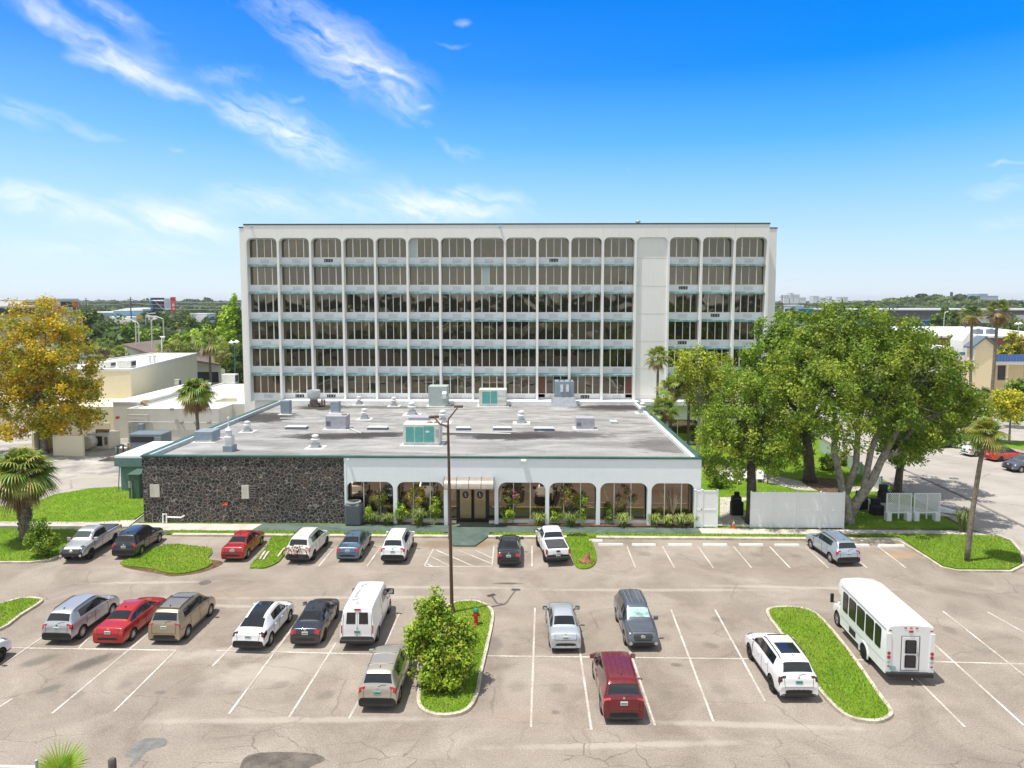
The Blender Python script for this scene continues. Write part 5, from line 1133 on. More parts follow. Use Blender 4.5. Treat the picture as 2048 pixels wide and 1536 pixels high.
# bottom row
CH = scale_spec(SUV, W=1.90, L=1.02, H=1.02)
put('parked_car', 'champagne crossover with roof bars beside the big island shrub', 'car', CH, 'champ', 801, 1404, 1, 0, -.4, rim='a', bars=(-1.2, -.3), railm=P['champ'], platem=platet)
MV = scale_spec(MINI, W=1.98, L=1.0); MV['roofgroove'] = (-1.6, .2, (.12, .36))
put('minivan', 'maroon minivan nearest the camera, right of the silver sedan', 'minivan', MV, 'maroon', 1200.6, 1424, -1, 0, 1., rim='a', railm=P['maroon'], tailm=M('lens_mixed', (.55, .05, .07), .12, var=.6, scale=3, coat=1.), groovedark=True)
BX = scale_spec(SUV, W=2.0, L=1.12, H=1.07, wr=.39)
def zone_bx(k, j):
    if k in (8, 11) and j >= 10: return 'roof'
    if k in (2, 3) and j <= 3: return 'trim'
    if j <= 1: return 'trim'
    if k in (0, 1): return 'paint'
    return zone_suv(k, j)
BX['zone'] = zone_bx
put('parked_car', 'large white sport utility car with black wheels and two glass sunroof panels', 'car', BX, 'white', 1541, 1382, -1, 0, 1.2, rim='ak', tailm=dkl, platem=platet, exh=(-.7, .7))
IC = scale_spec(SUV, W=1.89, L=1.02, H=.98); IC['zone'] = lambda k, j: 'roof' if (k == 11 and j >= 10) else zone_suv(k, j)
put('parked_car', 'pale silver-blue crossover alone in the right-hand kerb row', 'car', IC, 'ice', 1659, 1125, -1, 0, 5.5, rim='b')
put('parked_car', 'white car cut off by the left edge of the picture', 'car', scale_spec(SUV, W=1.88, L=1.0), 'white', 2.6, 1324.5, 1, 1, -1.2, rim='bk')
# cars across the street on the right, side-on
d_ = Matrix.Identity(3)
put('parked_car', 'white sedan half hidden behind the right-hand palm', 'car', scale_spec(SEDAN, W=1.8), 'white', 1953, 914, 1, 0, -76, rim='b')
put('parked_car', 'grey-blue crossover facing left at the right edge across the street', 'car', scale_spec(SUV, W=1.9), 'grey', 2043, 946, -1, 1, 100, rim='b', grille=(.5, .6, .9))
def zone_conv(k, j):
    if 8 <= k <= 13 and j >= 7: return 'roof' if not (k == 13 and j >= 9) else 'glass'
    return zone_sedan(k, j)
CV = scale_spec(SEDAN, W=1.9, L=1.04, H=.94); CV['zone'] = zone_conv
put('convertible', 'bright red convertible with a black soft top across the street', 'convertible', CV, 'brightred', 2001.6, 924, 1, 0, -76, rim='ak', roofm=M('soft_top', (.015, .015, .018), .9))
JP = scale_spec(SUV, W=1.88, L=.92, H=1.1, wr=.40)
put('jeep', 'boxy black off-road car with silver wheels behind the right-hand palm', 'car', JP, 'black', 1907, 896, 1, 1, -78, rim='a')

# --- pickups: cab body + box
def zone_pick(k, j):
    if j in (0, 1): return 'trim'
    if k == 0 or k >= 16: return 'trim'
    if k == 5 and j >= 9: return 'glass'
    if k == 11 and j >= 9: return 'glass'
    if j == 7 and 6 <= k <= 11 and k != 8: return 'glass'
    if j == 7 and k == 8: return 'trim'
    if k in (14, 15) and j in (7, 8, 9): return 'head'
    return 'paint'
PICK = dict(W=1.90, wr=.39, belt=1.16, axles=(-1.62, 1.62), plate=.66, mirror=1.10, ant=None, zone=zone_pick, ms=1.25,
    st=[(-2.66, .50, .58, .62, .88, .84), (-2.67, .46, .66, .70, .93, .88), (-2.62, .44, 1.05, 1.10, .96, .90), (-2.58, .44, 1.11, 1.16, .965, .90), (-.78, .42, 1.14, 1.19, .985, .90), (-.72, .42, 1.16, 1.24, .99, .84), (-.58, .42, 1.16, 1.72, .99, .68), (-.45, .42, 1.16, 1.76, 1., .68), (.10, .42, 1.15, 1.79, 1., .68), (.2, .42, 1.15, 1.79, 1., .68),
        (.52, .42, 1.14, 1.77, 1., .67), (.62, .42, 1.14, 1.74, 1., .66), (1.28, .42, 1.13, 1.30, .99, .76), (1.40, .42, 1.10, 1.22, .985, .80), (2.25, .44, 1.03, 1.14, .97, .82), (2.50, .46, .92, 1.04, .94, .80), (2.58, .48, .76, .84, .90, .78), (2.63, .50, .62, .68, .86, .74), (2.64, .52, .58, .6, .8, .68)],
    seams=[(.15, .5, .15, 1.15), (1.15, .5, 1.15, 1.1), (-.74, .5, -.74, 1.1)], rseams=[[(-.78, 1.08), (-.76, .70), (.76, .70), (.78, 1.08)]], tseams=[[(-.7, 1.42), (-.66, 2.3), (.66, 2.3), (.7, 1.42)]], handles=(-.35, .35))
def pickup(label, col, px, py, sd, ax, rz, **o):
    t_, f = put('pickup_truck', label, 'pickup truck', PICK, col, px, py, sd, ax, rz, **o)
    PX = Matrix.Diagonal((.915, .94, 1.035, 1))
    m = MB(); m.rbox((-.76, -2.52, 1.12), (.76, -.80, 1.215), .03, PX); m.build('bed_cover', M('tonneau', (.05, .055, .062), .5, var=.1), t_)
    m = MB(); m.rbox((-.93, -2.86, .46), (.93, -2.62, .64), .04, PX); m.build('rear_bumper', trimm if o.get('tailmark') else chrome, t_)
    for s in (-1, 1):
        m = MB(); a, b_ = sorted((s*.80, s*.925)); m.rbox((a, -2.665, .78), (b_, -2.52, 1.12), .02, PX); m.build('tail_light', redl, t_)
    if o.get('tailmark'):
        m = MB(); m.box((-.14, -2.69, .93), (.14, -2.64, 1.03), PX); m.build('tailgate_handle', trimm, t_)
        text_mesh('TACOMA', .17, 'tailgate_lettering', M('letter_grey', (.25, .25, .26), .5, var=0), t_, (0, -2.51, .79), (R(90), 0, 0), .012, 1.05)
    return t_
pickup('white pickup seen from behind with a black bed cover and lettered tailgate', 'white', 1087, 1122, -1, 0, 8, rim='ak', tailmark=True, mirm=trimm, railm=trimm, logo=False)
pickup('silver pickup facing the camera with a black grille and black wheels', 'truck', 183.5, 1118, -1, 1, 182.5, rim='ak', grille=(.62, .72, 1.0), wsm=clearglass, logo=False, noplate=True)

# --- shuttle bus
busglass = paint('bus_glass', (.012, .012, .013), 0, .12, .0)
bw_ = P['white']; BL = 7.2
g = G(1727, 1319.5); rz = R(-1.8); off = Vector((-1.2, -BL/2+2.35, 0)); off.rotate(Matrix.Rotation(rz, 3, 'Z'))
bus = thing('shuttle_bus', 'white shuttle bus with a rear door and dark side windows beside the right island', 'bus', (g.x-off.x, g.y-off.y, 0), rz)
busw = M('bus_white', (.80, .81, .81), .3, var=.03, coat=.6)
def bsec(y, w_, z0, z1, r): return [(-w_+.0, y, z0), (-w_-.01, y, (z0+z1)/2), (-w_+.03, y, z1-r), (-w_+.09, y, z1-r*.35), (-w_+.26, y, z1-.03), (0, y, z1+.03), (w_-.26, y, z1-.03), (w_-.09, y, z1-r*.35), (w_-.03, y, z1-r), (w_+.01, y, (z0+z1)/2), (w_, y, z0)]
y0, y1 = -BL/2, -BL/2+5.4
m = MB(); m.loft([bsec(y0, 1.16, .55, 2.88, .3), bsec(y0+.06, 1.2, .5, 2.95, .3), bsec(y1, 1.2, .5, 2.97, .3), bsec(y1+.1, 1.18, .9, 2.95, .3)]); m.build('coach_body', busw, bus, smooth=35)
m = MB(); m.loft([bsec(y1+.1, 1.16, 2.05, 2.95, .3), bsec(y1+.55, 1.12, 2.08, 2.92, .3), bsec(y1+.85, 1.0, 2.15, 2.78, .28), bsec(y1+1.0, .85, 2.25, 2.6, .2)]); m.build('overhead_cap', busw, bus, smooth=40)
CB = dict(W=2.0, wr=.40, belt=1.25, axles=(4.05-BL/2+1.9-.25,), mirror=0, plate=.8, zone=lambda k, j: 'glass' if (k in (0, 1, 2) and j == 7) or (k == 2 and j >= 9) else ('trim' if j < 2 or k >= 6 and j < 5 else ('head' if k == 5 and j in (7, 8, 9) else 'paint')),
    st=[(y1+.02, .42, 1.25, 2.03, 1., .84), (y1+.3, .42, 1.25, 2.05, 1., .82), (y1+.42, .42, 1.25, 2.04, 1., .8), (y1+.95, .42, 1.22, 1.40, .99, .8), (y1+1.05, .42, 1.18, 1.28, .98, .82), (y1+1.62, .45, 1.05, 1.17, .96, .82), (y1+1.78, .48, .84, .96, .92, .8), (y1+1.84, .5, .64, .70, .88, .76)])
CB['axles'] = (y1+.95,)
V, parts, bvh = car_body(CB); link('cab', submesh(V, parts['paint'], 'cab', busw), bus)
for kk, nm, mt in (('glass', 'cab_glass', clearglass), ('trim', 'bumper_trim', trimm), ('arch', 'wheel_arch', trimm), ('head', 'headlight', clr)):
    for isl in (islands(parts.get(kk, [])) if kk != 'trim' else [parts['trim']]): link(nm, submesh(V, isl, nm, mt), bus)
wins = [(y0+.55, y0+1.2), (y0+1.35, y0+2.25), (y0+2.4, y0+3.3), (y0+3.45, y0+4.3), (y0+4.45, y0+5.1)]
def bus_pane(ya, yb, za, zb, s, par=bus, name='side_window', mat=None):
    r = .1; m = MB(); pts = []
    for cx, cz, a0 in ((yb-r, za+r, -90), (yb-r, zb-r, 0), (ya+r, zb-r, 90), (ya+r, za+r, 180)):
        pts += [(cx+r*math.cos(R(a0+q)), cz+r*math.sin(R(a0+q))) for q in (0, 30, 60, 90)]
    m.loft([[(s*1.195, y, z) for y, z in pts], [(s*1.222, y, z) for y, z in pts]]); o_ = m.build('side_window', trimm, par)
    m = MB(); sh = [((y-(ya+yb)/2)*.9+(ya+yb)/2, (z-(za+zb)/2)*.93+(za+zb)/2) for y, z in pts]; m.loft([[(s*1.22, y, z) for y, z in sh], [(s*1.228, y, z) for y, z in sh]]); m.build('pane', busglass, o_)
    m = MB(); zz_ = za+(zb-za)*.70; m.box((s*1.226 if s > 0 else -1.236, ya+.05, zz_), (1.236 if s > 0 else s*1.226, yb-.05, zz_+.025)); m.build('window_bar', trimm, o_)
for s in (-1, 1):
    for ya, yb in wins: bus_pane(ya, yb, 1.45, 2.5, s)
    m = MB(); m.box((min(s*1.2, s*1.216), y0+3.4, .62), (max(s*1.2, s*1.216), y0+4.2, .95)); m.build('vent_grille', trimm, bus)
    m = MB(); m.tube([(s*1.205, y0+.1, 1.05), (s*1.215, y1-.1, 1.05)], .012, 4); m.tube([(s*1.185, y0+.1, 2.66), (s*1.185, y1, 2.68)], .018, 4); m.build('side_moulding', M('moulding', (.3, .3, .3), .5), bus)
m = MB(); m.rbox((-.42, y0-.02, .72), (.42, y0+.02, 2.35), .02); dr = m.build('rear_door', busw, bus)
m = MB(); m.tube([(-.45, y0-.008, .70), (-.45, y0-.008, 2.38), (.45, y0-.008, 2.38), (.45, y0-.008, .70), (-.45, y0-.008, .70)], .014, 4); m.build('door_gap', trimm, dr)
for za, zb in ((1.55, 2.2), (.85, 1.45)):
    m = MB(); m.rbox((-.27, y0-.06, za), (.27, y0-.015, zb), .05); fo = m.build('door_window', trimm, dr); m = MB(); m.box((-.22, y0-.068, za+.05), (.22, y0-.058, zb-.06)); m.build('pane', carglass, fo)
m = MB(); m.box((.34, y0-.05, 1.42), (.39, y0-.02, 1.62)); m.build('handle', chrome, dr)
m = MB(); m.rbox((-1.14, y0-.16, .42), (1.14, y0+.02, .62), .03); m.build('rear_bumper', trimm, bus)
for s in (-1, 1):
    m = MB(); m.loft([[(s*1.2, y0-.03, .62), (s*.92, y0-.03, .62), (s*.92, y0+.05, .62), (s*1.2, y0+.05, .62)], [(s*1.18, y0-.05, 2.5), (s*.98, y0-.05, 2.5), (s*.98, y0+.05, 2.5), (s*1.18, y0+.05, 2.5)]]); m.build('corner_post', busw, bus)
    for z, mt in ((1.55, redl), (1.35, redl), (1.15, clr)):
        m = MB(); m.lathe([(.085, 0), (.085, .03), (.06, .045), (0, .05)], 16, Matrix.Translation((s*1.07, y0-.035, z))@Matrix.Rotation(R(90), 4, 'X')); m.build('tail_light', mt, bus)
    m = MB(); m.box((s*1.07-.06, y0-.05, .87), (s*1.07+.06, y0-.03, .93)); m.box((s*1.02-.07, y0-.01, 2.62), (s*1.02+.07, y0+.05, 2.67)); m.build('marker_light', redl, bus)
m = MB(); [m.box((x-.06, y0-.02, 2.76), (x+.06, y0+.05, 2.81)) for x in (-.28, 0, .28)]; m.box((-.1, y0-.06, 2.58), (.1, y0, 2.66)); m.build('marker_light', redl, bus)
m = MB(); m.box((-1.0, y0-.04, .72), (-.7, y0-.02, .9)); m.build('number_plate', platet, bus)
mt, mr, md = wheel_meshes(.40, 's')
for wy in (-BL/2+2.35-.0, y1+.95):
    for s in (-1, 1):
        wo = link('wheel', mt, bus, (s*(1.2-.14 if wy < 0 else .9), wy, .4)); wo.rotation_euler = (0, 0, 0 if s > 0 else math.pi); link('rim', mr, wo)
for s in (-1, 1):
    m = MB(); wy = -BL/2+2.35; prof = [(wy+.56*math.cos(R(a)), .42+.56*math.sin(R(a))) for a in range(-15, 196, 15)]; pin = [(wy+.45*math.cos(R(a)), .42+.45*math.sin(R(a))) for a in range(195, -16, -15)]
    m.loft([[(s*1.2, y, z) for y, z in prof+pin], [(s*1.25, y, z) for y, z in prof+pin]]); m.build('wheel_flare', busw, bus)
    m = MB(); m.lathe([(.45, 0), (.0, 0)], 24, Matrix.Translation((s*1.203, wy, .42))@Matrix.Rotation(R(90), 4, 'Y')); m.build('wheel_well', trimm, bus)
    m = MB(); m.tube([(s*1.0, y1+.85, 1.35), (s*1.32, y1+.95, 1.4), (s*1.32, y1+.95, 1.6)], .02, 6); m.rbox((s*1.32-.1, y1+.9, 1.35), (s*1.32+.1, y1+1.0, 1.85), .03); m.build('mirror', trimm, bus)
m = MB(); m.tube([(0, y0, .4), (0, y0-.25, .38), (0, y0-.3, .42)], .03, 6); m.build('tow_hitch', chrome, bus)

pv_ = Vector((g.x, g.y, 0)); bus.scale = (.92, .925, .985); bus.location = pv_+Matrix.Diagonal((.92, .925, .985)).to_3x3()@(bus.location-pv_)
# --- bicycle on the rear of the off-white crossover
bp = bf['rear'](-.35, .95); mw = bk.matrix_basis; mw = Matrix.Translation(bk.location)@Matrix.Rotation(bk.rotation_euler.z, 4, 'Z')
bo = mw@Vector((-.12, -2.47, 0)); by = thing('bicycle', 'red bicycle with black tyres hung on the rear of the off-white crossover', 'bicycle', (bo.x, bo.y, .72), bk.rotation_euler.z)
RR = .33; wx = .52
for s in (-1, 1):
    m = MB(); m.tube([(s*wx+RR*math.cos(a), 0, .12+RR*math.sin(a)) for a in np.linspace(0, 2*math.pi, 25)], .024, 6, False); wo = m.build('wheel', tyrem, by)
    m = MB(); [m.tube([(s*wx, 0, .12), (s*wx+RR*.95*math.cos(a), 0, .12+RR*.95*math.sin(a))], .004, 3) for a in np.linspace(0, 2*math.pi, 13)[:-1]]; m.build('spoke', rimm, wo)
m = MB(); bb, hd, st2, rw, fw = (0.02, 0, .02), (.38, 0, .56), (-.14, 0, .58), (-wx, 0, .12), (wx, 0, .12)
for a, b_ in ((bb, hd), (bb, st2), (st2, hd), (st2, rw), (bb, rw), (hd, fw)): m.tube([a, b_], .022, 6)
m.build('frame', P['red'], by); m = MB(); m.tube([hd, (.36, 0, .66), (.36, .18, .72)], .014, 5); m.tube([(.36, 0, .66), (.36, -.18, .72)], .014, 5); m.build('handlebar', trimm, by)
m = MB(); m.tube([st2, (-.17, 0, .68)], .014, 5); m.rbox((-.3, -.06, .67), (-.04, .06, .72), .02); m.build('saddle', trimm, by)
m = MB(); m.tube([(.0, .35, .5), (.0, -.06, .45), (.0, -.06, .2)], .02, 5); m.tube([(.12, .35, .5), (.12, -.06, .45)], .02, 5); m.tube([(-.3, .3, 1.0), (.0, -.03, .5), (.3, .3, 1.0)], .012, 4); tag(m.build('bike_rack', trimm, None, loc=None), 'black bicycle rack strapped to the off-white crossover\'s tailgate', 'bike rack').matrix_basis = Matrix.Translation((bo.x, bo.y, .72))@Matrix.Rotation(bk.rotation_euler.z, 4, 'Z')
# ================================================================ vegetation
rg = np.random.default_rng(11)
def leafmat(name, rough=.5, transl=.35, spec=.35):
    m, t, b = newmat(name); a = t.new('ShaderNodeAttribute', attribute_name='tint'); c = a.outputs['Color']
    t.l.new(c, b.inputs['Base Color']); b.inputs['Roughness'].default_value = rough; b.inputs['Specular IOR Level'].default_value = spec
    tr = t.new('ShaderNodeBsdfTranslucent'); t.l.new(t.mix(1., c, (1., 1.1, .5), 'MULTIPLY'), tr.inputs[0])
    mx = t.new('ShaderNodeMixShader', {0: transl}); out = m.node_tree.nodes['Material Output']
    t.l.new(b.outputs[0], mx.inputs[1]); t.l.new(tr.outputs[0], mx.inputs[2]); t.l.new(mx.outputs[0], out.inputs[0]); return m
leafm = leafmat('leaf_mat'); frondm = leafmat('frond_mat', .42, .3, .45); flowm = leafmat('flower_mat', .7, .3)
def bark(name, col, sc=3.): return M(name, col, .9, var=.45, scale=sc, bump=.03, bscale=14)
bark_grey = bark('bark_grey', (.23, .205, .175)); bark_dark = bark('bark_dark', (.10, .08, .065)); bark_palm = bark('bark_palm', (.20, .165, .125), 5)
LB_ = np.array((1.9, 1.7, 1.35))
def leaves(C, rc, per, size, cols, up=.35, flat=1., outc=None):
    """leaf quads round clump centres C (n,3): returns V, F, colours"""
    n = len(C); N = n*per
    d = rg.normal(size=(N, 3)); d /= np.linalg.norm(d, axis=1)[:, None]; rad = rg.random(N)**.45
    off = d*rad[:, None]*rc*rg.uniform(.7, 1.3, (n, 1)).repeat(per, 0); off[:, 2] *= flat
    P0 = np.repeat(C, per, 0)+off
    nr = rg.normal(size=(N, 3))*.75+d*.5; nr[:, 2] += up
    if outc is not None: o_ = P0-outc; o_ /= np.linalg.norm(o_, axis=1)[:, None]+1e-6; nr += o_*.6
    nr /= np.linalg.norm(nr, axis=1)[:, None]
    t1 = np.cross(nr, rg.normal(size=(N, 3))); t1 /= np.linalg.norm(t1, axis=1)[:, None]; t2 = np.cross(nr, t1)
    s = size*rg.uniform(.65, 1.35, (N, 1)); a = t1*s; b_ = t2*s*.55
    V = np.stack([P0-a, P0+b_*1., P0+a, P0-b_], 1).reshape(-1, 3)
    F = np.arange(N*4).reshape(-1, 4)
    cols = np.array(cols); ci = rg.integers(0, len(cols), n).repeat(per); c2 = rg.integers(0, len(cols), N); mixw = rg.uniform(0, .6, (N, 1))
    c = cols[ci]*(1-mixw)+cols[c2]*mixw; c = c*rg.uniform(.7, 1.3, (N, 1))*LB_; c = np.clip(c, 0, 1)
    K = np.concatenate([c, np.ones((N, 1))], 1).repeat(4, 0)
    return V, F, K
def lobe_pts(lobes, n, shell=.55):
    """clump centres through ellipsoids, more of them near the skin"""
    vol = np.array([l[3]*l[4]*l[5] for l in lobes])**(2/3); cnt = np.maximum(1, (n*vol/vol.sum()).astype(int)); out = []
    for l, c in zip(lobes, cnt):
        d = rg.normal(size=(c, 3)); d /= np.linalg.norm(d, axis=1)[:, None]; r_ = shell+(1-shell)*rg.random(c)**.7
        wob = 1+.16*np.sin(d[:, 0]*5+l[0])*np.cos(d[:, 1]*4+l[1]*2)+.12*np.sin(d[:, 2]*7+l[2])
        out.append(np.array(l[:3])+d*(r_*wob)[:, None]*np.array(l[3:6]))
    return np.concatenate(out)
GREEN = [(.055, .115, .012), (.085, .16, .018), (.12, .20, .022), (.16, .23, .03), (.045, .09, .015)]
OLIVE = [(.10, .14, .02), (.15, .19, .03), (.07, .11, .018), (.19, .20, .04), (.12, .17, .02)]
LIME = [(.14, .25, .02), (.20, .31, .03), (.10, .19, .015), (.24, .33, .045)]
GOLD = [(.34, .24, .012), (.36, .28, .015), (.25, .23, .018), (.13, .17, .018), (.29, .17, .01), (.16, .20, .018), (.38, .31, .02), (.11, .15, .015)]
FARG = [(.03, .065, .018), (.045, .085, .022), (.06, .10, .025), (.035, .06, .03), (.08, .12, .03)]
def tree(label, base, lobes, nclump, per, size, cols, rc=.7, trunk=.35, fork=.3, tmat=None, group=None, cat='tree', name='tree', limbs=14, stems=None, shell=.55, up=.35, twigs=True, lean=(0, 0)):
    """base (x,y,z) on the ground; lobes given relative to the base"""
    t_ = thing(name, label, cat, base, 0, group)
    C = lobe_pts(lobes, nclump, shell); V, F, K = leaves(C, rc, per, size, cols, up, outc=np.array(lobes[0][:3]))
    npmesh('crown', V, F, leafm, t_, col=K)
    m = MB(); top = max(l[2]+l[5] for l in lobes); mid = np.mean([l[:3] for l in lobes], 0); zf = fork*top
    if stems is None:
        fk = Vector((mid[0]*.25+lean[0], mid[1]*.25+lean[1], zf)); m.tube([(0, 0, -.1), (fk.x*.2, fk.y*.2, zf*.15), (fk.x*.5, fk.y*.5, zf*.6), fk], [trunk*1.35, trunk, trunk*.85, trunk*.75], 10); forks = [(fk, trunk*.6)]
    else:
        forks = []
        for st in stems: m.tube(st[0], st[1], 9); forks.append((Vector(st[0][-1]), st[1][-1]))
    for q in range(limbs):
        l = lobes[q % len(lobes)]; fk, tr = min(forks, key=lambda f_: (f_[0]-Vector(l[:3])).length) if q < len(lobes) else forks[q % len(forks)]
        e = Vector(C[rg.integers(0, len(C))]) if q >= len(lobes) else Vector(l[:3]); mdp = fk.lerp(e, .5)+Vector((rnd.uniform(-.5, .5), rnd.uniform(-.5, .5), rnd.uniform(-.1, .6)))
        m.tube([fk, fk.lerp(mdp, .5)+Vector((0, 0, .15)), mdp, e], [tr*.75, tr*.5, tr*.32, tr*.1], 6)
        if twigs:
            for _ in range(3):
                e2 = Vector(C[rg.integers(0, len(C))]);
                if (e2-mdp).length < 5: m.tube([mdp, mdp.lerp(e2, .5)+Vector((0, 0, .2)), e2], [tr*.25, tr*.16, tr*.05], 5)
    m.build('trunk', tmat or bark_grey, t_, smooth=True); return t_
def palm_crown(nf, Rr, lp, droop=1., dead=.25, cols=None, nl=24, w_=.045, zlo=-70):
    """fan-palm head round the origin"""
    cols = cols or [(.17, .25, .03), (.25, .32, .05), (.12, .19, .025), (.33, .35, .09)]; dcol = [(.30, .19, .08), (.22, .13, .06), (.38, .27, .12)]
    V = []; F = []; K = []
    for i in range(nf):
        u = (i+.5)/nf; el = R(82-(82-zlo)*u**.9)+rnd.gauss(0, .08); az = i*2.39996+rnd.gauss(0, .15)
        isdead = u > 1-dead; L = Rr*(.75+.35*rnd.random())*(1. if not isdead else .8)
        d = Vector((math.cos(az)*math.cos(el), math.sin(az)*math.cos(el), math.sin(el))); side = Vector((-math.sin(az), math.cos(az), 0)); up_ = side.cross(d)*-1
        lp_ = lp*(.7+.5*rnd.random()); P_ = d*lp_-Vector((0, 0, .12*lp_*droop)); col = rnd.choice(dcol if isdead else cols)
        b0 = len(V); V += [tuple(side*.02), tuple(side*-.02), tuple(P_-side*.02), tuple(P_+side*.02)]; F.append((b0, b0+1, b0+2, b0+3)); K += [tuple(c*.8 for c in col)+(1,)]*4
        for j in range(nl):
            a = (j/(nl-1)-.5)*R(235); ld = (d*math.cos(a)+side*math.sin(a)).normalized(); ll_ = (L-lp_)*(1.-.35*abs(a)/2.05)*rnd.uniform(.88, 1.08)
            ww = Vector(ld.cross(up_)).normalized()*w_*Rr*.5; pts = []
            for s, wd in ((0, .5), (.4, 1.), (.75, .7), (1., .05)):
                p = P_+ld*ll_*s+up_*(.12*ll_*math.cos(a)*s*(1-s))-Vector((0, 0, droop*.55*ll_*s**2.2*(1.3 if isdead else 1))); pts.append((p-ww*wd, p+ww*wd))
            b0 = len(V); cc = tuple(min(1, c*rnd.uniform(.75, 1.25)) for c in col)
            for k_, (p, q) in enumerate(pts): V += [tuple(p), tuple(q)]; K += [tuple(c*(1 if k_ < 3 or isdead else 1.15) for c in cc)+(1,)]*2
            for k_ in range(3): F.append((b0+2*k_, b0+2*k_+1, b0+2*k_+3, b0+2*k_+2))
    return np.array(V), np.array(F), np.minimum(1, np.array(K))
def palm(label, base, h, Rr, r0=.16, nf=42, lp=None, droop=1., dead=.25, cols=None, lean=(0, 0), boots=False, group=None, zlo=-70, nl=24):
    t_ = thing('palm_tree', label, 'palm tree', base, 0, group)
    V, F, K = palm_crown(nf, Rr, lp or Rr*.5, droop, dead, cols, nl, zlo=zlo); V = V+np.array((lean[0], lean[1], h))
    npmesh('crown', V, F, frondm, t_, col=K); m = MB(); n = 9
    m.tube([(lean[0]*(q/n)**1.5, lean[1]*(q/n)**1.5, h*q/n-.05) for q in range(n+1)], [r0*(1.25-.35*q/n) for q in range(n+1)], 9)
    if boots:
        for q in range(150):
            z = h*rnd.uniform(.12, .99); a = rnd.uniform(0, 6.28); rr_ = r0*.95; f = z/h; c = Vector((lean[0]*f**1.5, lean[1]*f**1.5, z)); o_ = Vector((math.cos(a), math.sin(a), 0))
            m.tube([c+o_*rr_, c+o_*(rr_+.12)+Vector((0, 0, .16)), c+o_*(rr_+.10)+Vector((0, 0, .3))], [.06, .05, .02], 4)
    m.build('trunk', bark_palm, t_, smooth=True); return t_
def at(px, Y, z=0.): p = Wp(px, 601, Y); return (p.x, Y, z)
def zat(px, py, Y): return Wp(px, py, Y).z
def lobes_px(base, Y, L):
    """ellipsoids from (px, py, radius px across, radius px up, depth offset, depth radius)"""
    s = Y/FPX*1.0; out = []
    for px, py, rx, rz, dy, ry in L:
        p = Wp(px, py, Y+dy); out.append((p.x-base[0], p.y-base[1], p.z-base[2], rx*s, ry, rz*s))
    return out

# oak and its neighbours on the right-hand lawn
b0 = G(1692, 1046, .05); Y = b0.y
L = lobes_px(b0, Y, [(1700, 740, 120, 100, 1, 5.), (1790, 735, 110, 95, 2, 5), (1640, 690, 70, 75, 2, 4), (1690, 650, 60, 46, 2, 3.5), (1770, 680, 80, 50, 1, 4), (1850, 750, 62, 70, 1, 4.), (1825, 700, 50, 40, 2, 3),
    (1905, 800, 55, 52, 1, 3.2), (1850, 830, 75, 55, 0, 3.5), (1770, 820, 60, 55, -2, 3), (1640, 790, 80, 75, -2, 3.5), (1600, 740, 60, 65, 1, 3), (1690, 850, 50, 40, -3, 2.5), (1940, 830, 32, 40, 0, 2.), (1815, 885, 40, 35, 0, 2.5)])
def rel(px, py, dy): p = Wp(px, py, Y+dy); return (p.x-b0.x, p.y-b0.y, p.z-b0.z)
stems = [([(0, 0, -.1), (.1, 0, .7), rel(1690, 1000, 0), rel(1682, 965, .3), rel(1668, 900, .6), rel(1672, 840, .8), rel(1650, 780, 1)], [.68, .55, .46, .28, .25, .2, .12]),
         ([rel(1692, 985, 0), rel(1712, 930, .2), rel(1716, 860, .3), rel(1730, 790, .5)], [.32, .26, .21, .13]),
         ([(.15, 0, .2), rel(1715, 1000, -.3), rel(1745, 960, -.6), rel(1765, 915, -.8), rel(1790, 870, -.8), rel(1815, 820, -.6)], [.42, .38, .32, .27, .21, .13]),
         ([rel(1722, 1000, -.3), rel(1728, 975, -.5), rel(1742, 900, -.3), rel(1762, 850, 0), rel(1775, 770, .6)], [.26, .24, .24, .19, .11]),
         ([rel(1765, 915, -.8), rel(1795, 905, -1.), rel(1830, 850, -.8)], [.26, .2, .12])]
tree('huge spreading oak with forked grey limbs behind the white fence on the right', b0, L, 820, 98, .12, [(.075, .14, .015), (.11, .18, .022), (.15, .22, .028), (.19, .25, .035), (.055, .105, .015), (.13, .17, .025)], rc=.68, stems=stems, name='oak_tree', limbs=60, tmat=bark('bark_pale', (.30, .27, .23)), shell=.62)
b0 = G(1503, 1046, .05); Y = b0.y
L = lobes_px(b0, Y, [(1470, 830, 55, 75, 0, 2.8), (1530, 800, 50, 65, .5, 2.6), (1440, 880, 42, 50, -.5, 2), (1520, 880, 62, 45, -.5, 2.4), (1480, 765, 42, 38, 0, 2), (1550, 910, 45, 38, -.3, 1.8), (1450, 940, 40, 30, -.5, 1.6), (1560, 850, 35, 50, 0, 1.8), (1420, 850, 26, 40, 0, 1.4)])
tree('medium feathery tree with a dark split trunk left of the white fence', b0, L, 330, 80, .10, [(.10, .18, .022), (.15, .23, .03), (.075, .14, .018), (.20, .25, .04)], rc=.55, trunk=.42, fork=.42, tmat=bark_dark, limbs=18)
b0 = Vector(at(1633, 68)); Y = 68
L = lobes_px(b0, Y, [(1590, 690, 70, 60, 0, 4), (1540, 710, 55, 60, 0, 3.5), (1640, 720, 60, 70, 0, 3), (1580, 790, 60, 60, 0, 3), (1520, 770, 40, 55, 0, 2.6), (1600, 870, 45, 50, 0, 2)])
tree('dense tree with a thick dark trunk between the feathery tree and the oak', b0, L, 300, 60, .17, GREEN, rc=.75, trunk=.55, fork=.3, tmat=bark_dark, limbs=12)
b0 = G(1793, 988, .05); Y = b0.y
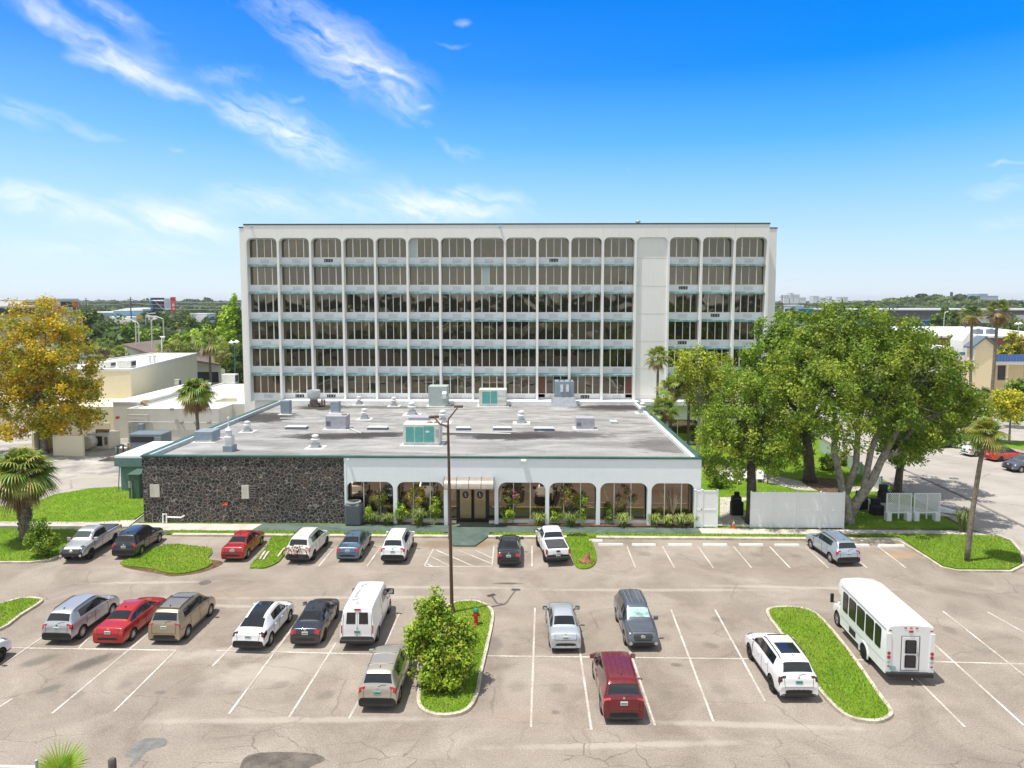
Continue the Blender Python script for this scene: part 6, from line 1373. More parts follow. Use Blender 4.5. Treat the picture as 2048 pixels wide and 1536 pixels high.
L = lobes_px(b0, Y, [(1860, 810, 65, 60, 2, 4), (1895, 840, 48, 42, 0, 3), (1830, 860, 60, 45, 0, 3), (1800, 900, 40, 40, -1, 2), (1790, 820, 50, 60, 1, 3)])
tree('dark straight-trunked tree just right of the oak beside the lattice screens', b0, L, 300, 60, .15, GREEN, rc=.65, trunk=.36, fork=.35, tmat=bark_dark, limbs=12)
b0 = G(1535, 968, .05); L = [(0, 0, 2.6, .8, .8, .9), (.3, 0, 3.3, .5, .5, .6)]
tree('thin sapling beside the garden path', b0, L, 26, 40, .07, LIME, rc=.35, trunk=.05, fork=.4, limbs=5, tmat=bark_dark, name='sapling')
# pale dead-topped tree among the palms
b0 = Vector(at(1400, 74)); Y = 74
L = lobes_px(b0, Y, [(1385, 730, 42, 36, 0, 2), (1430, 740, 40, 36, 0, 2), (1400, 790, 30, 40, 0, 2), (1440, 800, 30, 50, 0, 2)])
tree('yellow-green tree with bare pale twigs in front of the tower\'s right end', b0, L, 240, 50, .13, [(.20, .26, .03), (.26, .30, .05), (.13, .19, .02)], rc=.65, trunk=.2, fork=.55, limbs=26, tmat=M('pale_bark', (.5, .46, .4), .9, var=.2))
# golden tree on the left
b0 = Vector(at(72, 79)); Y = 79
L = lobes_px(b0, Y, [(85, 700, 78, 70, 0, 4.5), (60, 640, 42, 42, 0, 2.6), (130, 655, 36, 40, 0, 2.4), (150, 740, 48, 55, 0, 3.5), (30, 760, 62, 62, 0, 3.5), (110, 800, 72, 55, 0, 4), (170, 800, 36, 42, 0, 2.5), (0, 690, 45, 55, 0, 3), (-30, 780, 45, 60, 0, 3), (50, 848, 70, 34, 0, 3), (130, 840, 55, 34, 0, 3), (60, 760, 60, 60, -1, 3), (95, 615, 25, 18, 0, 1.5)])
tree('tall tree with golden-orange leaves in front of the cream building on the left', b0, L[:-1]+[L[-1]], 640, 58, .165, GOLD, rc=.8, trunk=.4, fork=.3, limbs=20, name='golden_tree', shell=.4)
# shrubs
b0 = G(888, 1366, .12); L = [(-.1, 0, 1.8, 1.25, 1.1, 1.4), (-.8, -.1, 3.1, .55, .6, .85), (-.45, .3, 4.05, .38, .45, .7), (-1.3, 0, 2.3, .6, .7, .7), (.7, -.3, 1.5, .75, .8, 1.1), (.55, .2, 2.5, .6, .6, .8), (0, -.4, .8, 1.25, .9, .7), (-.2, .3, 3.3, .55, .6, .6), (-.95, .1, 3.9, .25, .3, .5)]
L = [(l[0]*.98, l[1]*.92, l[2]*.9, l[3]*.93, l[4]*.93, l[5]*.88) for l in L]+[(-1.25, .1, 1.9, .5, .5, .6), (.95, .2, 2.0, .5, .5, .6)]
tree('tall bushy shrub with bright new growth filling the middle island', b0, L, 460, 60, .085, [(.12, .22, .02), (.18, .29, .03), (.08, .15, .015), (.22, .31, .045), (.16, .18, .03)], rc=.36, trunk=.07, fork=.1, limbs=22, name='shrub', cat='shrub', tmat=bark_dark, shell=.35, up=.5)
b0 = G(88, 1112, .12); L = [(0, 0, 1.0, .95, .9, .85), (-.2, 0, 1.9, .5, .5, .7), (-.5, 0, 1.3, .6, .6, .5)]
tree('small rounded shrub beside the big palm at the left corner', b0, L, 120, 45, .08, GREEN+LIME[:1], rc=.3, trunk=.06, fork=.15, limbs=8, name='shrub', cat='shrub', tmat=bark_dark)
# palms
palm('stout cabbage palm with a shaggy skirt at the left front corner', G(52, 1080, .1), 5.2, 3.0, .36, 76, lp=1.35, dead=.34, boots=True, nl=30, zlo=-78, cols=[(.20, .28, .045), (.28, .33, .065), (.14, .21, .035), (.38, .37, .11)])
b0 = at(388, 74); palm('slim palm rising behind the left edge of the flat roof', b0, zat(382, 782, 74), 2.7, .17, 66, lp=1.1, dead=.42, lean=(-.2, 0), droop=1.25, zlo=-80)
b0 = G(1934, 1122, .1); palm('tall slender palm with a leaning grey trunk on the right corner lawn', b0, 9.0, 1.6, .15, 54, lp=.65, dead=.1, lean=(.8, 0), cols=[(.17, .25, .03), (.26, .30, .05), (.32, .30, .07)])
for i, (px, py, Yp, Rr, l) in enumerate(((1318, 712, 80, 1.5, 'tallest slim palm against the tower\'s blank panel'), (1342, 775, 77, 1.6, 'middle palm of the cluster at the right rear of the flat roof'), (1327, 815, 75, 1.6, 'lowest palm of the cluster at the right rear corner of the flat roof'), (1378, 752, 76, 2., 'broad palm on the right side of the cluster by the tower'))):
    palm(l, at(px+(4 if i else 0), Yp), zat(px, py, Yp), Rr*1.35, .15, 44, dead=.3, group='palms at the foot of the tower', nl=18)
palm('tall fan palm with a thin trunk before the grey far buildings', at(1950, 112), zat(1945, 628, 112), 2.5, .2, 40, dead=.35, nl=18, lean=(-.4, 0), cols=[(.08, .15, .02), (.14, .21, .03), (.3, .28, .06)])
palm('tallest fan palm at the right with a skirt of dead straw fronds', at(1993, 97), zat(1997, 622, 97), 2.4, .2, 44, dead=.6, nl=18, lean=(.3, 0), cols=[(.11, .17, .03), (.3, .27, .07)], zlo=-84)
b0 = G(2018, 888); L = [(0, 0, 4.2, 2.1, 1.8, 1.5), (-.8, 0, 5.6, 1.4, 1.4, 1.4), (1, 0, 5.2, 1.4, 1.4, 1.3)]
tree('small yellow-green street tree across the drive at the right edge', b0, L, 130, 45, .16, [(.28, .30, .03), (.36, .34, .04), (.16, .22, .02)], rc=.6, trunk=.14, fork=.42, limbs=10)
# palm top poking in at the bottom edge, with posts
V, F, K = palm_crown(5, 1.0, .25, .25, 0, [(.22, .36, .03), (.30, .42, .05)], 34, .035, zlo=48); b0 = Wp(122, 1560, 15.5)
t_ = thing('palm_plant', 'bright green fan palm frond poking up at the bottom left edge', 'palm plant', (b0.x, b0.y, 0))
npmesh('frond', V+np.array((0, 0, b0.z)), F, frondm, t_, col=K); m = MB(); m.tube([(0, 0, 0), (0, 0, b0.z)], .12, 8); m.build('trunk', bark_palm, t_)
p = Wp(224, 1517, 15.5); m = MB(); m.lathe([(.09, 0), (.09, p.z-.03), (.07, p.z), (0, p.z)], 10); tag(m.build('wooden_post', bark('old_wood', (.13, .11, .09), 6), None, 40, (p.x, p.y, 0)), 'weathered dark wooden post at the bottom edge right of the frond', 'post')
p = Wp(73, 1520, 15.5); m = MB(); m.lathe([(.035, 0), (.035, p.z), (0, p.z+.01)], 12); tag(m.build('pipe_post', M('grey_blue_pipe', (.4, .45, .55), .5), None, 40, (p.x, p.y, 0)), 'thin blue-grey pipe post at the bottom left corner', 'post')
a, b_ = Wp(-60, 1532, 15.5), Wp(73, 1534, 15.5); m = MB(); m.tube([a, b_], .03, 6); m.tube([(a.x, a.y, 0), a], .03, 6); tag(m.build('white_rail', whitef), 'white rail running out of the bottom left corner', 'rail')
# plants along the arcade
def spiky(px, py, r_, h, n, label, cols, group='lily clumps along the arcade', name='lily_clump'):
    g = G(px, py, .12); V = []; F = []; K = []
    for i in range(n):
        a = rnd.uniform(0, 6.28); o_ = Vector((math.cos(a), math.sin(a), 0)); s_ = Vector((-o_.y, o_.x, 0))*.03; L_ = r_*rnd.uniform(.5, 1.1); hh = h*rnd.uniform(.6, 1.1); c0 = Vector((rnd.uniform(-.25, .25)*r_, rnd.uniform(-.25, .25)*r_, 0)); b0_ = len(V); cc = rnd.choice(cols)
        for t__, z, wd in ((0, 0, .8), (.25, .65, 1.), (.62, 1., .8), (1., .72, .1)):
            p = c0+o_*L_*t__+Vector((0, 0, hh*z)); V += [tuple(p-s_*wd), tuple(p+s_*wd)]; K += [tuple(c*rnd.uniform(.85, 1.15) for c in cc)+(1,)]*2
        for k_ in range(3): F.append((b0_+2*k_, b0_+2*k_+1, b0_+2*k_+3, b0_+2*k_+2))
    return tag(npmesh(name, np.array(V), np.array(F), frondm, None, col=np.array(K), loc=g), label, 'plant', group)
LY = [(.24, .33, .06), (.36, .40, .12), (.15, .24, .03), (.45, .45, .2)]; LG = [(.12, .20, .04), (.20, .27, .07), (.28, .30, .12)]
for px, py, r_, h, c_, l in ((745, 1047, .8, .9, LG, 'lily clump right of the tall condenser'), (775, 1048, .8, .85, LG, 'low lily clump below the loose shrub, behind the white crossover'), (800, 1046, .7, .9, LG, 'lily clump left of the first white column'), (838, 1050, 1.0, 1.25, LG, 'large arching lily clump left of the door bay'),
                         (1078, 1048, .75, .9, LY, 'small lily clump beside the black sedan'), (1141, 1051, 1.0, 1.05, LG, 'large lily clump below the fullest purple bush'), (1247, 1052, .8, .95, LY, 'lone yellow-green lily clump in the sixth bay'),
                         (1310, 1051, .75, .9, LY, 'leftmost lily clump of the last arcade bay'), (1336, 1052, .7, .8, LY, 'second lily clump of the last arcade bay'), (1362, 1052, .75, .9, LY, 'third lily clump of the last arcade bay'), (1384, 1051, .65, .85, LY, 'lily clump against the white gate')):
    spiky(px, py, r_, h, 130, l, c_)
spiky(1925, 1062, 1.1, 1.7, 90, 'spiky dark green plant beside the right-hand palm trunk', LG, None, 'spiky_plant')
def bush(px, py, L, n, label, cols, size=.07, rc=.28, flowers=None, group='shrubs along the arcade', trunk=.03, limbs=6, z=.12):
    if group: L = [(l[0]*.9, l[1], l[2]*.88, l[3]*.8, l[4]*.8, l[5]*.8) for l in L]; n = max(8, int(n*.62)); rc *= .85
    t_ = tree(label, G(px, py, z), L, n, 34, size, cols, rc=rc, trunk=trunk, fork=.2, limbs=limbs, name='shrub', cat='shrub', group=group, tmat=bark_grey, twigs=True)
    if flowers:
        C = lobe_pts(L[:flowers[1]], flowers[2], .8); V, F, K = leaves(C, .12, 10, .05, flowers[0]); npmesh('flowers', V, F, flowm, t_, col=K)
PUR = [(.30, .08, .28), (.42, .16, .38), (.22, .06, .2)]
bush(735, 1046, [(0, 0, .9, .45, .4, .7)], 22, 'bright green narrow shrub right of the condenser', LIME)
bush(757, 1044, [(0, 0, 2.5, .9, .6, .55), (.4, 0, 1.9, .6, .5, .5)], 26, 'loose airy shrub with a bare stem in the first bay', OLIVE, rc=.3, limbs=12)
bush(802, 1046, [(0, 0, 1.3, .55, .45, .9), (.3, 0, .8, .4, .4, .5)], 34, 'bright green shrub standing before the first column', LIME)
bush(834, 1044, [(0, 0, 2.5, .75, .6, .8), (0, 0, 1.5, .5, .4, .6)], 46, 'yellowish tall shrub in the second bay', [(.26, .27, .05), (.34, .32, .08), (.16, .2, .04)], limbs=9)
bush(871, 1047, [(0, 0, 1.0, .55, .45, .8), (.1, 0, 1.9, .3, .3, .6)], 40, 'bright green shrub just left of the door bay', LIME)
bush(1026, 1046, [(-.1, 0, 2.6, .75, .6, .75), (.2, 0, 2.1, .4, .4, .4)], 40, 'purple-flowered bush on a leaning stem right of the door', OLIVE, flowers=(PUR, 2, 40), limbs=8)
bush(1013, 1048, [(0, 0, .8, .45, .4, .6), (.5, 0, .9, .3, .3, .6)], 26, 'low bright shrub under the leaning purple bush', LIME)
bush(1138, 1046, [(0, 0, 2.4, .75, .6, 1.0), (-.2, 0, 2.9, .5, .5, .6)], 56, 'fullest purple-flowered bush in the fifth bay', OLIVE, flowers=(PUR+[(.5, .25, .35)], 2, 60), limbs=7)
bush(1112, 1048, [(0, 0, .7, .5, .4, .5)], 18, 'low bright green shrub beside the white pickup', LIME)
bush(1168, 1047, [(0, 0, 1.4, .3, .3, 1.2), (-.05, 0, 2.2, .25, .25, .5)], 30, 'narrow upright green shrub in the fifth bay', LIME)
bush(1217, 1047, [(0, 0, .9, .45, .4, .8)], 26, 'cone-shaped dark green shrub in the sixth bay', GREEN)
bush(1251, 1047, [(.1, 0, 2.9, .4, .4, .4), (-.7, 0, 2.0, .4, .3, .4), (.8, 0, 2.0, .35, .3, .35)], 18, 'sparse branching purple-flowered shrub in the sixth bay', OLIVE, flowers=(PUR, 3, 22), limbs=12)
g = G(1345, 1047, .12); m = MB()
for q in range(16):
    a = rnd.uniform(0, 6.28); r_ = rnd.uniform(.2, .75); z = rnd.uniform(1.7, 2.9); m.tube([(0, 0, .0), (.05, 0, .8), (r_*.4*math.cos(a), r_*.3*math.sin(a), z*.6), (r_*math.cos(a), r_*.6*math.sin(a), z)], [.04, .035, .02, .006], 5)
tag(m.build('bare_shrub', M('pale_twig', (.45, .36, .28), .9), None, True, g), 'leafless pale twiggy shrub in the last arcade bay', 'shrub')
for i, (px, py, l) in enumerate(((1372, 885, 'low green shrub at the foot of the tower arcade, left one'), (1398, 888, 'low green shrub at the foot of the tower arcade, right one'), (1432, 975, 'dark shrub beside the white deck chairs'), (1655, 940, 'low hedge-like shrub by the street fence'), (1690, 930, 'pale-leaved shrub by the street fence'))):
    bush(px, py, [(0, 0, .8, 1., .8, .8), (.5, 0, .6, .7, .6, .6)], 50, l, GREEN if i != 4 else OLIVE, size=.1, group=None, z=.06)

# ---------------------------------------------------------------- grass blades
def inpoly(P_, poly):
    x, y = P_[:, 0], P_[:, 1]; ins = np.zeros(len(P_), bool); n = len(poly); j = n-1
    for i in range(n):
        xi, yi = poly[i][0], poly[i][1]; xj, yj = poly[j][0], poly[j][1]
        ins ^= ((yi > y) != (yj > y)) & (x < (xj-xi)*(y-yi)/((yj-yi) or 1e-9)+xi); j = i
    return ins
GV = []; tot = 0
for poly, z, dens in GR:
    a = np.array([(p[0], p[1]) for p in poly]); lo, hi_ = a.min(0), a.max(0); lo[0] = max(lo[0], -46); n = int(np.prod(hi_-lo)*dens*3.2); n = min(n, 90000)
    P_ = rg.random((n, 2))*(hi_-lo)+lo; P_ = P_[inpoly(P_, [tuple(q) for q in a])]; GV.append(np.c_[P_, np.full(len(P_), z)])
P_ = np.concatenate(GV); N = len(P_); h = rg.uniform(.05, .14, N); an = rg.uniform(0, 6.28, N); s = np.c_[np.cos(an), np.sin(an), np.zeros(N)]*rg.uniform(.012, .022, (N, 1)); ln = rg.normal(0, .05, (N, 2))
T_ = P_+np.c_[ln, h]; V = np.stack([P_-s, P_+s, T_], 1).reshape(-1, 3); F = np.arange(N*3).reshape(-1, 3)
cols = np.array([(.14, .245, .018), (.20, .31, .026), (.11, .19, .016), (.28, .34, .055), (.28, .29, .09)]); K = np.c_[cols[rg.integers(0, 5, N)]*rg.uniform(.8, 1.2, (N, 1)), np.ones(N)].repeat(3, 0)
o = npmesh('grass', V, F, frondm, None, col=np.clip(K, 0, 1)); o['kind'] = 'stuff'; o['label'] = 'short green grass blades on the islands, verges and lawns'
# ================================================================ garden furniture and fences on the right
vinyl = M('white_vinyl', (.82, .83, .84), .35, var=.02, coat=.2)
def post(m, x, y, z1, s=.065): m.box((x-s, y-s, 0), (x+s, y+s, z1)); m.loft([[(x-s-.02, y-s-.02, z1), (x+s+.02, y-s-.02, z1), (x+s+.02, y+s+.02, z1), (x-s-.02, y+s+.02, z1)], [(x, y, z1+.06)]*4])
a, b_ = G(1501, 1056), G(1684, 1056); fy = a.y; xs = [a.x+(b_.x-a.x)*q/4 for q in range(5)]; zt_ = Wp(1600, 984, fy).z
fn = thing('white_fence', 'tall four-panel white vinyl fence standing in front of the oak', 'fence', ((a.x+b_.x)/2, fy, 0)); ox = (a.x+b_.x)/2
for q in range(5): m = MB(); post(m, xs[q]-ox, 0, zt_+.03); m.build('post', vinyl, fn)
for q in range(4):
    x0, x1 = xs[q]-ox+.065, xs[q+1]-ox-.065; m = MB(); m.box((x0, -.02, .08), (x1, .02, zt_-.06))
    for z, h in ((.06, .16), (zt_*.47, .10), (zt_-.16, .14)): m.box((x0, -.04, z), (x1, .04, z+h))
    nb_ = 9
    for k_ in range(1, nb_): xx = x0+(x1-x0)*k_/nb_; m.box((xx-.006, -.026, .2), (xx+.006, -.0201, zt_-.16))
    m.build('panel', vinyl, fn)
a, b_ = G(1389, 1056), G(1433, 1056); zg = Wp(1410, 980, a.y).z
gt = thing('white_gate', 'white vinyl gate beside the right end of the arcade', 'gate', (a.x, a.y, 0)); wd = b_.x-a.x
for x in (0, .55, wd): m = MB(); post(m, x, 0, zg+.03); m.build('post', vinyl, gt)
for x0, x1 in ((.07, .48), (.62, wd-.07)):
    m = MB(); m.box((x0, -.02, .1), (x1, .02, zg-.05)); [m.box((x0, -.04, z), (x1, .04, z+h)) for z, h in ((.08, .14), (zg*.47, .1), (zg-.15, .12))]; m.build('panel', vinyl, gt)
m = MB(); m.cbox((.5, -.07, zg*.5), (.06, .05, .1)); m.build('latch', blackm, gt)
a, b_ = G(1470, 1054), G(1501, 1055); m = MB(); m.cbox((0, 0, .12), ((b_-a).length, .09, .12)); tag(m.build('ground_beam', vinyl, None, loc=((a+b_)/2)), 'low white beam lying between the traffic cone and the fence', 'beam')
g = G(1467, 1056, .09); cn_ = thing('traffic_cone', 'orange traffic cone with a white collar beside the fence', 'traffic cone', g); orange = M('cone_orange', (.75, .17, .03), .5)
m = MB(); m.rbox((-.2, -.2, 0), (.2, .2, .04), .02); m.build('base', orange, cn_); m = MB(); m.lathe([(.15, .04), (.09, .34)], 16); m.build('body', orange, cn_, smooth=True); m = MB(); m.lathe([(.092, .34), (.055, .54)], 16); m.build('collar', whitef, cn_, smooth=True); m = MB(); m.lathe([(.056, .54), (.03, .68), (0, .69)], 16); m.build('tip', orange, cn_, smooth=True)
# lattice screens on white blocks
for (x0, x1, yb, l) in ((1771, 1815, 1042, 'left white lattice screen on concrete block feet under the trees'), (1826, 1872, 1042, 'right white lattice screen on concrete block feet under the trees')):
    a, b_ = G(x0, yb), G(x1, yb); Yl = a.y; zt2 = Wp(x0, 986, Yl).z; zb2 = Wp(x0, 1026, Yl).z; L = b_.x-a.x+.25; t_ = thing('lattice_screen', l, 'screen', (a.x, Yl, 0), 0, 'white lattice screens')
    m = MB()
    for x in (0, L/2-.04, L-.08): m.box((x, -.04, .2), (x+.08, .04, zt2))
    for z in (zb2, zt2-.08): m.box((0, -.045, z), (L, .045, z+.08))
    m.build('frame', vinyl, t_); m = MB(); hgt = zt2-zb2-.1; step = .17
    for s in (-1, 1):
        c0 = -hgt
        while c0 < L:
            xa, xb = max(0, c0), min(L, c0+hgt); za, zb_ = xa-c0, xb-c0
            if s < 0: za, zb_ = hgt-za, hgt-zb_
            if xb-xa > .05: dxx = .028; yy = s*.008; m.add([(xa-dxx, yy, zb2+.06+za), (xa+dxx, yy, zb2+.06+za), (xb+dxx, yy, zb2+.06+zb_), (xb-dxx, yy, zb2+.06+zb_)], [(0, 1, 2, 3)])
            c0 += step
    m.build('lattice', vinyl, t_)
    for x in (.1, L-.35): m = MB(); m.rbox((x-.12, -.25, 0), (x+.28, .25, .75), .02); m.build('block_foot', vinyl, t_)
g = G(1905, 1043); m = MB(); a, b_ = G(1875, 1020, .1), G(1922, 1040, .1)
m.loft([[(a.x, a.y, .12), (a.x+2.2, a.y-1.6, .12), (a.x+2., a.y-1.9, .12), (a.x-.3, a.y-.6, .12)], [(a.x, a.y, .5), (a.x+2.2, a.y-1.6, .16), (a.x+2., a.y-1.9, .16), (a.x-.3, a.y-.6, .5)]]); tag(m.build('white_ramp', vinyl), 'white wedge-shaped ramp lying right of the lattice screens', 'ramp')
# covered grills and black barrel seats
cov = M('black_cover', (.008, .008, .009), .6, var=.3, bump=.01)
g = G(1473, 1029, .08); gr = thing('covered_grill', 'black covered grill on a pale slab left of the feathery tree', 'grill', g); m = MB(); m.rbox((-.5, -.35, 0), (.5, .35, 1.15), .1); m.build('cover', cov, gr); m = MB(); m.rbox((-.45, -.3, 1.13), (.35, .3, 1.6), .12); m.build('lid', cov, gr); m = MB(); m.rbox((-.22, -.12, 1.58), (.2, .14, 1.95), .05); m.build('chimney', cov, gr); m = MB(); m.tube([(-.3, -.32, 1.42), (.0, -.36, 1.5), (.3, -.32, 1.42)], .015, 5); m.build('handle', chrome, gr)
m = MB(); m.box((-.6, -.5, -.03), (.9, .6, .01)); m.build('slab', concrete, gr)
for px, py, w_, h, l in ((1722, 1017, .9, 1.5, 'black covered seat half hidden behind the oak trunk'), (1753, 1028, .95, 1.3, 'black covered seat left of the lattice screens, nearest the fence'), (1768, 1003, .9, 1.5, 'tall black covered grill standing behind the lattice screens')):
    g = G(px, py, .08); t_ = thing('covered_armchair', l, 'covered furniture', g, .1, 'black covered furniture under the trees'); m = MB(); m.rbox((-w_/2, -.4, 0), (w_/2, .4, h*.62), .08); m.build('cover', cov, t_); m = MB(); m.rbox((-w_/2+.1, .0, h*.6), (w_/2-.1, .38, h), .06); m.build('backrest', cov, t_)
for px, py, a_, l in ((1450, 962, 20, 'leftmost white deck chair on the lawn path'), (1470, 966, 35, 'second white deck chair from the left on the lawn path'), (1490, 960, 10, 'third white deck chair, beside the dark tree trunk'), (1520, 962, -20, 'rightmost white deck chair, by the white handrail')):
    g = G(px, py, .08); t_ = thing('deck_chair', l, 'deck chair', g, R(a_), 'white deck chairs by the garden path'); m = MB()
    m.box((-.3, -.6, .32), (.3, .3, .38)); m.build('seat', vinyl, t_); m = MB(); m.loft([[(-.3, .28, .36), (.3, .28, .36), (.3, .34, .36), (-.3, .34, .36)], [(-.3, .7, .95), (.3, .7, .95), (.3, .76, .93), (-.3, .76, .93)]]); m.build('backrest', vinyl, t_)
    for x in (-.26, .26):
        for y in (-.5, .25): m = MB(); m.box((x-.03, y-.03, 0), (x+.03, y+.03, .34)); m.build('leg', vinyl, t_)
g = G(1518, 945, .08); m = MB(); [m.tube([(x, 0, 0), (x, 0, .95)], .03, 6) for x in (0, .9)]; m.tube([(0, 0, .95), (1.6, -.9, .6)], .03, 6); m.tube([(0, 0, .95), (.9, 0, .95)], .03, 6); tag(m.build('handrail', vinyl, None, loc=g), 'short white handrail beside the garden path', 'handrail')
# pale fence along the street
pts = [G(*p) for p in ((1640, 905), (1680, 925), (1722, 953), (1762, 985))]
sf = thing('street_fence', 'pale glazed fence running behind the oak along the street', 'fence', pts[0])
for a, b_ in zip(pts[:-1], pts[1:]):
    a_, c_ = a-pts[0], b_-pts[0]; m = MB(); m.loft([[a_+Vector((0, -.02, .1)), c_+Vector((0, -.02, .1)), c_+Vector((0, .02, .1)), a_+Vector((0, .02, .1))], [a_+Vector((0, -.02, 1.4)), c_+Vector((0, -.02, 1.4)), c_+Vector((0, .02, 1.4)), a_+Vector((0, .02, 1.4))]]); m.build('panel', M('pale_panel', (.42, .52, .52), .3, var=.1), sf)
for a in pts: m = MB(); q = a-pts[0]; m.box((q.x-.06, q.y-.06, 0), (q.x+.06, q.y+.06, 1.55)); m.build('post', M('fence_post', (.5, .55, .55), .5), sf)

# ================================================================ yard on the left
cream = M('cream_wall', (.68, .62, .46), .85, var=.04, scale=.3, streak=.2); cream2 = M('cream_grey_wall', (.60, .585, .53), .85, var=.05, scale=.3, streak=.3); roofw = M('white_roof', (.78, .78, .77), .6, var=.06, scale=.4)
teal2 = M('teal_paint', (.13, .21, .23), .7, var=.12); grn2 = M('green_cabinet', (.06, .12, .09), .5, var=.12); gen = M('generator_grey', (.15, .19, .22), .5, var=.1); tank = M('tank_cream', (.62, .58, .48), .5, var=.1)
# teal pump house on the side of the hall
a, b_ = G(243, 982), G(284, 982); ph = thing('pump_house', 'small teal lean-to with a white roof against the hall\'s left side', 'shed', (FX0-.05, a.y, 0)); xl_ = a.x-FX0+.05
zt3 = Wp(260, 912, a.y).z; m = MB(); m.box((xl_, 0, 0), (-.02, 6., zt3-.1)); m.build('wall', teal2, ph); m = MB(); m.box((xl_-.3, -.4, zt3-.1), (-.02, 6.4, zt3+.08)); m.build('roof', roofw, ph)
m = MB(); m.box((xl_-.3, -.45, zt3-.9), (-.02, -.38, zt3-.1)); m.build('fascia', teal2, ph); m = MB(); m.tube([(xl_-.1, -.35, 0), (xl_+.12, -.35, zt3-.9)], .05, 6); m.tube([(xl_+.12, -.38, zt3-.92), (-.05, -.38, zt3-.92)], .04, 5); m.build('brace', M('teal_trim', (.2, .33, .36), .6), ph)
m = MB(); m.tube([(-2.2, 1.5, zt3+.5), (.6, 1.5, zt3+.5)], .09, 8); m.tube([(-1.2, 1.5, zt3+.62), (.3, 1.5, zt3+.62)], .2, 10); m.build('muffler', M('rust', (.28, .17, .10)), ph)
g = G(270, 999); cb_ = thing('utility_cabinet', 'dark green utility cabinet against the stone wall corner', 'cabinet', g); m = MB(); m.rbox((-.55, 0, 0), (.5, 1.5, 2.25), .05); m.build('casing', grn2, cb_); m = MB(); m.box((-.02, -.03, .1), (.45, -.002, 1.95)); m.build('door', grn2, cb_)
m = MB(); m.loft([[(-.62, -.08, 2.25), (.57, -.08, 2.25), (.57, 1.6, 2.25), (-.62, 1.6, 2.25)], [(-.62, -.08, 2.32), (.57, -.08, 2.32), (.57, 1.6, 2.45), (-.62, 1.6, 2.45)]]); m.build('roof', grn2, cb_); m = MB(); m.box((-.5, -.12, 1.1), (-.3, -.004, 1.7)); m.tube([(-.2, -.12, 0), (-.2, -.12, 1.6)], .04, 6); m.build('meter', galv, cb_)
# generators and tank
def ybox(name, label, cat, px0, px1, pyb, pyt, d, mat, extra=None):
    a, b_ = G(px0, pyb), G(px1, pyb); h = Wp(px0, pyt, a.y).z; t_ = thing(name, label, cat, ((a.x+b_.x)/2, a.y, 0)); w_ = b_.x-a.x; m = MB(); m.rbox((-w_/2, 0, .12), (w_/2, d, h), .05); m.build('casing', mat, t_)
    m = MB(); m.box((-w_/2-.1, -.1, 0), (w_/2+.1, d+.1, .12)); m.build('pad', concrete, t_); return t_, w_, h
t_, w_, h = ybox('generator', 'big slate-blue generator enclosure beside the pump house roof', 'generator', 259, 326, 912, 868, 2.2, gen)
m = MB(); m.box((-w_/2+.2, -.02, h*.62), (w_*.25, -.002, h*.88)); m.build('louvre', blackm, t_); m = MB(); [m.box((w_*.3, -.02, h*q), (w_*.46, -.003, h*q+.07)) for q in (.6, .68, .76, .84)]; m.build('vent', galv, t_)
t_, w_, h = ybox('generator', 'cream generator with a black radiator opening beside the round tank', 'generator', 174, 219, 898, 868, 2.4, tank)
m = MB(); m.box((-w_/2+.1, -.02, h*.2), (w_*.2, -.002, h*.85)); m.build('radiator', blackm, t_); m = MB(); m.box((w_*.3, -.02, h*.3), (w_*.44, -.003, h*.8)); m.build('side_panel', M('rusty_panel', (.2, .15, .1), .8, var=.4), t_); m = MB(); m.tube([(-.6, .8, h+.25), (.9, .8, h+.25)], .2, 10); m.tube([(-.6, .8, h+.25), (-.6, .8, h)], .1, 8); m.build('muffler', M('rust', (.28, .17, .10)), t_)
t_, w_, h = ybox('generator', 'small generator half hidden behind the roof edge with a rusty muffler', 'generator', 346, 368, 880, 868, 1.5, tank); m = MB(); m.tube([(-.4, .5, h+.3), (.8, .5, h+.3)], .18, 10); m.build('muffler', M('rust', (.28, .17, .10)), t_)
g = G(172, 902); m = MB(); m.lathe([(0, 0), (.72, .02), (.8, .1), (.8, 2.6), (0, 2.7)], 24, Matrix.Translation((0, 0, .95))@Matrix.Rotation(R(-90), 4, 'X')); tn = thing('fuel_tank', 'round-ended cream fuel tank beside the low walled enclosure', 'tank', g); m.build('shell', tank, tn, smooth=40); m = MB(); [m.box((-.6, y, 0), (.6, y+.2, .4)) for y in (.4, 2.)]; m.build('saddle', concrete, tn)
# low walls round the yard
def lowwall(label, p0, p1, pyt, th=.25, mat=cream):
    a, b_ = G(*p0), G(*p1); h = Wp(p0[0], pyt, a.y).z; d = (b_-a); m = MB(); L = d.length; m.box((0, 0, 0), (L, th, h)); o_ = m.build('yard_wall', mat, None, loc=(a.x, a.y, 0)); o_.rotation_euler.z = math.atan2(d.y, d.x); return tag(o_, label, 'wall', 'low cream walls of the service yard')
lowwall('cream wall facing the camera in front of the generator pen', (112, 911), (167, 913), 870); lowwall('cream side wall running back from the generator pen\'s left end', (112, 911), (160, 865), 870); lowwall('long cream wall under the golden tree', (70, 912), (160, 872), 868)
lowwall('cream wall behind the cream generator', (165, 877), (220, 877), 846)
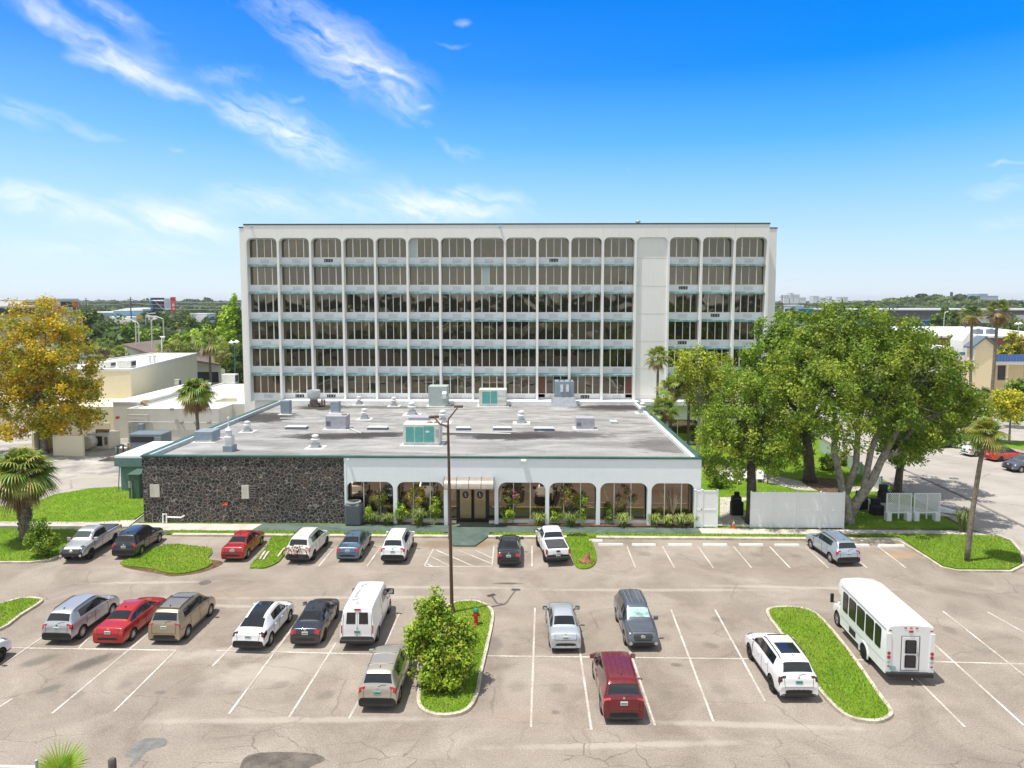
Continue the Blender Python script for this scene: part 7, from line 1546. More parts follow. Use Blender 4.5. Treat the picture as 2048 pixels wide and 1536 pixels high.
# yellow bollard frame and debris
yel = M('bollard_yellow', (.45, .30, .04), .6, var=.25)
for i, (x, y, l) in enumerate(((236, 912, 'rusty brown bollard left of the water valve'), (247, 910, 'rusty brown bollard in front of the water valve'), (257, 907, 'yellow bollard beside the slate-blue generator'))):
    g = G(x, y); m = MB(); m.lathe([(.09, 0), (.09, 1.25), (0, 1.3)], 12); tag(m.build('bollard', yel if i == 2 else bark_dark, None, 40, g), l, 'bollard', 'bollards round the water valve')
g = G(244, 908); m = MB(); m.tube([(-.7, 0, 0), (-.7, 0, .7), (.6, 0, .7), (.6, 0, 0)], .11, 8); m.lathe([(.2, .6), (.28, .7), (.2, .85), (0, .95)], 12); tag(m.build('water_valve', galv, None, 40, g), 'grey backflow valve between the bollards', 'valve')
g = G(222, 921); m = MB(); [m.box((-1.2+q*.1, q*.25-.4, .02+q*.03), (1.1+q*.1, q*.25-.2, .09+q*.03)) for q in range(5)]; tag(m.build('plank_pile', bark_dark, None, loc=g), 'pile of dark planks lying in the service yard', 'planks')

# ================================================================ cream building complex behind the hall, left
def bldg(label, cat='building'): return thing('cream_building', label, cat, (-45, 86, 0))
def BX2(m, x0, y0, x1, y1, z0, z1): m.box((x0+45, y0-86, z0), (x1+45, y1-86, z1))
cb = bldg('rambling low cream building with white roofs left of the tower')
p0 = G(256, 884); yA = p0.y; zL = Wp(256, 817, yA).z; x0 = p0.x; x1 = Wp(437, 817, yA).x
m = MB(); BX2(m, x0, yA, x1, yA+28, 0, zL-.3); BX2(m, x1+.0, yA+4.2, -35.5, yA+28, 0, zL-.3); m.build('wall', cream2, cb)
m = MB(); BX2(m, x0+.3, yA+.3, x1-.3, yA+28, zL-.3, zL-.24); BX2(m, x1-.3, yA+4.5, -35.4, yA+28, zL-.3, zL-.245); m.build('roof', roofw, cb)
m = MB(); BX2(m, x0, yA, x1, yA+.3, zL-.3, zL); BX2(m, x0, yA+.3, x0+.3, yA+28, zL-.3, zL-.02); BX2(m, x1-.3, yA+.3, x1, yA+4.2, zL-.3, zL-.02); BX2(m, x1, yA+4.2, -35.5, yA+4.5, zL-.3, zL-.01); m.build('parapet', cream2, cb)
q0 = G(263, 791, zL-.24); q1 = G(394.8, 746, zL-.24); zT = Wp(263, 738, q0.y).z; xL = q0.x-14
m = MB(); m.loft([[(xL+45, q0.y-86, 0), (q0.x+45, q0.y-86, 0), (q0.x+45+(q1.x-q0.x), q1.y-86, 0), (xL+45, q1.y-86, 0)], [(xL+45, q0.y-86, zT-.3), (q0.x+45, q0.y-86, zT-.3), (q0.x+45+(q1.x-q0.x), q1.y-86, zT-.3), (xL+45, q1.y-86, zT-.3)]]); m.build('upper_wall', cream, cb)
poly = [(xL+45, q0.y-86), (q0.x+45, q0.y-86), (q1.x+45, q1.y-86), (xL+45, q1.y-86)]; m = MB(); m.prism(poly, zT-.3, zT-.22); m.build('upper_roof', roofw, cb); m = MB()
pv = [Vector((x, y)) for x, y in poly]+[Vector(poly[0])]; strip(m, pv, .35, zT-.35, zT); m.build('upper_parapet', cream2, cb)
p2 = G(213, 884); m = MB(); BX2(m, p2.x-.5, yA+2.5, x0-.02, q0.y+10, 0, zL+.35); m.build('side_wing', cream2, cb); m = MB(); BX2(m, p2.x-.55, yA+2.45, x0+.1, q0.y+10, zL+.35, zL+.5); m.build('side_roof', roofw, cb)
p3 = G(150, 880); m = MB(); BX2(m, -85, yA+6, p2.x-.5, q0.y+8, 0, 3.6); m.build('rear_wing', cream, cb)
pz = MB(); a_ = lambda px, py: (lambda v: (v.x+45, v.y-86-.15, v.z))(Wp(px, py, yA))
pz.tube([a_(258, 829), (a_(298, 829)), a_(298, 862)], .05, 5); pz.tube([a_(258, 843), a_(436, 845)], .05, 5); pz.tube([a_(258, 836), a_(290, 836)], .03, 5); pz.tube([a_(390, 845), a_(400, 862)], .06, 5); pz.tube([a_(362, 845), a_(372, 860)], .06, 5); pz.build('wall_pipe', M('pipe_beige', (.5, .48, .42), .6), cb)
for px, py in ((365, 844), (393, 844), (420, 844), (346, 818)): v = a_(px, py); m = MB(); m.cbox((v[0], v[1]-.15, v[2]), (.4, .3, .3)); m.build('wall_lamp', M('lamp_grey', (.35, .33, .3), .5), cb)
v = a_(286, 853); m = MB(); m.cbox((v[0], v[1]-.3, v[2]), (.65, .6, .85)); m.build('meter_box', rtb, cb); v = a_(272, 856); m = MB(); m.cbox((v[0], v[1]-.05, v[2]), (1.6, .1, 1.3)); m.build('louvre', galv, cb)
v = a_(238, 834); m = MB(); m.lathe([(.2, 0), (.2, .3), (0, .35)], 12, Matrix.Translation(v)@Matrix.Rotation(R(90), 4, 'X')); m.build('alarm_bell', M('fire_red', (.42, .06, .03)), cb)
def small_ac(label, px0, px1, pyb, pyt, z0, d=1.6, mat=rtw):
    a, b_ = G(px0, pyb, z0), G(px1, pyb, z0); h = Wp(px0, pyt, a.y).z-z0; w_ = b_.x-a.x; t_ = thing('rooftop_unit', label, 'rooftop unit', ((a.x+b_.x)/2, a.y, z0), 0, 'cooling units on the cream building'); m = MB(); m.rbox((-w_/2, 0, .1), (w_/2, d, h), .04); m.build('casing', mat, t_); m = MB(); m.box((-w_/2+.1, .1, 0), (w_/2-.1, d-.1, .1)); m.build('curb', galv, t_)
    m = MB(); [m.box((-w_/2+w_*q, -.02, h*.4), (-w_/2+w_*q+.12, -.003, h*.8)) for q in (.15, .42, .7)]; m.build('label_panel', vw, t_); m = MB(); m.box((w_/2, .2, .3), (w_/2+.02, d-.2, h-.2)); m.build('coil', blackm, t_)
small_ac('pale rooftop unit on the cream roof closest to the tower', 443, 470, 768, 749, zL-.24); small_ac('box unit with black coil on the upper cream roof, right one', 234, 262, 736, 721, zT-.22); small_ac('box unit with black coil on the upper cream roof, left one', 187, 221, 736, 724, zT-.22)
small_ac('narrow white unit on the cream roof behind the slim palm', 349, 358, 776, 759, zL-.24, .9, galv)
for px, py, l in ((291, 812, 'round orange-brown vent cap on the front edge of the cream roof'),): g = G(px, py, zL-.24); m = MB(); m.lathe([(.25, 0), (.2, .3), (.45, .5), (.4, .8), (0, .9)], 14); tag(m.build('roof_ventilator', M('rust_cap', (.4, .3, .2), .6), None, 40, g), l, 'vent')
for px, l in ((300, 'left one of two short vent pipes on the upper cream roof'), (309, 'right one of two short vent pipes on the upper cream roof')): g = G(px, 728, zT-.22); m = MB(); m.lathe([(.18, 0), (.18, 1.1), (.3, 1.15), (.3, 1.4), (0, 1.45)], 12); tag(m.build('vent_pipe', vw, None, 40, g), l, 'vent', 'vent pipes on the upper cream roof')
g = G(455, 802, zL-.24); m = MB(); [m.box((-1.4+q*.1, q*.35-.8, .02+.04*q), (1.5-q*.12, q*.35-.5, .12+.04*q)) for q in range(5)]; tag(m.build('timber_pile', M('old_timber', (.42, .38, .28), .9, var=.3), None, loc=g), 'pile of pale timber on the cream roof beside the tower', 'timber')
# ================================================================ middle distance and horizon
def forest(name, label, pts, per=70, cols=FARG):
    """many crowns as one mass; pts rows of x, y, z-centre, rx, rz, leaf size"""
    Vs = []; Ks = []
    cols = np.array(cols)
    for x, y, z, rx, rz, s in pts:
        d = rg.normal(size=(per, 3)); d[:, 2] = np.abs(d[:, 2])*1.1-.25; d /= np.linalg.norm(d, axis=1)[:, None]
        r_ = rg.uniform(.72, 1.08, (per, 1)); P_ = np.array((x, y, z))+d*r_*np.array((rx, rx, rz))
        nr = d+rg.normal(size=(per, 3))*.35; nr /= np.linalg.norm(nr, axis=1)[:, None]
        t1 = np.cross(nr, rg.normal(size=(per, 3))); t1 /= np.linalg.norm(t1, axis=1)[:, None]; t2 = np.cross(nr, t1); ss = s*rg.uniform(.6, 1.3, (per, 1))
        V = np.stack([P_-t1*ss, P_+t2*ss*.8, P_+t1*ss, P_-t2*ss*.8], 1).reshape(-1, 3); c = cols[rg.integers(0, len(cols))]*rg.uniform(.8, 1.25)*np.ones((per, 1))*rg.uniform(.8, 1.2, (per, 1))
        Vs.append(V); Ks.append(np.c_[np.broadcast_to(c, (per, 3)), np.ones(per)].repeat(4, 0))
    V = np.concatenate(Vs); K = np.clip(np.concatenate(Ks), 0, 1); F = np.arange(len(V)).reshape(-1, 4)
    o = npmesh(name, V, F, leafm, None, col=K); o['kind'] = 'stuff'; o['label'] = label; return o
def hillz(x, y):
    z = 0.
    for hx, hy, rx, ry, h in HILLS: z += h*math.exp(-((x-hx)/rx)**2-((y-hy)/ry)**2)
    return z
hA = Wp(1870, 600, 950); hB = Wp(1985, 600, 1700); hC = Wp(2100, 600, 1400)
HILLS = [(hA.x, 950, 62, 140, 17), (hA.x-130, 1000, 90, 150, 5.5), (hC.x, 1400, 120, 200, 12), (-560, 1300, 500, 250, 6), (hB.x+300, 2200, 500, 300, 10)]
for i, (hx, hy, rx, ry, h) in enumerate(HILLS):
    n = 25; V = []; F = []
    for a in range(n):
        for b_ in range(n):
            u, v = (a/(n-1)-.5)*5, (b_/(n-1)-.5)*5; V.append((hx+u*rx, hy+v*ry, h*math.exp(-u*u-v*v)-.1-.02*i))
    F = [(a*n+b_, (a+1)*n+b_, (a+1)*n+b_+1, a*n+b_+1) for a in range(n-1) for b_ in range(n-1)]
    struct(MB().add(V, F).build('hill', landm, None, True))
def scatter(n, pxa, pxb, Ya, Yb, hlo=6, hhi=10, avoid=()):
    out = []
    for _ in range(n):
        Y = Ya*(Yb/Ya)**rnd.random()**.8; px = rnd.uniform(pxa, pxb); p = Wp(px, 601, Y); pyb = P_y(p.x, Y)
        if any(x0 < px < x1 and ya < Y < yb for x0, x1, ya, yb in avoid): continue
        r_ = rnd.uniform(4.5, 7.5)*(1+Y/3000); zc = rnd.uniform(hlo, hhi)*.62; g = hillz(p.x, Y)
        out.append((p.x, Y, g+zc, r_, zc*.75, 1.25*(1+Y/1100)))
    return out
def P_y(x, Y): return 0
avL = [(-100, 165, 0, 420), (160, 300, 300, 660), (240, 360, 300, 470), (375, 425, 250, 420), (-200, 445, 0, 190)]
forest('far_forest', 'mass of trees reaching to the horizon left of the tower', scatter(900, -150, 470, 200, 1300, avoid=avL)+scatter(450, -250, 520, 1300, 4200, 11, 17), 75, FARG+[(.09, .15, .03), (.07, .10, .02)])
avR = [(1640, 2200, 0, 340), (1500, 2200, 0, 150)]
forest('far_forest', 'mass of trees reaching to the horizon right of the tower', scatter(520, 1520, 1760, 170, 900, 7, 11)+scatter(330, 1740, 2250, 390, 900, 7, 10, avR)+scatter(450, 1500, 2300, 880, 2600, 7, 10)+scatter(200, 1500, 2250, 2600, 6000, 10, 15), 75, FARG+[(.10, .16, .03), (.13, .17, .035)])
hp_ = []
for _ in range(330): a, r_ = rnd.uniform(0, 6.28), rnd.random()**.5*2.0; x, y = hA.x+HILLS[0][2]*r_*math.cos(a)*.9, 950+HILLS[0][3]*r_*math.sin(a)*.9; hp_.append((x, y, hillz(x, y)+2.5, rnd.uniform(4, 7), 4.5, 1.6))
forest('hill_wood', 'sunlit woods covering the low round hill on the right horizon', hp_, 80, [(.10, .18, .03), (.15, .22, .04), (.07, .13, .03), (.17, .21, .05)])
# what the windows mirror: woods, lots and lawns behind the viewpoint
bp_ = []
for _ in range(420): x, y = rnd.uniform(-320, 320), -rnd.uniform(255, 430); bp_.append((x, y, 6.5+8*rnd.random(), rnd.uniform(6, 9), rnd.uniform(6, 9), 1.7))
for _ in range(520): x, y = rnd.uniform(-130, 120), -rnd.uniform(44, 112); bp_.append((x, y, 1.2+2*rnd.random(), rnd.uniform(3, 5), rnd.uniform(2, 4), .7))
forest('rear_wood', 'wood behind the viewpoint, seen mirrored in the tower windows', bp_, 45, [tuple(q*.6 for q in c) for c in FARG])
sheet('rear_lawn', [(-300, -170), (300, -150), (300, -110), (-300, -120)], .02, grassm)
sheet('rear_road', [(-400, -200), (400, -185), (400, -172), (-400, -186)], .02, roadm)
sheet('rear_lot', [(-75, -42), (75, -42), (75, 7.9), (-75, 7.9)], .0, M('dark_asphalt', (.07, .065, .06), .9, var=.3))

# individual trees beyond the cream building (left)
TSP = dict(nclump=80, per=34, size=.42, rc=1.4, limbs=6, twigs=False)
def far_tree(label, px, pyt, Y, rpx, cols=GREEN, name='tree', rz=None, group=None, nclump=80):
    b0 = at(px, Y); h = zat(px, pyt, Y); r_ = rpx*Y/FPX; k_ = dict(TSP); k_['nclump'] = nclump; k_['size'] = .0026*Y; k_['rc'] = r_*.32
    return tree(label, b0, [(0, 0, h*.62, r_, r_*.8, h*.36), (r_*.4, 0, h*.5, r_*.7, r_*.6, h*.3), (-r_*.4, 0, h*.48, r_*.7, r_*.6, h*.3)], cols=cols, trunk=.3, fork=.3, name=name, group=group, **k_)
DG = [(.05, .09, .02), (.07, .12, .025), (.10, .15, .03), (.04, .07, .02)]
for px, pyt, Y, rp, c_, l in ((180, 622, 250, 26, DG, 'dark round tree just right of the storage building\'s corner'), (225, 640, 215, 40, DG, 'broad olive tree in front of the blue far building'), (262, 648, 200, 26, GREEN, 'mid green tree behind the left lamp poles'),
                             (305, 655, 190, 26, GREEN, 'rounded tree between the two tall lamp poles'), (338, 626, 240, 30, DG, 'tall grey-green tree below the red and blue billboard'), (372, 640, 225, 28, DG, 'dark tree left of the small white far house'),
                             (352, 668, 165, 22, LIME, 'bright green bushy tree above the brown roof'), (398, 655, 190, 34, LIME, 'wide bright green tree right of the brown roof ridge'), (420, 640, 230, 26, DG, 'grey-green tree behind the wide bright green one'),
                             (448, 640, 150, 22, LIME, 'lime green tree leaning against the tower\'s left side'), (462, 588, 165, 24, [(.16, .27, .02), (.22, .34, .03), (.08, .15, .02)], 'tallest bright green tree rising beside the tower\'s left edge'), (470, 680, 125, 16, DG, 'small dark tree hidden at the tower\'s left foot')):
    far_tree(l, px, pyt, Y, rp, c_, nclump=110)
for px, py, Y, Rr, l in ((205, 690, 175, 3.2, 'low bushy palm nearest the golden tree'), (236, 708, 150, 2.8, 'yellowish low palm at the left end of the brown roof'), (332, 700, 140, 3.2, 'low green palm in front of the brown roof, left one'), (368, 693, 142, 3.8, 'big shaggy palm in front of the brown roof'),
                         (416, 683, 135, 3.4, 'tall palm with straw-coloured skirt between the brown roofs'), (450, 700, 128, 2.6, 'slim palm beside the tower\'s left corner')):
    palm(l, at(px, Y), zat(px, py, Y), Rr*1.15, .22, 36, dead=.35, nl=16, droop=1.2)
for px, pyt, Y, rp, c_, l in ((1912, 668, 175, 22, OLIVE, 'round yellow-green bush in front of the long white roof, left one'), (1935, 672, 170, 18, OLIVE, 'round yellow-green bush in front of the long white roof, right one'), (2032, 662, 150, 22, [(.30, .28, .04), (.22, .24, .03), (.14, .18, .03)], 'dense golden-green tree right of the gabled house'),
                             (2030, 640, 260, 40, DG, 'dark tree mass beyond the white roofs at the right edge'), (1590, 618, 260, 34, DG, 'dark tree beside the tower\'s right edge'), (1902, 612, 300, 16, DG, 'thin dark tree in front of the long grey warehouse'), (1885, 625, 290, 20, DG, 'spreading dark tree in front of the long grey warehouse'),
                             (2042, 760, 105, 26, GREEN, 'dark green bushy tree at the right edge below the blue railing'), (1925, 790, 110, 26, OLIVE, 'low tree behind the oak\'s right edge'), (1980, 780, 118, 24, DG, 'dark shrub mass under the gabled house')):
    far_tree(l, px, pyt, Y, rp, c_)

# storage building
grey_w = M('storage_grey', (.55, .55, .55), .8, var=.04, scale=.1); dkp = M('storage_dark', (.035, .03, .035), .5, var=.1); org = M('storage_orange', (.62, .28, .03), .6, var=.05); org2 = M('storage_orange_red', (.60, .10, .04), .6, var=.05)
Ys = 300; a, b_ = Wp(121, 601, Ys), Wp(157, 601, Ys); zt4 = zat(121, 600, Ys)
sb = thing('storage_building', 'big grey storage building with dark panels and orange stripes behind the golden tree', 'building', (a.x, Ys, 0), R(33)); W_ = 6.55
m = MB(); m.box((-9, 0, 0), (W_, 50, zt4)); m.build('wall', grey_w, sb); m = MB(); m.box((-9.1, -.2, zt4), (W_+.2, 50, zt4+.6)); m.build('coping', M('storage_cap', (.6, .6, .58), .6), sb)
def zs(py): return zat(130, py, Ys)
m = MB(); m.box((.0, -.15, zs(614)), (W_-2.1, -.01, zs(603))); m.build('dark_panel', dkp, sb); m = MB(); m.box((W_-2.1, -.2, zs(615)), (W_+.02, -.01, zs(603))); m.build('orange_panel', org2, sb)
m = MB(); m.box((0, -.15, zs(629)), (W_-2.1, -.01, zs(624.5))); m.build('orange_stripe', org, sb); m = MB(); m.box((W_-2.1, -.2, zs(628.5)), (W_+.02, -.01, zs(615))); np_ = m.build('number_panel', dkp, sb)
text_mesh('1541', 1.15, 'number_text', whitef, np_, (W_-1.05, -.24, (zs(620)+zs(624))/2), (R(90), 0, 0), .02, .75)
Lw = Wp(-150, 601, Ys-6).x-a.x; zw = zat(60, 612, Ys-6)
m = MB(); m.box((Lw, -6, 0), (-9.2, 44, zw)); m.build('wing_wall', grey_w, sb); m = MB(); m.box((Lw, -6.2, zs(627)), (-9.2, -6.01, zs(615))); m.build('dark_panel', dkp, sb); m = MB(); m.box((Lw, -6.25, zs(632)), (-9.2, -6.02, zs(627.5))); m.build('orange_stripe', org, sb); m = MB(); m.box((Wp(15, 601, Ys).x-a.x, 8, zw), (Wp(55, 601, Ys).x-a.x, 16, zat(30, 602, Ys))); m.build('roof_box', whitef, sb)
for q in range(8): m = MB(); m.box((Lw+6+q*13, -6.3, 0), (Lw+8.5+q*13, -6.03, zs(632))); m.build('pilaster', M('storage_shade', (.3, .3, .32), .7), sb)
# brown-roofed building
brn2 = M('brown_shingle', (.16, .12, .10), .9, var=.25, scale=1.2); br_ = thing('brown_roof_building', 'low beige building with a brown shingle roof beyond the cream building', 'building', at(300, 165))
m = MB(); r0_ = [Wp(243, 688, 158), Wp(305, 708, 146), Wp(440, 728, 146), Wp(420, 700, 185), Wp(322, 679, 188)]
P0 = Vector(at(300, 165)); q_ = [p-P0 for p in r0_]
m.add([tuple(p) for p in q_]+[(p.x, p.y, p.z-.4) for p in q_], [(0, 1, 2, 3, 4), (9, 8, 7, 6, 5), (0, 5, 6, 1), (1, 6, 7, 2), (2, 7, 8, 3), (3, 8, 9, 4), (4, 9, 5, 0)]); m.build('roof', brn2, br_)
m = MB(); w2 = [Vector((p.x*.985, p.y+1.2*(1 if i < 3 else -1), p.z-.4)) for i, p in enumerate(q_)]; m.add([(p.x, p.y, 0) for p in w2]+[tuple(p) for p in w2], [(0, 1, 6, 5), (1, 2, 7, 6), (2, 3, 8, 7), (3, 4, 9, 8), (4, 0, 5, 9)]); m.build('wall', cream2, br_)
m = MB(); a3 = w2[1].lerp(w2[2], .62); b3 = w2[1].lerp(w2[2], .96); m.box((a3.x, a3.y-.1, .3), (b3.x, a3.y+.3, 2.6)); m.build('carport_opening', blackm, br_)
# blue and white sheds, billboard, signs, lamp poles, wires
Yb_ = 610; a, b_ = Wp(170, 601, Yb_), Wp(292, 601, Yb_); sh = thing('blue_shed', 'long pale blue shed with a white roof far beyond the trees on the left', 'building', (a.x, Yb_, 0)); W_ = b_.x-a.x
m = MB(); m.box((0, 0, 0), (W_, 30, zat(200, 626, Yb_))); m.box((W_*.5, -4, 0), (W_*.98, 26, zat(200, 622, Yb_))); m.build('wall', M('shed_blue', (.22, .42, .60), .6), sh)
m = MB(); m.box((-1, -1.2, zat(200, 626, Yb_)), (W_*.5, 31, zat(200, 624, Yb_))); m.loft([[(W_*.48, -6, zat(200, 622, Yb_)), (W_*.74, -6, zat(200, 616, Yb_)), (W_, -6, zat(200, 617, Yb_)), (W_, -6, zat(200, 621, Yb_))], [(W_*.48, 28, zat(200, 622, Yb_)), (W_*.74, 28, zat(200, 616, Yb_)), (W_, 28, zat(200, 617, Yb_)), (W_, 28, zat(200, 621, Yb_))]]); m.build('roof', roofw, sh)
m = MB(); m.box((W_*.3, -30, 0), (W_*1.05, -8, zat(200, 633, Yb_-10))); m.build('low_wall', roofw, sh)
Yk = 420; a, b_ = Wp(303, 601, Yk), Wp(351, 601, Yk); zb4, zt4 = zat(320, 622, Yk), zat(320, 595.5, Yk); W_ = b_.x-a.x
bb_ = thing('billboard', 'large billboard structure with a blue edge, white panel and red end strip above the trees', 'billboard', (a.x, Yk, 0)); navy = M('bill_navy', (.01, .02, .05), .6)
m = MB(); m.box((0, 0, zb4), (W_*.52, .5, zt4)); m.build('dark_panel', navy, bb_); m = MB(); m.box((-.6, -.3, zb4), (.7, .6, zt4)); m.build('blue_edge', M('bill_blue', (.03, .14, .28), .6), bb_); m = MB(); m.box((W_*.54, -.2, zb4+.9), (W_*.79, .3, zt4-.3)); wp_ = m.build('white_panel', M('bill_white', (.6, .64, .72), .6), bb_)
m = MB(); [m.box((W_*.57, -.3, zt4-1.3-q*.75), (W_*.76, -.2, zt4-1.0-q*.75)) for q in range(7)]; m.build('panel_lines', M('bill_grey', (.3, .33, .42), .6), wp_)
m = MB(); m.box((W_*.80, -.2, zb4-.5), (W_, .3, zt4+.4)); rp_ = m.build('red_panel', M('bill_red', (.50, .03, .04), .6), bb_); m = MB(); m.box((W_*.86, -.3, zb4+2.7), (W_*.96, -.2, zb4+4.6)); m.box((W_*.88, -.3, zb4+.9), (W_*.96, -.2, zb4+2.)); m.build('panel_marks', M('bill_pink', (.6, .45, .45), .6), rp_)
m = MB(); m.tube([(1.5, -.2, zt4-1.5), (W_*.52, -.2, zb4+.6)], .15, 4); m.tube([(0, -.2, zt4-1.6), (W_*.52, -.2, zt4-1.6)], .15, 4); m.tube([(W_*.5, .4, 0), (W_*.5, .4, zb4)], .6, 8); m.build('truss', galv, bb_)
def sign_pole(label, px, pyb_, pyt, Y, bx0, bx1, by0, by1, mat, txt=None, tcol=None, pm_=None):
    p = Vector(at(px, Y)); t_ = thing('pole_sign', label, 'sign', p); m = MB(); m.tube([(0, 0, 0), (0, 0, zat(px, by1, Y)+.1)], .22, 8); m.build('pole', pm_ or galv, t_)
    a, b_ = Wp(bx0, by1, Y)-p, Wp(bx1, by0, Y)-p; m = MB(); m.box((a.x, -.25, a.z), (b_.x, .25, b_.z)); s_ = m.build('sign_face', mat, t_)
    if txt: text_mesh(txt, (b_.z-a.z)*.95, 'lettering', tcol, s_, ((a.x+b_.x)/2, -.3, (a.z+b_.z)/2), (R(90), 0, 0), .05, .8)
sign_pole('small black and yellow sign on a pole left of the red lettered sign', 279, 650, 630, 300, 273.5, 284, 630, 637.5, M('sign_yellow', (.55, .38, .02), .5), pm_=bark_dark)
sign_pole('sign with big red letters on a white pole among the trees', 301, 680, 632, 235, 297, 311, 632, 640, M('sign_white', (.7, .7, .7), .5), 'Ar', M('sign_red', (.5, .02, .03), .5), whitef)
sign_pole('tall narrow yellow sign above a blue box right of the oak top', 1771, 660, 618, 260, 1769, 1774, 618, 636, M('sign_yellow2', (.7, .62, .12), .5)); 
def lamp_far(label, px, pyt, pyb_, Y, arm=0, mat=None, globe=False):
    p = Vector(at(px, Y)); zt_ = zat(px, pyt, Y); t_ = thing('lamp_pole', label, 'street lamp', p, 0, 'distant lamp poles'); m = MB(); m.tube([(0, 0, 0), (0, 0, zt_)], [.2, .12], 8); m.build('pole', mat or M('pole_pale', (.62, .62, .58), .5), t_); m = MB()
    if globe: m.lathe([(0, -.3), (.5, 0), (0, .4)], 10, Matrix.Translation((-.5, 0, zt_))); m.lathe([(0, -.3), (.5, 0), (0, .4)], 10, Matrix.Translation((.4, 0, zt_+.1)))
    else: m.tube([(0, 0, zt_-.1), (arm*.5, 0, zt_+.5), (arm, 0, zt_+.6)], .09, 6); m.rbox((arm-.5, -.2, zt_+.5), (arm+.4, .2, zt_+.72), .05)
    m.build('lamp_head', whitef, t_)
for a_ in (('leftmost pale lamp pole above the brown roof', 269, 643, 684, 160, -2), ('second pale lamp pole above the brown roof', 275, 648, 682, 165, -.8), ('pale lamp pole under the red lettered sign', 301, 642, 680, 160, 1.), ('rightmost pale lamp pole with a long arm left', 325, 637, 678, 165, -3.5), ('brownish lamp pole with a long curved arm near the yellow sign', 290, 630, 655, 230, 3.), ('slim pole rising behind the cream roof', 320, 680, 715, 132, .3), ('slim white lamp pole at the corner of the storage building', 162, 638, 665, 220, -.6), ('thin pale lamp pole right of the gas sign', 1891, 625, 640, 300, .8), ('wooden-coloured lamp pole before the grey warehouse', 1890, 627, 656, 255, 1.)): lamp_far(*a_)
lamp_far('white double globe lamp beyond the house on the right', 2040, 648, 662, 165, globe=True)
lamp_far('dark green old-style lamp post at the tower\'s left foot', 466, 685, 740, 118, mat=greenm, globe=True)
wpole = bark('utility_wood', (.16, .12, .10)); wires = MB()
UP = []
for i, (px, pyt, Y, l) in enumerate(((172, 596, 330, 'utility pole right of the storage building'), (261, 594, 330, 'tall utility pole in front of the blue shed'), (1564, 590, 380, 'utility pole right beside the tower\'s right edge'), (1814, 590, 420, 'utility pole standing before the round hill'), (2024, 598, 400, 'utility pole at the right edge of the far trees'))):
    p = Vector(at(px, Y)); h = zat(px, pyt, Y); t_ = thing('utility_pole', l, 'utility pole', p, 0, 'wooden utility poles'); m = MB(); m.tube([(0, 0, 0), (0, 0, h)], [.35, .22], 8); m.build('pole', wpole, t_); m = MB(); m.box((-1.4, -.12, h-1.3), (1.4, .12, h-1.05)); m.build('crossarm', wpole, t_); UP.append(Vector((p.x, p.y, h)))
for a, b_, offs in ((UP[0], UP[1], (1.2, 2.9)), (UP[1], Vector(at(480, 330, 0))+Vector((0, 0, zat(480, 600, 330))), (1.2, 2.9, 4.6)), (UP[2], UP[3], (6.2, 7.2)), (UP[3], UP[4], (6.2, 7.2)), (Vector((UP[0].x-140, 330, UP[0].z)), UP[0], (1.2, 2.9))):
    for o_ in offs: wires.tube([a.lerp(b_, q/8)-Vector((0, 0, o_+1.6*4*(q/8)*(1-q/8)*.4)) for q in range(9)], .06, 4)
tag(wires.build('power_lines', M('wire', (.38, .38, .38), .6)), 'power lines strung between the distant utility poles', 'power lines')
# small white house among the trees, left
wh = thing('white_house', 'small white house showing between the trees left of the tower', 'building', at(380, 330)); m = MB(); m.box((0, 0, 0), (8, 9, zat(380, 629, 330))); m.build('wall', M('bluish_white', (.62, .68, .76), .6), wh); m = MB(); m.box((-.3, -.3, zat(380, 629, 330)), (8.3, 9.3, zat(380, 629, 330)+.5)); m.box((3, -1, 0), (9, -.01, zat(380, 633, 330))); m.build('roof', roofw, wh)

# right: warehouse, long white roofs, gabled house
def fbox(name, label, px0, px1, pyt, Y, d, mats, ptop=2, parts=()):
    a, b_ = Wp(px0, 601, Y), Wp(px1, 601, Y); zt_ = zat((px0+px1)/2, pyt, Y); t_ = thing(name, label, 'building', (a.x, Y, 0)); W_ = b_.x-a.x
    m = MB(); m.box((0, 0, 0), (W_, d, zt_-.5)); m.build('wall', mats[0], t_); m = MB(); m.box((-.3, -.3, zt_-.5), (W_+.3, d, zt_)); m.build('roof', mats[1], t_)
    for (u0, u1, v0, v1, mt, nm) in parts: m = MB(); m.box((u0*W_, -.35, zt_*v0), (u1*W_, -.01, zt_*v1)); m.build(nm, mt, t_)
    return t_
dgw = M('warehouse_grey', (.09, .09, .11), .7, var=.1, scale=.2); lgw = M('warehouse_pale', (.45, .46, .48), .7)
fbox('warehouse', 'long dark grey warehouse with a pale roof line across the right distance', 1660, 2260, 619, 350, 60, (dgw, lgw), parts=[(.02, .05, .3, .75, lgw, 'loading_door'), (.12, .155, .25, .9, lgw, 'pale_panel'), (.46, .56, .5, .75, lgw, 'pale_panel'), (.46, .60, .28, .45, M('window_dark', (.03, .04, .06), .2), 'window_band'), (.62, .72, .55, .8, lgw, 'pale_panel')])
t_ = fbox('white_roof_building', 'low building with a long gleaming white roof behind the yellow-green bushes', 1872, 2140, 672, 205, 40, (M('red_brown_wall', (.25, .10, .07), .8), roofw)); 
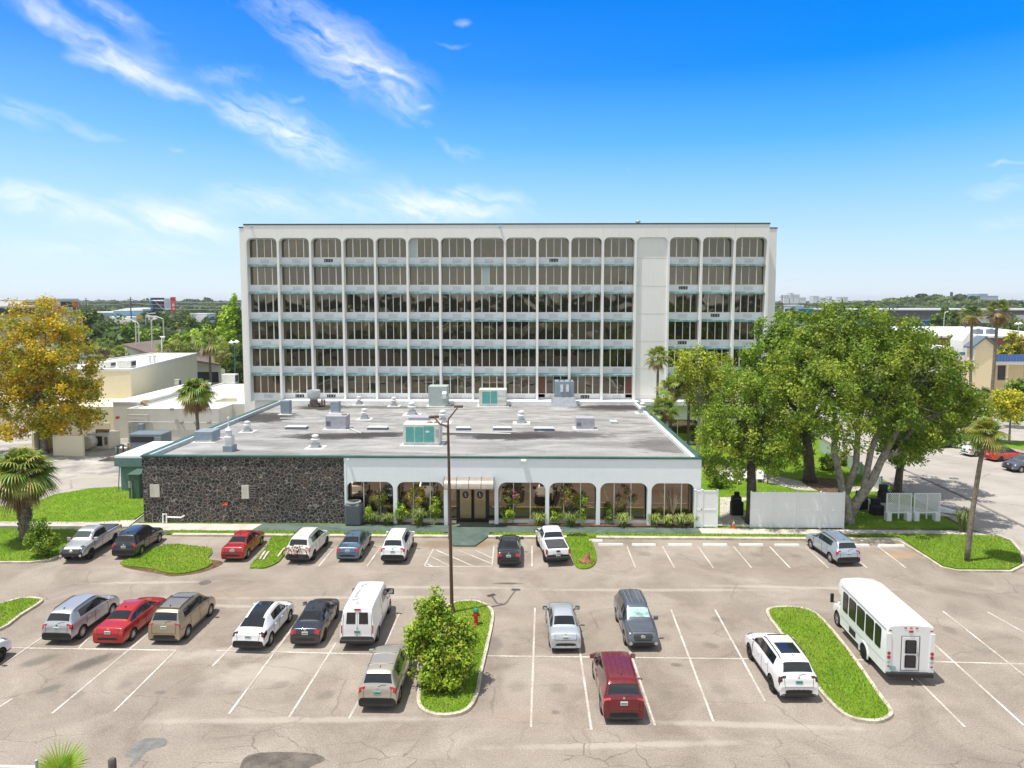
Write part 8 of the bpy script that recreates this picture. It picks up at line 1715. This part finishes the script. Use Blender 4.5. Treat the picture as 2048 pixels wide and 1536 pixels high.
a = Wp(1872, 601, 205); m = MB(); m.loft([[(0, 0, zat(1900, 672, 205)), (Wp(2140, 601, 205).x-a.x, 0, zat(1900, 672, 205)), (Wp(2140, 601, 205).x-a.x, 40, zat(1900, 672, 205)+1.2), (0, 40, zat(1900, 672, 205)+1.2)], [(0, 0, zat(1900, 672, 205)+.05), (Wp(2140, 601, 205).x-a.x, 0, zat(1900, 672, 205)+.05), (Wp(2140, 601, 205).x-a.x, 40, zat(1900, 672, 205)+1.3), (0, 40, zat(1900, 672, 205)+1.3)]]); m.build('sloping_roof', roofw, t_)
for px, l in ((1956, 'grey roof box on the long white roof'), (1982, 'dark roof box on the long white roof behind the house gable')): g = Wp(px, 668, 212); m = MB(); m.rbox((-1, -1, 0), (1, 1, 1.5), .1); m.lathe([(.5, 1.5), (.5, 1.7), (0, 1.75)], 12); tag(m.build('roof_unit', gen, None, loc=(g.x, 212, zat(1956, 672, 205)+.2)), l, 'rooftop unit')
fbox('white_roof_building', 'white-roofed low building seen through the oak top beside the gas sign', 1690, 1800, 648, 300, 40, (lgw, roofw)); fbox('blue_canopy', 'bright blue canopy roof peeking over the oak on the left', 1598, 1626, 617, 300, 12, (M('canopy_blue', (.02, .22, .50), .5), M('canopy_blue')))
fbox('white_shop', 'white box building far beyond the tower\'s right edge', 1588, 1608, 610, 420, 16, (M('bluish_white'), roofw)); fbox('blue_truck_box', 'small blue box building before the grey warehouse', 1868, 1883, 641, 290, 8, (M('box_blue', (.05, .16, .36), .5), M('box_blue')))
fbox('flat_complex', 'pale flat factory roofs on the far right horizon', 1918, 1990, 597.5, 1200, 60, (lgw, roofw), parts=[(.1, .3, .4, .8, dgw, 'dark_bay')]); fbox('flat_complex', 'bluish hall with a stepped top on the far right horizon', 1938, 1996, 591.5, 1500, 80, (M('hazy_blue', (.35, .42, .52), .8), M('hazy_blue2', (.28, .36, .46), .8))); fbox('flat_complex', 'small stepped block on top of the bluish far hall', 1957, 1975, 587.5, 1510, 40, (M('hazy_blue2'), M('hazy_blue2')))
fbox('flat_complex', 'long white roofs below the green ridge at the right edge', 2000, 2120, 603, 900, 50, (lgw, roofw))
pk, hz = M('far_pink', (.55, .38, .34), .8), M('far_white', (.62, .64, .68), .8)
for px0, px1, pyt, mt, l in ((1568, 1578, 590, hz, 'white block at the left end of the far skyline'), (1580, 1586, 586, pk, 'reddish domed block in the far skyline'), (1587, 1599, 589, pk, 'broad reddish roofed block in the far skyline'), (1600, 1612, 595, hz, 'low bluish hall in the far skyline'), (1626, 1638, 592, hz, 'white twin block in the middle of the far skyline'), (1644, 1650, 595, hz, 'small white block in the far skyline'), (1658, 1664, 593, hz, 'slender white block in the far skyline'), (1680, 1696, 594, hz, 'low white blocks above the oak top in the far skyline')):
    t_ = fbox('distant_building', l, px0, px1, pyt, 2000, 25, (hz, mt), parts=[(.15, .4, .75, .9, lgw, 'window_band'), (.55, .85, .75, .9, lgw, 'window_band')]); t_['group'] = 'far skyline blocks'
g = Wp(1903, 588, 950); m = MB(); m.lathe([(2, hillz(g.x, 950)), (1.6, g.z+1), (2.2, g.z+2), (0, g.z+3)], 10, Matrix.Translation((g.x, 950, 0))); tag(m.build('water_tower', dgw), 'small dark tower standing on the shoulder of the round hill', 'tower')
# gabled house
yel2 = M('house_yellow', (.80, .66, .42), .8, var=.05); hw2 = M('house_white', (.74, .72, .68), .7, var=.04); Yh = 128
p = Vector(at(1953, Yh)); s_ = Yh/FPX; gh = thing('gabled_house', 'yellow gabled building with white trim and a blue railing across the street on the right', 'building', p)
def hz_(py): return zat(1970, py, Yh)
W1 = 41*s_; m = MB(); m.add([(0, 0, 0), (W1, 0, 0), (W1, 0, hz_(692)), (W1/2, 0, hz_(673)), (0, 0, hz_(692)), (0, 2, 0), (W1, 2, 0), (W1, 2, hz_(692)), (W1/2, 2, hz_(673)), (0, 2, hz_(692))], [(0, 1, 2, 3, 4), (9, 8, 7, 6, 5), (0, 4, 9, 5), (1, 6, 7, 2), (3, 2, 7, 8), (4, 3, 8, 9)]); m.build('wall', yel2, gh)
m = MB(); zr_, za_ = hz_(671.5), hz_(693); m.loft([[(-.5, -.4, za_), (W1/2, -.4, zr_), (W1+.5, -.4, za_), (W1+.5, -.4, za_-.35), (W1/2, -.4, zr_-.4), (-.5, -.4, za_-.35)], [(-.5, 2.3, za_), (W1/2, 2.3, zr_), (W1+.5, 2.3, za_), (W1+.5, 2.3, za_-.35), (W1/2, 2.3, zr_-.4), (-.5, 2.3, za_-.35)]]); m.build('roof', M('roof_slate', (.12, .16, .2), .7), gh)
m = MB(); m.box((-.1, -.12, hz_(740)), (.25, -.01, hz_(692))); m.box((W1-.25, -.12, hz_(740)), (W1+.1, -.01, hz_(692))); m.box((0, -.12, hz_(698)), (W1, -.01, hz_(696.5))); m.build('white_trim', hw2, gh)
W0 = 32*s_; W2 = 30*s_; m = MB(); m.add([(W0, 8, 0), (W0+W2, 8, 0), (W0+W2, 8, hz_(686)), (W0+W2/2, 8, hz_(666)), (W0, 8, hz_(686)), (W0, 12, 0), (W0+W2, 12, 0), (W0+W2, 12, hz_(686)), (W0+W2/2, 12, hz_(666)), (W0, 12, hz_(686))], [(0, 1, 2, 3, 4), (9, 8, 7, 6, 5), (0, 4, 9, 5), (1, 6, 7, 2), (3, 2, 7, 8), (4, 3, 8, 9)]); m.build('rear_gable', hw2, gh)
m = MB(); m.box((W1+.2, 1.5, hz_(731)), (W1+22, 14, hz_(724))); m.box((-14, 2, 0), (-.2, 14, hz_(716))); m.build('balcony_slab', hw2, gh)
m = MB(); m.box((W1+.3, 1.3, hz_(724)), (W1+22, 1.45, hz_(710))); rl_ = m.build('blue_railing', M('rail_blue', (.06, .16, .42), .6), gh); m = MB(); [m.box((W1+.5+q*.55, 1.2, hz_(723)), (W1+.55+q*.55, 1.29, hz_(711))) for q in range(38)]; m.build('baluster', M('rail_blue_pale', (.18, .28, .5), .6), rl_)
m = MB(); m.box((W1+.2, 4.5, 0), (W1+22, 5, hz_(731))); m.build('ground_wall', yel2, gh); m = MB()
m = MB(); m.box((W1+.4, 4.3, hz_(756)), (W1+3.0, 4.49, hz_(733))); m.build('window', M('window_pale', (.25, .32, .38), .2), gh); m = MB(); m.box((W1+3.8, 4.3, hz_(765)), (W1+5.4, 4.49, hz_(736))); m.build('door', M('window_dark'), gh)
for q in range(4): m = MB(); m.box((W1+.1+q*3.3, 1.6, 0), (W1+.45+q*3.3, 1.9, hz_(731))); m.build('column', yel2, gh)
m = MB(); m.box((-14, 2.0, hz_(712)), (-.3, 2.2, hz_(706))); m.build('blue_fascia', M('rail_blue'), gh)
fbox('white_roof_building', 'flat white-roofed wing running left of the gabled house', 1896, 1952, 698, 140, 18, (hw2, roofw))
a, b_ = G(1880, 836), G(2060, 828); m = MB(); strip(m, [a, b_], .3, 0, 1.1); tag(m.build('low_wall', hw2), 'low white wall along the far side of the street on the right', 'wall')
grass('grass_verge', gp((1985, 893), (2100, 905), (2100, 885), (1990, 880)), .06, dens=6); kerb(gp((1880, 885), (1985, 895), (2100, 908)))

# ---------------------------------------------------------------- air
hz_m = bpy.data.materials.new('haze'); hz_m.use_nodes = True; nt_ = hz_m.node_tree; nt_.nodes.clear(); o_ = nt_.nodes.new('ShaderNodeOutputMaterial'); v_ = nt_.nodes.new('ShaderNodeVolumePrincipled')
v_.inputs['Color'].default_value = (.92, .96, 1., 1); v_.inputs['Density'].default_value = .00011; v_.inputs['Anisotropy'].default_value = .2; nt_.links.new(v_.outputs[0], o_.inputs['Volume'])
HAZE = True
if HAZE: hb = MB().box((-3900, -500, -1.2), (3900, 6900, 48)).build('haze', hz_m); hb['kind'] = 'stuff'; hb['label'] = 'thin pale air over the whole place'
